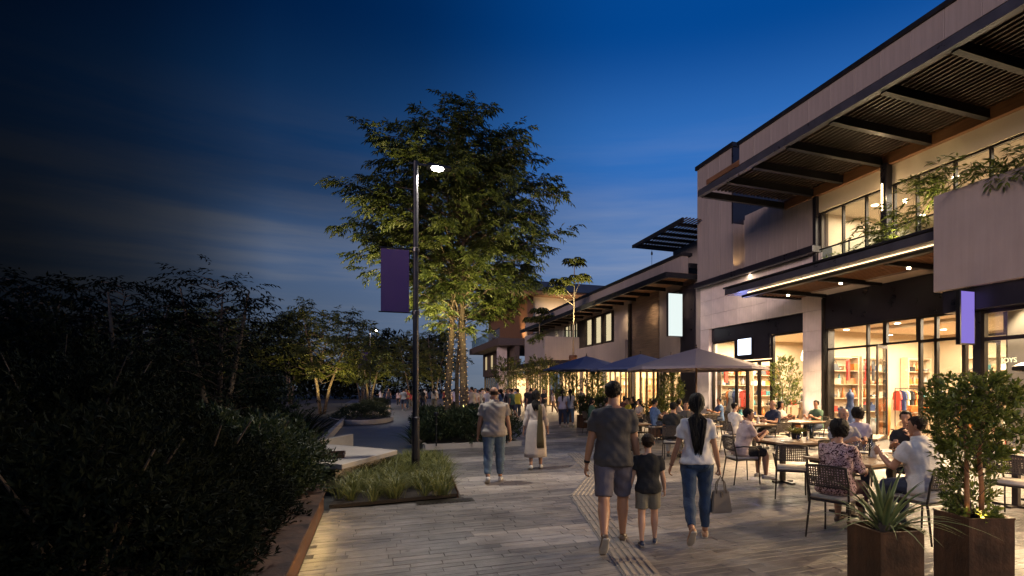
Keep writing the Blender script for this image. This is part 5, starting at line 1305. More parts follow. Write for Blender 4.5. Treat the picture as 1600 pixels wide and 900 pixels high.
# umbrellas
def umbrella(loc, r, ze, za, m, label, wood=True, rz=.2, sides=8):
    t = thing('umbrella', label, 'umbrella', loc, rz, 'square market umbrellas over the terrace')
    part('pole', MB().tube([(0, 0, 0), (0, 0, za+.05)], .028, 10), mat('umbrella_pole_wood', (.30, .17, .07), .4, 0, .3, 4, stretch=(4, 4, .5)) if wood else M_chair, t, smooth=True)
    part('base', MB().lathe([(.34, 0), (.34, .04), (.30, .06), (.06, .07), (.05, .3)], 18), M_chair, t)
    rows = 7; b = MB(); seg = 4
    N_ = sides*seg
    for i in range(rows+1):
        f = i/rows
        for k in range(N_):
            a = 2*math.pi*k/N_; q = (k % seg)/seg; chord = math.cos(math.pi/sides)/math.cos((q-.5)*2*math.pi/sides) if q else 1
            rr = r*f*chord; sag = -.05*math.sin(math.pi*q)*f*r*.5
            b.v.append((rr*math.cos(a), rr*math.sin(a), za-(za-ze)*(f**1.08)+sag*.4*(1-f)))
    for i in range(rows):
        for k in range(N_):
            k2 = (k+1) % N_; a = i*N_
            b.f.append((a+k, a+N_+k, a+N_+k2, a+k2))
    b2 = MB(); n0 = len(b.v)
    for k in range(N_):   # short valance
        x, y, z = b.v[rows*N_+k]; b.v.append((x*1.004, y*1.004, z-.07))
    for k in range(N_): b.f.append((rows*N_+k, n0+k, n0+(k+1) % N_, rows*N_+(k+1) % N_))
    part('canopy', b, m, t)
    for k in range(sides):
        a = 2*math.pi*k/sides; c, s = math.cos(a), math.sin(a)
        part('rib', MB().bar((.03*c, .03*s, za-.06), (r*.98*c, r*.98*s, ze-.015), .018, .022), M_chair, t)
    part('finial', MB().lathe([(.03, za), (.035, za+.03), (.012, za+.06), (.02, za+.10), (0, za+.13)], 10, cap=False), M_chair, t, smooth=True)
M_ug = mat('umbrella_canvas_mauve', (.22, .19, .215), .85, 0, .15, 3, .15, 60); M_ub = mat('umbrella_canvas_blue', (.085, .115, .24), .85, 0, .15, 3, .15, 60)
umbrella((9.4, 14.6, 0), 2.15, 2.33, 2.95, M_ug, 'largest mauve grey umbrella above the diner in black')
umbrella((12.75, 21.9, 0), 1.9, 2.60, 3.25, M_ug, 'grey umbrella half hidden behind the largest one')
umbrella((9.6, 18.8, 0), 1.95, 2.45, 3.02, M_ub, 'blue umbrella in the middle of the row')
umbrella((9.1, 23.2, 0), 2.05, 2.58, 3.18, M_ub, 'farthest dark blue umbrella at the left end of the row')
umbrella((10.45, 4.9, 0), 1.22, 2.06, 2.5, M_chair, 'low dark umbrella cut off by the right edge', False, 0)

# planters
def planter(loc, rz, w, h, label, m=M_corten2):
    t = thing('planter_box', label, 'planter', loc, rz); e = .012
    b = MB()
    for a, c in (((-w/2, -w/2, 0), (w/2, -w/2+e, h)), ((-w/2, w/2-e, 0), (w/2, w/2, h)), ((-w/2, -w/2+e, 0), (-w/2+e, w/2-e, h)), ((w/2-e, -w/2+e, 0), (w/2, w/2-e, h))): b.box(a, c)
    part('steel_sides', b, m, t); part('soil_fill', MB().box((-w/2+e, -w/2+e, .02), (w/2-e, w/2-e, h-.05)), M_soil, t)
    lip = MB()
    for a, c in (((-w/2-.004, -w/2-.004, h), (w/2+.004, -w/2+.022, h+.012)), ((-w/2-.004, w/2-.022, h), (w/2+.004, w/2+.004, h+.012)), ((-w/2-.004, -w/2+.022, h), (-w/2+.022, w/2-.022, h+.012)), ((w/2-.022, -w/2+.022, h), (w/2+.004, w/2-.022, h+.012))): lip.box(a, c)
    part('rim', lip, m, t)
    return t
planter((3.72, 3.14, 0), R_(-10), .37, .62, 'rusted steel planter holding the agave')
planter((4.45, 2.96, 0), R_(-16), .37, .70, 'taller rusted steel planter holding the clipped shrub at right')
# agave
def agave(label, loc, n, L, W, seed, lo=.15, hi=1.1, low=14):
    rs = np.random.default_rng(seed); t = thing('agave_plant', label, 'plant', loc)
    a = np.arange(n)*2.39996+rs.uniform(-.3, .3, n); s = np.linspace(lo, hi, n)
    P = np.stack([np.cos(a)*.05*s, np.sin(a)*.05*s, np.full(n, .0)], 1); A = np.stack([np.cos(a)*s, np.sin(a)*s, np.ones(n)*.9], 1)
    for k in range(n): blades('leaf', None, None, None, P[k:k+1], A[k:k+1], L, W, L_agave, 6, .18+.25*s[k], seed=seed+k, parent=t, margin=True)
    a = rs.uniform(0, 6.28, low); P = np.stack([np.cos(a)*.08, np.sin(a)*.08, np.full(low, .0)], 1); A = np.stack([np.cos(a), np.sin(a), rs.uniform(.55, 1.0, low)], 1)
    for k in range(low): blades('leaf', None, None, None, P[k:k+1], A[k:k+1], L*1.05, W*.38, L_agave, 7, .62, seed=seed+100+k, parent=t, margin=True)
    part('core', MB().lathe([(.07, -.06), (.06, .04), (.02, .12)], 8), M_barkdk, t)
agave('variegated agave with arching narrow leaves in the steel planter', (3.72, 3.14, .61), 24, .56, .052, 33, .08, .72, 26)
# clipped shrub with pale stems
def ficus():
    rs = np.random.default_rng(44); t = thing('potted_shrub', 'tall leafy shrub with two amber stems in the right steel planter', 'shrub', (4.45, 2.96, .65))
    for x, y in ((-.06, .0), (.07, -.02)):
        part('trunk', MB().tube([(x, y, 0), (x*1.1, y, .25), (x*.9, y+.01, .5), (x*1.4, y, .8)], [.020, .018, .016, .009], 8), mat('amber_stem', (.34, .15, .055), .7, 0, .4, 8, .4, 40), t, smooth=True)
    n = 1050; z = rs.uniform(.02, 1.14, n); rad = np.interp(z, [0, .25, .5, .7, 1.0, 1.16], [.14, .17, .24, .31, .32, .16]); a = rs.uniform(0, 6.28, n)
    r = rad*np.sqrt(rs.uniform(.18, 1, n))*(1+.12*np.sin(a*3+z*6)); keep = ~((z > .10) & (z < .50) & (np.cos(a+2.0) > .2)) & ((z > .52) | (rs.random(n) < .55))
    P = np.stack([np.cos(a)*r, np.sin(a)*r, z], 1)[keep]; A = np.stack([np.cos(a), np.sin(a), .7+0*a], 1)[keep]+.5*rs.normal(size=(keep.sum(), 3))
    PP, DD, UU, LL, WW = sprigs(rs, P, A, 9, .054, .021, .9)
    leafmesh('foliage', PP, DD, UU, LL, WW, .45+.25*rs.normal(size=len(PP)), L_ficus, t)
    b = MB()
    for k in range(0, len(P), 6): b.tube([(P[k][0]*.2, P[k][1]*.2, max(.05, P[k][2]-.15)), tuple(P[k])], .003, 4)
    b.obj('twigs', M_barkdk, t)
lamp('planter_spot', 'SPOT', (4.36, 2.82, .70), 3.2, (1, .62, .22), None, (4.44, 2.95, 1.25), spot_size=R(100), spot_blend=.7, shadow_soft_size=.02)
ficus()
def potted(loc, h, w, label, seed, pot_h=.45, pot_w=.42, leaf=.10, m=L_ficus, n=420, bare=.15):
    planter(loc, seed*.3, pot_w, pot_h, 'rusted planter of the '+label, M_corten2)
    rs = np.random.default_rng(seed); t = thing('potted_tree', label, 'plant', (loc[0], loc[1], pot_h-.05))
    for k in range(4):
        a = k*1.6+seed; part('trunk', MB().tube([(math.cos(a)*.05, math.sin(a)*.05, 0), (math.cos(a)*w*.12, math.sin(a)*w*.12, h*.45), (math.cos(a)*w*.3, math.sin(a)*w*.3, h*.85)], [.016, .012, .005], 6), M_bark, t, smooth=True)
    z = rs.uniform(bare, 1, n)*h; a = rs.uniform(0, 6.28, n); r = w*.5*np.sqrt(rs.uniform(.1, 1, n))*np.interp(z/h, [0, .3, .65, 1], [.3, .75, 1, .35])*(1+.2*np.sin(a*2+z*5))
    P = np.stack([np.cos(a)*r, np.sin(a)*r, z], 1); A = np.stack([np.cos(a)*.6, np.sin(a)*.6, .9+0*a], 1)+.4*rs.normal(size=(n, 3))
    PP, DD, UU, LL, WW = sprigs(rs, P, A, 7, leaf, leaf*.3, .8)
    leafmesh('foliage', PP, DD, UU, LL, WW, .45+.25*rs.normal(size=len(PP)), m, t)
potted((15.3, 17.4, 0), 2.3, 1.3, 'tall airy potted olive before the stone pier', 201, .62, .62, .12)
potted((11.4, 19.6, 0), 1.9, 1.2, 'potted tree behind the largest umbrella pole', 202, .5, .5, .12)
potted((9.2, 26.2, 0), 2.1, 1.5, 'bushy potted tree below the farthest umbrella', 203, .6, .6, .14)
potted((10.6, 25.8, 0), 2.1, 1.2, 'potted tree right of the bushy one below the umbrellas', 204, .6, .6, .14)
potted((8.55, 22.0, 0), .75, .8, 'low green plant in the planter beside the two jeans walkers', 205, .55, .5, .16, L_mid, 160, .05)
potted((8.9, 20.9, 0), .7, .7, 'low grassy plant in the second planter past the jeans walkers', 206, .55, .5, .16, L_mid, 140, .05)
potted((9.3, 17.0, 0), .8, .8, 'low lit plant beside the diner in yellow', 207, .45, .45, .15, L_gold, 150, .05)
x, y = at_table('plant', .02, .18)
def centre():
    rs = np.random.default_rng(55); t = thing('table_plant', 'bright green plant centrepiece on the table', 'plant', (x, y, .757))
    part('pot', MB().lathe([(.07, 0), (.09, .03), (.10, .11), (.09, .11), (.07, .03)], 14), M_black, t)
    n = 90; a = rs.uniform(0, 6.28, n); P = np.stack([np.cos(a)*.05, np.sin(a)*.05, np.full(n, .08)], 1); A = np.stack([np.cos(a)*rs.uniform(.1, 1.1, n), np.sin(a)*rs.uniform(.1, 1.1, n), np.ones(n)], 1)
    blades('leaves', None, None, None, P, A, .24, .022, L_grass, 4, .4, seed=56, parent=t)
centre()

# ------------------------------------------------------------- people
WS = bpy.data.scenes.new('workshop')      # scratch scene for modelling, removed at the end
def remesh(mb, vox, it=3, fac=.5):
    me = bpy.data.meshes.new('tmp'); me.from_pydata(mb.v, [], mb.f)
    o = bpy.data.objects.new('tmp', me); WS.collection.objects.link(o)
    m = o.modifiers.new('r', 'REMESH'); m.mode = 'VOXEL'; m.voxel_size = vox; m.use_smooth_shade = True
    if it: s = o.modifiers.new('s', 'SMOOTH'); s.iterations = it; s.factor = fac
    WS.view_layers[0].update(); dg = WS.view_layers[0].depsgraph
    r = bpy.data.meshes.new_from_object(o.evaluated_get(dg))
    bpy.data.objects.remove(o); bpy.data.meshes.remove(me)
    n = len(r.vertices); V = np.empty(n*3, np.float32); r.vertices.foreach_get('co', V)
    F = [tuple(p.vertices) for p in r.polygons]
    bpy.data.meshes.remove(r)
    return V.reshape(-1, 3), F
def rawmesh(name, parts, m, parent, wrinkle=0., wf=1., seed=0):
    V = []; F = []
    for v, f in parts:
        o = len(V); V += [tuple(p) for p in v]; F += [tuple(i+o for i in q) for q in f]
    me = bpy.data.meshes.new(name)
    me.from_pydata(V, [], F); me.shade_smooth(); me.materials.append(m)
    if wrinkle:
        n = len(V); N_ = np.empty(n*3, np.float32); me.vertices.foreach_get('normal', N_); N_ = N_.reshape(-1, 3); A_ = np.array(V, np.float32)
        x, y, z = A_[:, 0]*wf, A_[:, 1]*wf, A_[:, 2]*wf
        d = (np.sin(z*34+5*np.sin(x*9+seed)+4*np.sin(y*11+seed*2))*.5+np.sin(z*19-x*26+3*np.sin(y*14+seed)+seed)*.35+np.sin(z*52+x*31+seed*3+2*np.sin(x*17))*.25)*wrinkle
        A_ = A_+N_*d[:, None]; me.vertices.foreach_set('co', A_.ravel()); me.update()
    return link(name, me, parent)
def ell(c, X, Y, hw, hd, n=20, p=2.3):
    out = []
    for k in range(n):
        a = 2*math.pi*k/n; ca, sa = math.cos(a), math.sin(a)
        out.append(c+X*(hw*math.copysign(abs(ca)**(2/p), ca))+Y*(hd*math.copysign(abs(sa)**(2/p), sa)))
    return out
TOR = {'m': [(-.060, .060, .045, 0), (-.035, .094, .062, -.004), (.0, .099, .069, -.006), (.045, .093, .064, -.002), (.09, .086, .058, .003), (.14, .090, .060, .004), (.19, .100, .066, .003), (.230, .107, .064, -.001), (.256, .102, .056, -.005), (.278, .082, .047, -.009), (.295, .060, .041, -.010), (.312, .042, .037, -.008)],
       'f': [(-.060, .058, .045, 0), (-.035, .096, .065, -.008), (.0, .101, .072, -.010), (.045, .090, .063, -.004), (.09, .076, .054, .002), (.14, .077, .056, .006), (.19, .088, .066, .010), (.228, .091, .058, .004), (.252, .086, .050, -.002), (.274, .068, .042, -.006), (.292, .048, .036, -.008), (.308, .035, .032, -.006)]}
HEAD = [(0, .018, .016, .060), (.018, .036, .036, .040), (.04, .048, .056, .024), (.07, .057, .072, .010), (.10, .066, .084, .002), (.13, .071, .092, -.004), (.16, .072, .094, -.008), (.185, .066, .086, -.010), (.205, .053, .069, -.012), (.221, .032, .042, -.012), (.228, .008, .010, -.012)]
def hprof(t):
    ts = [h[0] for h in HEAD]; return [float(np.interp(t, ts, [h[i] for h in HEAD])) for i in (1, 2, 3)]
SKIN = {'light': mat('skin_light', (.46, .26, .17), .5, 0, .10, 14, .05, 90), 'tan': mat('skin_tan', (.36, .185, .11), .5, 0, .10, 14, .05, 90), 'brown': mat('skin_brown', (.22, .115, .07), .5, 0, .10, 14, .05, 90)}
HAIR = {'black': mat('hair_black', (.010, .008, .007), .6, 0, .4, 30, .5, 60, stretch=(6, 6, .5), spec=.22), 'brown': mat('hair_brown', (.030, .017, .011), .6, 0, .4, 30, .5, 60, stretch=(6, 6, .5), spec=.22), 'grey': mat('hair_grey', (.14, .12, .11), .5, 0, .3, 30, .4, 60)}
def cloth(name, c, bump=.25, var=.2, bs=30): return mat('cloth_'+name, c, .88, 0, var, 6, bump, bs, detail=6)
CL = {'charcoal': cloth('charcoal', (.055, .050, .050)), 'mauve': cloth('mauve_grey', (.105, .092, .115)), 'black': cloth('black', (.012, .012, .013)), 'khaki': cloth('khaki', (.165, .145, .105)), 'white': cloth('white', (.66, .62, .58)),
      'jeans': cloth('denim', (.028, .055, .115), .35, .45, 45), 'paleden': cloth('pale_denim', (.11, .16, .22), .35, .5, 40), 'beige': cloth('beige', (.34, .29, .24)), 'cream': cloth('cream', (.52, .43, .36)), 'olive': cloth('olive_brown', (.085, .065, .025)),
      'grey': cloth('grey', (.27, .26, .27)), 'navy': cloth('navy', (.02, .028, .06)), 'pink': cloth('pale_pink', (.52, .40, .37)), 'yellow': cloth('yellow', (.40, .34, .03)), 'red': cloth('red', (.42, .06, .05)), 'blue': cloth('blue', (.10, .17, .33)), 'brown': cloth('brown', (.13, .08, .05)), 'maroon': cloth('maroon', (.075, .025, .025)), 'green': cloth('green', (.06, .12, .08)), 'lilac': cloth('lilac', (.42, .38, .46))}
def floral():
    m = cloth('floral', (.5, .36, .36)); t = m.node_tree; n = t.nodes; l = t.links
    tcn = n.new('ShaderNodeTexCoord'); v = n.new('ShaderNodeTexNoise'); v.inputs['Scale'].default_value = 24; v.inputs['Detail'].default_value = 1.5; v.inputs['Distortion'].default_value = 1.6
    l.new(tcn.outputs['Object'], v.inputs['Vector']); r = n.new('ShaderNodeValToRGB'); r.color_ramp.interpolation = 'CONSTANT'
    e = r.color_ramp.elements; e[0].position = 0; e[0].color = (.055, .018, .022, 1); e[1].position = .47; e[1].color = (.52, .37, .36, 1); x = e.new(.60); x.color = (.18, .06, .06, 1); x = e.new(.66); x.color = (.48, .33, .33, 1)
    l.new(v.outputs[0], r.inputs[0]); l.new(r.outputs[0], n['Principled BSDF'].inputs['Base Color']); return m
CL['floral'] = floral()
M_shoe = {c: mat('shoe_'+c, v, .55, 0, .2, 12) for c, v in {'brown': (.10, .06, .035), 'navy': (.02, .03, .07), 'white': (.6, .57, .52), 'black': (.015, .015, .015), 'tan': (.36, .19, .10)}.items()}
M_sole = mat('shoe_sole', (.42, .37, .31), .7, 0, .2, 10); M_eye = mat('eye_dark', (.01, .008, .006), .15, 0, .1); M_lip = mat('lip', (.34, .12, .09), .5, 0, .1)

def build_person(H, sex, pose, wear, det=1):
    """returns list of (part name, mesh parts, material, wrinkle, children) in local coordinates, facing +Y, soles at z=0"""
    s = H/1.75; v3 = lambda *a: Vector(a)
    bulk = wear.get('bulk', 1.); X = v3(1, 0, 0)
    lean = R(pose.get('lean', 2)); up = v3(0, math.sin(lean), math.cos(lean)); fw = v3(0, math.cos(lean), -math.sin(lean))
    pel = v3(0, 0, 0)
    J = {}
    for sd, k in ((-1, 'L'), (1, 'R')):
        f, kn, ab = R(pose.get('hip'+k, 0)), R(pose.get('knee'+k, 4)), R(pose.get('abd'+k, 2))
        hip = pel+X*sd*.052*H
        d1 = v3(sd*math.sin(ab), math.sin(f), -math.cos(f)).normalized(); kne = hip+d1*.245*H
        d2 = v3(sd*math.sin(ab)*.3, math.sin(f-kn), -math.cos(f-kn)).normalized(); ank = kne+d2*.238*H
        fp = R(pose.get('foot'+k, 0)); ft = v3(sd*.12, math.cos(fp), -math.sin(fp)).normalized()
        J['hip'+k], J['kne'+k], J['ank'+k], J['ft'+k] = hip, kne, ank, ft
        sh = pel+up*.262*H+X*sd*(.094 if sex == 'm' else .081)*H*(.5+.5*bulk)+fw*(-.006*H)
        af, aa, ae, ai = pose.get('arm'+k, (5, 8, 15, 0))
        f, a, e = R(af), R(aa), R(ae)
        side = X*sd; d1 = (-up*math.cos(f)*math.cos(a)+fw*math.sin(f)*math.cos(a)+side*math.sin(a)).normalized()
        bb = (fw*math.cos(f)+up*math.sin(f)); bb = (bb-d1*bb.dot(d1)).normalized()
        elb = sh+d1*.168*H; d2 = (d1*math.cos(e)+bb*math.sin(e)-side*ai).normalized(); wri = elb+d2*.148*H
        J['sh'+k], J['el'+k], J['wr'+k], J['fd'+k], J['sd'+k] = sh, elb, wri, d2, side
    # ground the figure
    lowest = 1e9
    for k in 'LR':
        a, ft = J['ank'+k], J['ft'+k]
        dn = v3(0, -ft.z, ft.y).normalized()*-1 if False else (ft.cross(X)).normalized()
        if dn.z > 0: dn = -dn
        for q in (-.06, .17): lowest = min(lowest, (a+ft*q*s+dn*.075*s).z)
    off = v3(0, 0, pose['sit']+.095*s if 'sit' in pose else -lowest)
    for k in list(J):
        if k[:2] not in ('ft', 'fd', 'sd'): J[k] = J[k]+off
    pel = pel+off
    T = lambda h: pel+up*h*H
    tor = TOR[sex]
    def torso(ease, h0, h1, flare=0., n=20, squeeze=1.):
        hs = sorted(set([h0, h1]+[t[0] for t in tor if h0 < t[0] < h1])); b = []
        for h in hs:
            hw, hd, yo = (float(np.interp(h, [t[0] for t in tor], [t[i] for t in tor])) for i in (1, 2, 3))
            belly = 1+(bulk-1)*1.2
            g = flare*max(0, (.06-h)/.1)
            b.append(ell(T(h)+fw*yo*H, X, fw, hw*H*(.55+.45*bulk)*squeeze+ease+g, hd*H*belly+ease+g, n))
        return b
    LR = [(0, .056), (.25, .052), (.55, .043), (1.0, .033)]; SR = [(0, .033), (.12, .034), (.32, .036), (.6, .028), (.88, .0205), (1.0, .021)]
    def leg(b, k, ease, end=2.0, taper=0., n=12):
        pts, rad = [], []
        for t, r in LR:
            if t > end: break
            pts.append(J['hip'+k].lerp(J['kne'+k], t)); rad.append(r*H*(.6+.4*bulk)+ease+taper*t)
        if end > 1:
            for t, r in SR[1:]:
                if 1+t > end+1e-6: break
                pts.append(J['kne'+k].lerp(J['ank'+k], t)); rad.append(r*H*(.7+.3*bulk)+ease+taper*(1+t))
        else:
            pts.append(J['hip'+k].lerp(J['kne'+k], end)); rad.append(float(np.interp(end, [q[0] for q in LR], [q[1] for q in LR]))*H+ease+taper*end)
        b.tube(pts, rad, n)
    def arm(b, k, ease, end=2.0, flare=0., n=12):
        U = [(0, .030), (.25, .0305), (.6, .026), (1.0, .0225)]; L = [(.2, .0245), (.6, .0205), (1.0, .0155)]
        if sex == 'f': U = [(t, r*.86) for t, r in U]; L = [(t, r*.88) for t, r in L]
        pts = [J['sh'+k]+(J['sh'+k]-J['el'+k]).normalized()*.004*H-J['sd'+k]*.032*H]; rad = [.024*H*(.7+.3*bulk)+ease*.6]
        for t, r in U:
            if t > end: break
            pts.append(J['sh'+k].lerp(J['el'+k], t)); rad.append(r*H*(.7+.3*bulk)+ease+flare*t)
        if end < 1: pts.append(J['sh'+k].lerp(J['el'+k], end)); rad.append(.028*H*(.7+.3*bulk)+ease+flare*end)
        if end > 1:
            for t, r in L:
                if 1+t > end+1e-6: break
                pts.append(J['el'+k].lerp(J['wr'+k], t)); rad.append(r*H+ease+flare*.5)
        b.tube(pts, rad, n)
    # --- body
    vox = (.012, .020, .034)[det]*max(.75, s)
    if det == 0: vox = .013*max(.7, s)
    B_ = MB(); B_.rings(torso(0, tor[0][0], tor[-1][0]))
    for k in 'LR':
        leg(B_, k, 0); arm(B_, k, 0)
        if not wear.get('shoe'):
            a, ft = J['ank'+k], J['ft'+k]; B_.tube([a-ft*.055*s+v3(0, 0, -.045*s), a+ft*.02*s+v3(0, 0, -.04*s), a+ft*.10*s+v3(0, 0, -.055*s), a+ft*.165*s+v3(0, 0, -.06*s)], [.026*s, .034*s, .036*s, .022*s], 10)
    hy = R(pose.get('yaw', 0)); hp = R(pose.get('nod', 0))
    nk = T(.300)+fw*-.006*H; nt = T(.350)+fw*.004*H
    B_.tube([nk-up*.03*H, nk, nt, nt+up*.03*H], [.040*H*(.8+.2*bulk) if sex == 'm' else .033*H, .033*H if sex == 'm' else .028*H, .031*H if sex == 'm' else .026*H, .029*H], 12)
    parts = [remesh(B_, vox, 3 if det < 2 else 2)]
    # --- head frame
    hb = T(.330)+fw*.006*H
    hu = (up*.3+v3(0, 0, 1)*.7).normalized(); hf0 = v3(0, math.cos(hp), -math.sin(hp)); hX = v3(math.cos(hy), math.sin(hy), 0); hF = v3(-math.sin(hy)*hf0.y, math.cos(hy)*hf0.y, hf0.z); hU = hX.cross(hF)
    hs = s*wear.get('head', 1.)
    def hp_(t, ang, off=0.):
        hw, hd, yo = hprof(t); return hb+hU*t*hs+hF*(yo*hs+math.cos(ang)*(hd*hs+off))+hX*(math.sin(ang)*(hw*hs+off))
    Hh = MB(); Hh.rings([[hp_(h[0], 2*math.pi*k/20) for k in range(20)] for h in HEAD])
    if det < 2:
        Hh.tube([hb+hU*.125*hs+hF*.083*hs, hb+hU*.10*hs+hF*.097*hs, hb+hU*.083*hs+hF*.106*hs, hb+hU*.076*hs+hF*.090*hs], [.007*hs, .009*hs, .013*hs, .008*hs], 8)
        Hh.tube([hb+hU*.058*hs+hF*.082*hs-hX*.02*hs, hb+hU*.056*hs+hF*.089*hs, hb+hU*.058*hs+hF*.082*hs+hX*.02*hs], [.006*hs, .009*hs, .006*hs], 8)
        for q in (-1, 1):
            Hh.tube([hb+hX*q*.070*hs+hU*.088*hs-hF*.004*hs, hb+hX*q*.079*hs+hU*.105*hs-hF*.012*hs, hb+hX*q*.080*hs+hU*.125*hs-hF*.016*hs, hb+hX*q*.072*hs+hU*.135*hs-hF*.010*hs], [.008*hs, .012*hs, .013*hs, .006*hs], 8)
            Hh.tube([hb+hU*.148*hs+hF*.080*hs+hX*q*.012*hs, hb+hU*.152*hs+hF*.076*hs+hX*q*.045*hs], [.008*hs, .006*hs], 6)
        parts.append(remesh(Hh, (.006, .010)[det]*max(.8, s), 2))
    else: parts.append((Hh.v, Hh.f))
    # --- hands
    for k in 'LR':
        w, d = J['wr'+k], J['fd'+k]; inn = -J['sd'+k]; inn = (inn-d*inn.dot(d)).normalized(); fwd = d.cross(inn); 
        if fwd.dot(fw) < 0: fwd = -fwd
        hs2 = s*(.95 if sex == 'f' else 1.05); Hd = MB()
        if det == 2:
            Hd.tube([w, w+d*.05*hs2, w+d*.10*hs2+inn*.01, w+d*.155*hs2+inn*.03*hs2], [.020*hs2, (.038*hs2), .036*hs2, .014*hs2], 7); parts.append((Hd.v, Hd.f)); continue
        Hd.rings([ell(w+d*t*hs2+inn*.004, fwd, inn, a*hs2, c*hs2, 12) for t, a, c in ((-.02, .022, .018), (.01, .027, .018), (.04, .036, .017), (.075, .041, .016), (.092, .036, .012))])
        curl = pose.get('grip'+k, pose.get('curl', .45))
        for q, (o, ln) in enumerate(((.030, .070), (.010, .078), (-.011, .073), (-.030, .058))):
            c1 = curl*(1+.12*q); b0 = w+d*.082*hs2+fwd*o*hs2; e1 = (d*math.cos(c1)+inn*math.sin(c1)); e2 = (d*math.cos(c1*2.1)+inn*math.sin(c1*2.1)); e3 = (d*math.cos(c1*3)+inn*math.sin(c1*3))
            p1 = b0+e1*ln*.5*hs2; p2 = p1+e2*ln*.32*hs2; p3 = p2+e3*ln*.25*hs2
            Hd.tube([b0-d*.01*hs2, b0, p1, p2, p3], [.0088*hs2, .0095*hs2, .0086*hs2, .0078*hs2, .0062*hs2], 8)
        tb = w+d*.025*hs2+fwd*.026*hs2; t1 = tb+(d*.6+fwd*.7+inn*.25).normalized()*.038*hs2; t2 = t1+(d*.85+fwd*.25+inn*.45).normalized()*.032*hs2; t3 = t2+(d*.9+inn*.5).normalized()*.024*hs2
        Hd.tube([tb, t1, t2, t3], [.014*hs2, .0125*hs2, .0105*hs2, .008*hs2], 8)
        parts.append(remesh(Hd, (.0052, .009)[det]*max(.8, s), 1))
    out = [('body', parts, SKIN[wear.get('skin', 'tan')], 0, [])]
    # --- face colour pieces
    if det == 0 or wear.get('face'):
        for q in (-1, 1):
            E_ = MB(); c = hb+hU*.122*hs+hF*.0845*hs+hX*q*.031*hs; E_.rings([ell(c+hF*(z-.004)*hs, hX, hU, .013*r*hs, .0065*r*hs, 10, 2) for z, r in ((0, .8), (.004, 1), (.0075, .5))]); out.append(('eye', [(E_.v, E_.f)], M_eye, 0, []))
            E_ = MB().tube([hb+hU*.146*hs+hF*.092*hs+hX*q*.014*hs, hb+hU*.152*hs+hF*.087*hs+hX*q*.034*hs, hb+hU*.147*hs+hF*.076*hs+hX*q*.050*hs], [.0035*hs, .004*hs, .002*hs], 6); out.append(('eyebrow', [(E_.v, E_.f)], HAIR[wear.get('hairc', 'black')], 0, []))
        E_ = MB().tube([hb+hU*.057*hs+hF*.087*hs-hX*.022*hs, hb+hU*.056*hs+hF*.0975*hs, hb+hU*.057*hs+hF*.087*hs+hX*.022*hs], [.003*hs, .0055*hs, .003*hs], 6); out.append(('mouth', [(E_.v, E_.f)], M_lip, 0, []))
    # --- hair
    hk = wear.get('hair', 'short'); Hr = MB(); nc = 28; nr = 9
    rs = random.Random(int(H*1000))
    def hl(a):   # hairline height by angle from the face
        c = math.cos(a)
        if hk == 'bald': return None if abs(math.sin(a/2)) < .62 else .085
        if hk in ('long', 'bob', 'tied'): return .172 if c > .62 else (.172-(.62-c)/.35*.13 if c > .27 else (.042 if hk != 'bob' else .020))
        return .186 if c > .6 else (.186-(.6-c)/.5*.070 if c > .1 else .116-(.1-c)/1.1*.062)
    top = .2275
    th = {'short': .011, 'bald': .004, 'long': .016, 'bob': .036, 'tied': .012, 'crop': .006}[hk]
    cols_ = []
    for k in range(nc+1):
        a = -math.pi+2*math.pi*k/nc; t0 = hl(a)
        if t0 is None: t0 = .158 if hk == 'bald' else .17
        tt = .150 if hk == 'bald' else top
        if hk == 'bald' and t0 >= tt: t0 = tt-.001
        c_ = [hp_(t0, a, -.004)]
        for r_ in range(nr+1):
            f = r_/nr; t = t0+(tt-t0)*f; o = th*hs*min(1, .45+3*f)*(1 if hk != 'bald' else (1-f)*.9+.05)*(1+.18*math.sin(k*2.1+r_*1.3))
            c_.append(hp_(t, a, o)+hU*o*f*f*.9)
        cols_.append(c_)
    o = len(Hr.v); m_ = nr+2
    for c_ in cols_: Hr.v += [tuple(p) for p in c_]
    for k in range(nc):
        for r_ in range(m_-1):
            i0 = o+k*m_+r_; Hr.f.append((i0, i0+m_, i0+m_+1, i0+1))
    if hk != 'bald': Hr.f.append(tuple(o+k*m_+m_-1 for k in range(nc)))
    if hk in ('long', 'tied'):
        L_ = wear.get('hairlen', .42)*s; back = -fw; nst = 54 if det < 2 else 18; tie = hk == 'tied'
        for i in range(nst):
            u = rs.uniform(-1, 1); u = math.copysign(abs(u)**.7, u); a0 = math.pi+u*(1.75 if not tie else 1.2); t0 = rs.uniform(.10, .19)
            p0 = hp_(t0, a0, .012*hs); p1 = hp_(max(.045, t0-.07), a0, .020*hs)
            ln = L_*rs.uniform(.80, 1.04); w_ = (.112 if not tie else .022)*hs
            pts = [p0, p1]
            for f in (.18, .38, .6, .8, 1.0):
                dep = .085+.085*min(1, f*1.8)
                c = hb-v3(0, 0, ln*f)+back*(dep*s+rs.uniform(-.010, .012)*s)+hX*(u*w_*(1-.60*f)+rs.uniform(-.006, .006)*s)
                pts.append(c)
            r0 = rs.uniform(.010, .016)*hs*(1 if nst > 20 else 1.7)
            Hr.tube(pts, [r0*.7, r0, r0*1.05, r0, r0*.9, r0*.6, r0*.15], 5)
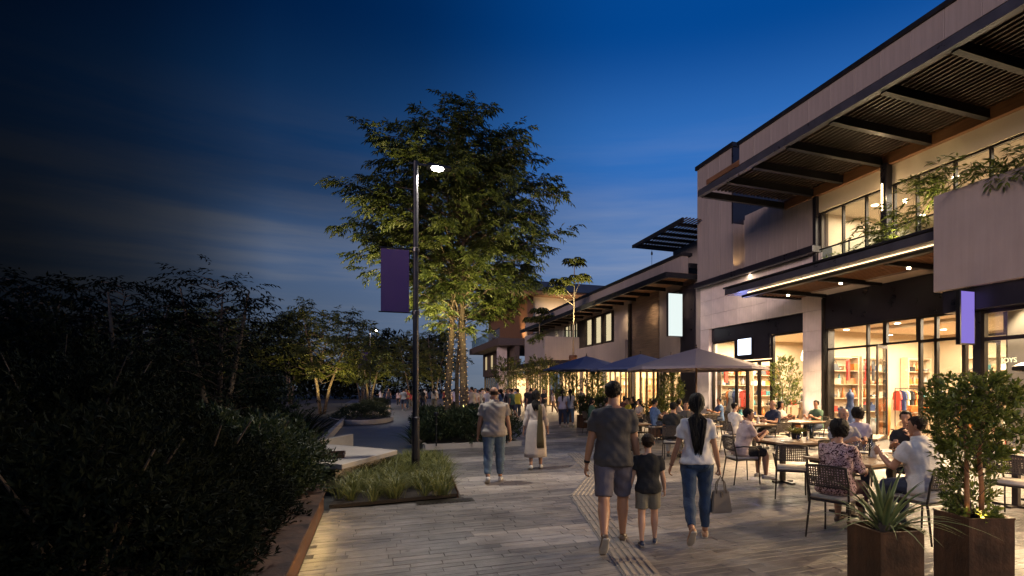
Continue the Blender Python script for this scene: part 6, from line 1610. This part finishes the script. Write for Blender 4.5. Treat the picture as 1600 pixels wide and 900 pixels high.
    if hk in ('short', 'bob', 'crop') and det < 2:
        for i in range(70):
            a0 = rs.uniform(-math.pi, math.pi); tl = hl(a0); t0 = tl+(top-tl)*rs.uniform(.05, .92); r0 = rs.uniform(.006, .010)*hs
            q0 = hp_(min(top, t0+.016), a0, th*hs*.7); q1 = hp_(t0, a0+rs.uniform(-.12, .12), th*hs*1.12); q2 = hp_(max(tl-.006, t0-.022), a0+rs.uniform(-.2, .2), th*hs*1.0)
            Hr.tube([q0, q1, q2], [r0*.6, r0, r0*.3], 5)
    out.append(('hair', [(Hr.v, Hr.f)], HAIR[wear.get('hairc', 'black')], 0, []))
    # --- clothes
    cvox = (.0105, .016, .03)[det]*max(.75, s); ease = .012*s
    if wear.get('top'):
        tp_ = wear['top']; hem = wear.get('hem', -.045)
        S_ = MB(); S_.rings(torso(ease+wear.get('loose', .004), hem, .303, wear.get('flare', .10)*H*.1))
        for k in 'LR': arm(S_, k, ease*.9+wear.get('loose', .004), {'short': .62, 'long': 1.96, 'cap': .42, 'roll': 1.05}[wear.get('sleeve', 'short')], .010 if wear.get('sleeve', 'short') in ('short', 'cap') else .004)
        S_.rings([ell(T(.300)+fw*-.006*H, X, fw, .060*H if sex == 'm' else .050*H, .042*H, 16), ell(T(.314 if sex == 'm' else .308)+fw*-.004*H, X, fw, .040*H if sex == 'm' else .036*H, .040*H if sex == 'm' else .034*H, 16)])
        ch = []
        if wear.get('collar'):
            C_ = MB()
            o0 = [ell(T(h)+fw*y*H, X, fw, w_*H, d_*H, 18) for h, w_, d_, y in ((.300, .046, .046, -.008), (.326, .040, .040, -.004), (.330, .043, .043, -.004), (.302, .056, .054, -.010))]
            C_.rings(o0, cap=False); ch.append(('collar', [(C_.v, C_.f)], tp_, 0, []))
        out.append(('shirt', [remesh(S_, cvox, 3)], tp_, wear.get('wr', .010)*s if det < 2 else 0, ch))
    if wear.get('skirt'):
        K_ = MB(); L0 = .09; end = wear.get('skirtlen', .36); rr = []
        for i in range(9):
            f = i/8; h = L0-(L0+end)*f; hw = (.098+.022*min(1, f*4)+.022*f)*H; r_ = [pel+v3(0, 0, h*H)+X*(hw*math.cos(a)*(1+.05*f*math.sin(a*7)))+v3(0, 1, 0)*((.080+.012*min(1, f*3)+.03*f)*H*math.sin(a)*(1+.06*f*math.sin(a*7))+.01*f) for a in [2*math.pi*q/28 for q in range(28)]]
            rr.append(r_)
        K_.rings(rr); out.append(('skirt', [(K_.v, K_.f)], wear['skirt'], .003*s, []))
    if wear.get('legs'):
        P_ = MB(); P_.rings(torso(ease*.8, -.06, .062))
        ln = wear.get('leglen', 1.9)
        for k in 'LR': leg(P_, k, ease*wear.get('legease', 1.), ln, wear.get('legtaper', 0))
        ch = []
        if wear.get('pocket'):
            for sd in (-1, 1):
                K2 = MB(); th_ = [math.radians(-90+sd*q) for q in (16, 24, 33, 42)]; G = []
                for h in (.012, -.004, -.022, -.036):
                    hw, hd, yo = (float(np.interp(h, [t[0] for t in tor], [t[i] for t in tor])) for i in (1, 2, 3)); belly = 1+(bulk-1)*1.2
                    for a in th_:
                        ca, sa = math.cos(a), math.sin(a); p = 2.3
                        for off_ in (ease*.8+.003, ease*.8+.0095):
                            G.append(T(h)+fw*yo*H+X*((hw*H*(.55+.45*bulk)+off_)*math.copysign(abs(ca)**(2/p), ca))+fw*((hd*H*belly+off_)*math.copysign(abs(sa)**(2/p), sa)))
                f_ = []
                for i in range(3):
                    for j in range(3):
                        q = lambda r_, c_, o_: (r_*4+c_)*2+o_
                        f_.append((q(i, j, 1), q(i+1, j, 1), q(i+1, j+1, 1), q(i, j+1, 1)))
                for i in range(3):
                    q = lambda r_, c_, o_: (r_*4+c_)*2+o_
                    f_ += [(q(i, 0, 0), q(i+1, 0, 0), q(i+1, 0, 1), q(i, 0, 1)), (q(i, 3, 0), q(i, 3, 1), q(i+1, 3, 1), q(i+1, 3, 0)), (q(0, i, 0), q(0, i, 1), q(0, i+1, 1), q(0, i+1, 0)), (q(3, i, 0), q(3, i+1, 0), q(3, i+1, 1), q(3, i, 1))]
                K2.add(G, f_); ch.append(('back_pocket', [(K2.v, K2.f)], wear['legs'], 0, []))
        out.append(('shorts' if ln < 1.2 else 'trousers', [remesh(P_, cvox, 3)], wear['legs'], .006*s if det < 2 else 0, ch))
    if wear.get('shoe'):
        for k in 'LR':
            a, ft = J['ank'+k], J['ft'+k]; sx = ft.cross(v3(0, 0, 1)).normalized(); dn = ft.cross(sx)
            if dn.z > 0: dn = -dn
            sb = a+dn*.072*s
            Q = [(-.068, .022, .030), (-.055, .032, .050), (-.01, .034, .060), (.04, .036, .052), (.10, .043, .034), (.15, .040, .026), (.185, .024, .016)]
            rg_ = [ell(sb+ft*x*s-dn*(.008+h*.5)*s, sx, dn, w_*s, h*s*.62, 14, 2.6) for x, w_, h in Q]
            Sh = MB().rings(rg_); sole = MB().rings([ell(sb+ft*x*s-dn*.004*s, sx, dn, (w_+.003)*s, .010*s, 14, 3) for x, w_, h in Q])
            if wear.get('ankle'): Sh.tube([a+v3(0, 0, .03), a+dn*.03*s], [.038*s, .040*s], 10)
            out.append(('shoe', [(Sh.v, Sh.f)], M_shoe[wear['shoe']], 0, [('sole', [(sole.v, sole.f)], M_sole if wear['shoe'] != 'black' else M_shoe['black'], 0, [])]))
    return out, J
def spawn(data, label, loc, rz, group=None, mats=None, name='person'):
    t = thing(name, label, 'person', loc, rz, group); seed = int(abs(loc[0])*37+abs(loc[1])*11)
    def rec(lst, par):
        for nm, ps, m, wr, ch in lst:
            o = rawmesh(nm, ps, m, par, wr, 1., seed); rec(ch, o)
    rec(data, t); return t
WALK1 = dict(hipL=-17, kneeL=26, footL=52, hipR=14, kneeR=6, footR=0, abdL=1.5, abdR=1.5)
def P(label, x, y, rz, H, sex, pose, wear, det=1, group=None):
    d, J = build_person(H, sex, pose, wear, det); t = spawn(d, label, (x, y, pose.get('z', 0)), R(rz), group); return t, J, Matrix.Translation((x, y, pose.get('z', 0))) @ Matrix.Rotation(R(rz), 4, 'Z')

# the family of three
mn, Jm, Mm = P('man in charcoal tee and mauve grey shorts walking away with the boy', 2.44, 5.42, -22, 1.82, 'm', dict(WALK1, armL=(4, 13, 12, .05), armR=(8, 11, 16, .05), yaw=-14, lean=2),
  dict(top=CL['charcoal'], legs=CL['mauve'], leglen=.93, legease=1.5, pocket=1, legtaper=.014, shoe='brown', hair='short', hairc='black', skin='tan', bulk=1.1, sleeve='short', loose=.008), 0)
wp = MB().tube([Jm['wrL'].lerp(Jm['elL'], a) for a in (.10, .2)], [.0335, .034], 12); rawmesh('wristband', [(wp.v, wp.f)], M_black, mn)
by, Jb, Mb = P('small boy in black tee, khaki shorts and navy sneakers', 2.80, 5.30, -24, 1.18, 'm', dict(hipL=-6, kneeL=8, footL=6, hipR=9, kneeR=8, footR=0, armL=(2, 16, 12, .05), armR=(6, 14, 22, .08)),
  dict(top=CL['black'], legs=CL['khaki'], leglen=.80, legease=1.7, legtaper=.012, shoe='navy', hair='short', hairc='brown', skin='light', bulk=1.05, loose=.012, head=1.24, hem=-.05), 0)
wm, Jw, Mw = P('woman in white tee and blue jeans with very long black hair', 3.42, 5.30, -26, 1.67, 'f', dict(WALK1, hipL=-15, kneeL=30, hipR=10, footL=50, armL=(6, 17, 12, .02), armR=(2, 13, 14, .0), gripR=1.0),
  dict(top=CL['white'], legs=CL['jeans'], leglen=1.90, legease=.95, pocket=1, shoe='tan', hair='long', hairlen=.50, hairc='black', skin='tan', bulk=1.02, sleeve='short', loose=.006, hem=-.012, flare=.12), 0)
bl = MB().tube([Jw['wrL'].lerp(Jw['elL'], a) for a in (.05, .09)], [.0285, .029], 12); rawmesh('bracelet', [(bl.v, bl.f)], mat('bracelet_leather', (.20, .08, .04), .6), wm)
# handbag held in her right hand
hp_w = Mw @ (Jw['wrR']+Jw['fdR']*.10)
hbg = thing('handbag', 'structured taupe handbag hanging from the woman in jeans', 'handbag', (hp_w.x, hp_w.y, hp_w.z), R(-10))
M_bag = mat('bag_leather', (.17, .135, .105), .5, 0, .15, 6, .1, 50)
bag = MB().add([(-.125, -.05, -.42), (.125, -.05, -.42), (.125, .05, -.42), (-.125, .05, -.42), (-.095, -.022, -.17), (.095, -.022, -.17), (.095, .022, -.17), (-.095, .022, -.17)], [(3, 2, 1, 0), (4, 5, 6, 7), (0, 1, 5, 4), (1, 2, 6, 5), (2, 3, 7, 6), (3, 0, 4, 7)])
part('bag_body', bag, M_bag, hbg, bevel=.012, seg=2)
for q in (-1, 1): part('strap', MB().tube([(-.06, q*.024, -.20), (-.045, q*.018, -.08), (0, 0, -.008), (.045, q*.018, -.08), (.06, q*.024, -.20)], .007, 8), M_bag, hbg, smooth=True)
part('clasp', MB().box((-.012, -.035, -.24), (.012, -.026, -.18)), M_steelc, hbg)
# couple ahead on the left
P('broad man in creased beige shirt and pale jeans walking left of centre', 2.04, 9.8, -12, 1.74, 'm', dict(hipL=-12, kneeL=14, footL=24, hipR=8, kneeR=5, armL=(4, 12, 14, .04), armR=(2, 12, 12, .04)),
  dict(top=CL['beige'], legs=CL['paleden'], leglen=1.98, legease=1.5, pocket=1, shoe='white', hair='bald', hairc='brown', skin='tan', bulk=1.32, sleeve='short', loose=.016, hem=-.055, flare=.16, collar=1, wr=.011), 0)
P('woman in long cream coat dress with brown panel and long dark hair', 3.2, 11.1, -14, 1.66, 'f', dict(hipL=-5, kneeL=8, footL=10, hipR=6, kneeR=4, armL=(-4, 14, 10, .03), armR=(6, 15, 12, .03)),
  dict(top=CL['cream'], skirt=CL['cream'], skirtlen=.38, shoe='white', hair='long', hairlen=.22, hairc='black', skin='tan', sleeve='long', loose=.006, hem=.03, flare=0), 0)
sc = MB().rings([ell(Vector((.085, -.155-.02*f, 1.36-.90*f)), Vector((1, 0, 0)), Vector((0, 1, 0)), .032+.055*f, .016, 12) for f in (0, .15, .3, .5, .7, .85, 1)])
so = rawmesh('long_scarf', [(sc.v, sc.f)], CL['olive'], None, .003); so.location = (3.2, 11.1, 0); so.rotation_euler = (0, 0, R(-14)); tag(so, 'long olive brown scarf down the back of the cream coat', 'scarf')

# seated diners
SIT = dict(sit=.487, hipL=86, kneeL=86, hipR=86, kneeR=86, abdL=6, abdR=6, lean=6)
def sitter(key, label, H, sex, pose, wear, det=1, back=.02):
    x, y, rz = SEATS[key]; p = dict(SIT); p.update(pose); dx, dy = math.sin(rz)*back, -math.cos(rz)*back
    return P(label, x+dx, y+dy, math.degrees(rz), H, sex, p, wear, det, 'diners seated on the terrace')
sitter('floral', 'seated diner with dark bob and pink floral blouse seen from behind', 1.64, 'f', dict(armL=(35, 10, 70, .2), armR=(32, 12, 60, .2), yaw=14, nod=4, lean=9),
  dict(top=CL['floral'], legs=CL['maroon'], leglen=1.7, legease=1.6, shoe='brown', hair='bob', hairc='black', skin='tan', bulk=1.18, sleeve='roll', loose=.02, hem=-.06), 0)
sitter('white', 'seated man in white short sleeved shirt seen from behind by the agave', 1.76, 'm', dict(armL=(40, 16, 95, .15), armR=(45, 10, 95, .3), yaw=22, lean=11, nod=3),
  dict(top=CL['white'], legs=CL['navy'], leglen=1.9, legease=1.3, shoe='black', hair='crop', hairc='brown', skin='tan', bulk=1.2, sleeve='short', loose=.018, hem=-.09, collar=1, wr=.006), 0)
sitter('bald', 'bald smiling man in white facing the nearest table', 1.76, 'm', dict(armL=(42, 8, 80, .35), armR=(42, 8, 80, .35), yaw=-8, lean=8),
  dict(top=CL['grey'], legs=CL['navy'], leglen=1.9, shoe='black', hair='bald', hairc='grey', skin='tan', bulk=1.1, sleeve='short', face=1), 0)
sitter('hidden', 'dark haired diner mostly hidden behind the white shirted man', 1.70, 'f', dict(armL=(45, 8, 110, .3), armR=(40, 8, 80, .3)),
  dict(top=CL['black'], legs=CL['navy'], leglen=1.9, shoe='black', hair='short', hairc='black', skin='tan'), 1)
sitter('pink', 'diner in pale pink blouse with clasped hands at the plant table', 1.68, 'f', dict(armL=(46, 4, 88, .42), armR=(46, 4, 88, .42), yaw=-22, nod=4, lean=14),
  dict(top=CL['pink'], legs=CL['black'], leglen=1.05, legease=1.4, shoe='white', hair='short', hairc='black', skin='tan', sleeve='short', loose=.014, collar=1, hem=-.06, bulk=1.08), 0)
sitter('greytee', 'seated diner in grey tee with dark hair facing the shop', 1.68, 'f', dict(armL=(35, 8, 70, .2), armR=(35, 10, 80, .2)),
  dict(top=CL['lilac'], legs=CL['navy'], leglen=1.9, shoe='black', hair='bob', hairc='black', skin='tan', sleeve='short', bulk=1.1, loose=.014), 1)
sitter('black', 'seated man in black shirt under the edge of the largest umbrella', 1.74, 'm', dict(armL=(35, 12, 70, .2), armR=(38, 12, 80, .2), yaw=-20, lean=9),
  dict(top=CL['black'], legs=CL['grey'], leglen=1.9, shoe='black', hair='short', hairc='black', skin='tan', sleeve='short', bulk=1.08), 1)
sitter('small1', 'small diner in white seen from behind near the shop doors', 1.62, 'm', dict(armL=(38, 8, 80, .2), armR=(38, 8, 80, .2), yaw=-15), dict(top=CL['white'], legs=CL['navy'], leglen=1.9, shoe='black', hair='short', skin='light'), 1)
sitter('small2', 'older balding man in dark clothes facing the small table', 1.74, 'm', dict(armL=(35, 8, 70, .3), armR=(35, 8, 70, .3)), dict(top=CL['navy'], legs=CL['black'], leglen=1.9, shoe='black', hair='bald', hairc='grey', skin='tan', face=1, bulk=1.1), 1)
sitter('mid3', 'diner with dark backpack straps on the far side of the middle table', 1.70, 'm', dict(armL=(38, 8, 80, .3), armR=(38, 8, 80, .3)), dict(top=CL['charcoal'], legs=CL['navy'], leglen=1.9, shoe='black', hair='short', skin='tan', face=1), 1)
sitter('yel1', 'diner in bright yellow top under the umbrellas', 1.66, 'f', dict(armL=(38, 8, 80, .3), armR=(38, 8, 80, .3)), dict(top=CL['yellow'], legs=CL['navy'], leglen=1.9, shoe='black', hair='short', skin='brown', face=1), 1)
sitter('yel2', 'diner in green facing the one in yellow', 1.66, 'f', dict(armL=(38, 8, 80, .3), armR=(38, 8, 80, .3)), dict(top=CL['green'], legs=CL['navy'], leglen=1.9, shoe='black', hair='tied', hairlen=.2, skin='tan'), 1)
sitter('far1', 'dark shirted diner at the far left table', 1.74, 'm', dict(armL=(38, 8, 80, .3), armR=(38, 8, 80, .3)), dict(top=CL['brown'], legs=CL['navy'], leglen=1.9, shoe='black', hair='short', skin='tan'), 1)
sitter('far2', 'long haired diner facing left at the far left table', 1.64, 'f', dict(armL=(38, 8, 80, .3), armR=(38, 8, 80, .3)), dict(top=CL['cream'], legs=CL['navy'], leglen=1.9, shoe='black', hair='long', hairlen=.25, skin='light', face=1), 1)
sitter('left2', 'diner half hidden behind the man in charcoal', 1.66, 'f', dict(armL=(38, 8, 80, .3), armR=(38, 8, 80, .3)), dict(top=CL['maroon'], legs=CL['navy'], leglen=1.9, shoe='black', hair='long', hairlen=.25, skin='light', face=1), 1)
sitter('umb1', 'diner in pale blue left of the umbrella pole', 1.68, 'm', dict(armL=(38, 8, 80, .3), armR=(38, 8, 80, .3)), dict(top=CL['blue'], legs=CL['navy'], leglen=1.9, shoe='black', hair='short', skin='tan'), 1)

# walkers further off: a few built figures, copied with clothes of their own
BASE = {}
for key, H, sex, pose, wear in (
  ('man', 1.75, 'm', dict(hipL=-14, kneeL=20, footL=30, hipR=13, kneeR=5, armL=(10, 10, 15, 0), armR=(-10, 10, 12, 0)), dict(top=CL['white'], legs=CL['navy'], leglen=1.93, shoe='black', hair='short', bulk=1.05)),
  ('woman', 1.66, 'f', dict(hipL=10, kneeL=5, hipR=-14, kneeR=18, footR=30, armL=(-6, 9, 12, 0), armR=(8, 9, 15, 0)), dict(top=CL['white'], legs=CL['jeans'], leglen=1.93, shoe='white', hair='tied', hairlen=.30)),
  ('shorts', 1.74, 'm', dict(hipL=14, kneeL=6, hipR=-14, kneeR=20, footR=30, armL=(-8, 12, 14, 0), armR=(10, 12, 14, 0)), dict(top=CL['white'], legs=CL['black'], leglen=.9, legease=1.8, shoe='white', hair='short', bulk=1.1)),
  ('stander', 1.70, 'f', dict(hipL=2, hipR=-2, armL=(25, 8, 70, .2), armR=(4, 9, 12, 0)), dict(top=CL['white'], legs=CL['black'], leglen=1.93, shoe='black', hair='long', hairlen=.25))):
    BASE[key] = build_person(H, sex, pose, wear, 2)[0]
BMESH = {}
def walker(key, x, y, rz, topc, legc, label, sc=1., group='people strolling along the promenade'):
    t = thing('person', label, 'person', (x, y, 0), R(rz), group); t.scale = (sc, sc, sc)
    for i, (nm, ps, m, wr, ch) in enumerate(BASE[key]):
        if (key, i) not in BMESH:
            o = rawmesh(nm, ps, m, None); BMESH[(key, i)] = o.data; bpy.data.objects.remove(o)
        o = link(nm, BMESH[(key, i)], t)
        if nm in ('shirt', 'shorts', 'trousers'):
            o.material_slots[0].link = 'OBJECT'; o.material_slots[0].material = CL[topc if nm == 'shirt' else legc]
walker('woman', 7.63, 22.3, -20, 'lilac', 'navy', 'left one of two women in pale tops walking away in dark jeans')
walker('woman', 8.10, 22.6, -18, 'white', 'paleden', 'right one of two women walking away, in light blue jeans', 1.02)
walker('man', 7.6, 32.0, -10, 'white', 'khaki', 'man in white shirt and tan trousers walking away')
walker('man', 7.7, 27.6, -10, 'black', 'black', 'man all in black walking away past the terrace', 1.0)
walker('stander', 9.6, 31.5, 150, 'black', 'khaki', 'person in black top standing by the far shops')
walker('man', 6.0, 30.5, -8, 'white', 'navy', 'man in white with dark trousers right of the tree trunk', 1.0)
walker('shorts', 5.5, 33.0, 10, 'grey', 'black', 'man in grey tee right behind the tree trunk')
walker('woman', 6.7, 34.5, 170, 'pink', 'navy', 'woman in pink walking towards the camera')
walker('man', 5.0, 36.0, 165, 'lilac', 'black', 'man in lilac shirt walking towards the camera')
walker('woman', 8.2, 37.5, -12, 'red', 'navy', 'woman in red beyond the man in white')
walker('stander', 9.0, 38.5, 90, 'maroon', 'black', 'woman in maroon standing near the small street trees')
walker('man', 10.2, 41, -10, 'blue', 'navy', 'man in blue before the balcony box')
walker('woman', 11.2, 34.6, 80, 'cream', 'brown', 'woman in cream passing the lit arcade')
walker('man', 12.6, 33.0, -20, 'charcoal', 'navy', 'man in charcoal at the lit arcade windows')
walker('stander', 9.0, 45.5, 30, 'white', 'black', 'woman in white far along the shopfronts')
walker('man', 7.4, 47, 175, 'brown', 'khaki', 'man in brown far along the shopfronts')
walker('shorts', 2.1, 43.6, -3, 'grey', 'navy', 'left one of the pair strolling away left of the lamp pole')
walker('man', 2.95, 43.4, -3, 'black', 'black', 'right one of the pair, all in dark, left of the lamp pole')
walker('shorts', 6.4, 46.5, -6, 'grey', 'black', 'man in grey tee and dark shorts right of the lamp pole')
walker('woman', 7.2, 47.5, -6, 'red', 'black', 'woman in red top right of the lamp pole')
walker('man', 7.5, 43.5, -6, 'green', 'black', 'man in green with dark trousers near the left trunk')
walker('stander', .6, 56, 40, 'white', 'navy', 'person in white by the island planting')
walker('man', 1.4, 60, 170, 'charcoal', 'navy', 'distant dark figure near the second lamp')
walker('woman', 4.2, 58, -5, 'pink', 'black', 'distant woman in pink on the promenade')
walker('man', 5.2, 62, -5, 'white', 'black', 'distant man in white on the promenade')
walker('shorts', 6.6, 66, 175, 'blue', 'khaki', 'distant man in blue coming this way')
walker('woman', 8.8, 58, -5, 'yellow', 'navy', 'distant woman in yellow near the far shops')
walker('man', 10.4, 55, -10, 'white', 'navy', 'distant man in white near the far shops')
walker('woman', 11.4, 60, 170, 'maroon', 'black', 'distant woman in maroon near the far shops')
walker('man', 12.2, 52, 20, 'grey', 'black', 'distant man in grey beside the far glazing')
walker('stander', 13.0, 45, -60, 'white', 'navy', 'woman in white looking into the far shop window')
walker('man', 3.4, 66, -5, 'brown', 'black', 'farthest man in brown on the promenade')
cr = random.Random(77); combos = [(a_, b_) for a_ in ('white', 'black', 'grey', 'blue', 'cream', 'red', 'lilac', 'charcoal', 'beige', 'pink', 'green', 'brown', 'maroon', 'yellow') for b_ in ('navy', 'black', 'khaki', 'jeans')]
cr.shuffle(combos); NM = {'navy': 'navy', 'black': 'black', 'khaki': 'khaki', 'jeans': 'denim'}
for k in range(56):
    tc_, lc_ = combos[k]; y_ = cr.uniform(27, 60) if k < 40 else cr.uniform(25, 36); x_ = cr.uniform(4.6, 13.0) if 11 < k < 40 else (cr.uniform(1.6, 5) if k < 12 else y_*cr.uniform(.155, .285))
    if y_ < 34 and x_ > 8.6: x_ -= 3.2
    if x_ < 4.4 and y_ < 40: y_ += 18
    key = cr.choice(('man', 'woman', 'shorts', 'stander', 'man', 'woman'))
    walker(key, x_, y_, cr.choice((-8, -12, 172, 160, -5, 40)), tc_, lc_, f'stroller in {tc_} top and {NM[lc_]} {"shorts" if key == "shorts" else "trousers"} in the far crowd', cr.uniform(.94, 1.04), 'far crowd on the promenade')
walker('stander', 18.6, 12.4, 100, 'navy', 'black', 'customer in navy standing inside the large shop', 1.0, 'people inside the shops')
walker('woman', 18.8, 19.6, 60, 'white', 'navy', 'customer in white inside the shop with a white screen', 1.0, 'people inside the shops')
walker('man', 19.0, 20.4, -120, 'charcoal', 'black', 'customer in charcoal inside the shop with a white screen', 1.0, 'people inside the shops')

BASE['sitter'] = build_person(1.68, 'm', dict(SIT, armL=(38, 8, 80, .3), armR=(38, 8, 80, .3)), dict(top=CL['white'], legs=CL['navy'], leglen=1.9, shoe='black', hair='short'), 2)[0]
BASE['sitter_f'] = build_person(1.62, 'f', dict(SIT, armL=(38, 8, 80, .3), armR=(34, 8, 95, .3)), dict(top=CL['white'], legs=CL['navy'], leglen=1.9, shoe='black', hair='long', hairlen=.25), 2)[0]
for key, kind, tc_, lab in (('e10', 'sitter', 'lilac', 'diner in lilac past the blue umbrella'), ('e11', 'sitter_f', 'black', 'long haired diner in black past the blue umbrella'), ('e12', 'sitter', 'maroon', 'diner in maroon past the blue umbrella'),
  ('e20', 'sitter_f', 'cream', 'long haired diner in cream by the shop doors'), ('e21', 'sitter', 'blue', 'diner in blue by the shop doors'), ('e31', 'sitter', 'green', 'diner in green before the stone pier'), ('e33', 'sitter_f', 'pink', 'long haired diner in pink before the stone pier'),
  ('e40', 'sitter', 'white', 'diner in white at the terrace end'), ('e41', 'sitter_f', 'red', 'long haired diner in red at the terrace end'), ('e42', 'sitter', 'charcoal', 'diner in charcoal at the terrace end')):
    x_, y_, rz_ = SEATS[key]; walker(kind, x_, y_, math.degrees(rz_), tc_, 'navy', lab, 1.0, 'diners seated on the terrace')

bpy.data.scenes.remove(WS)
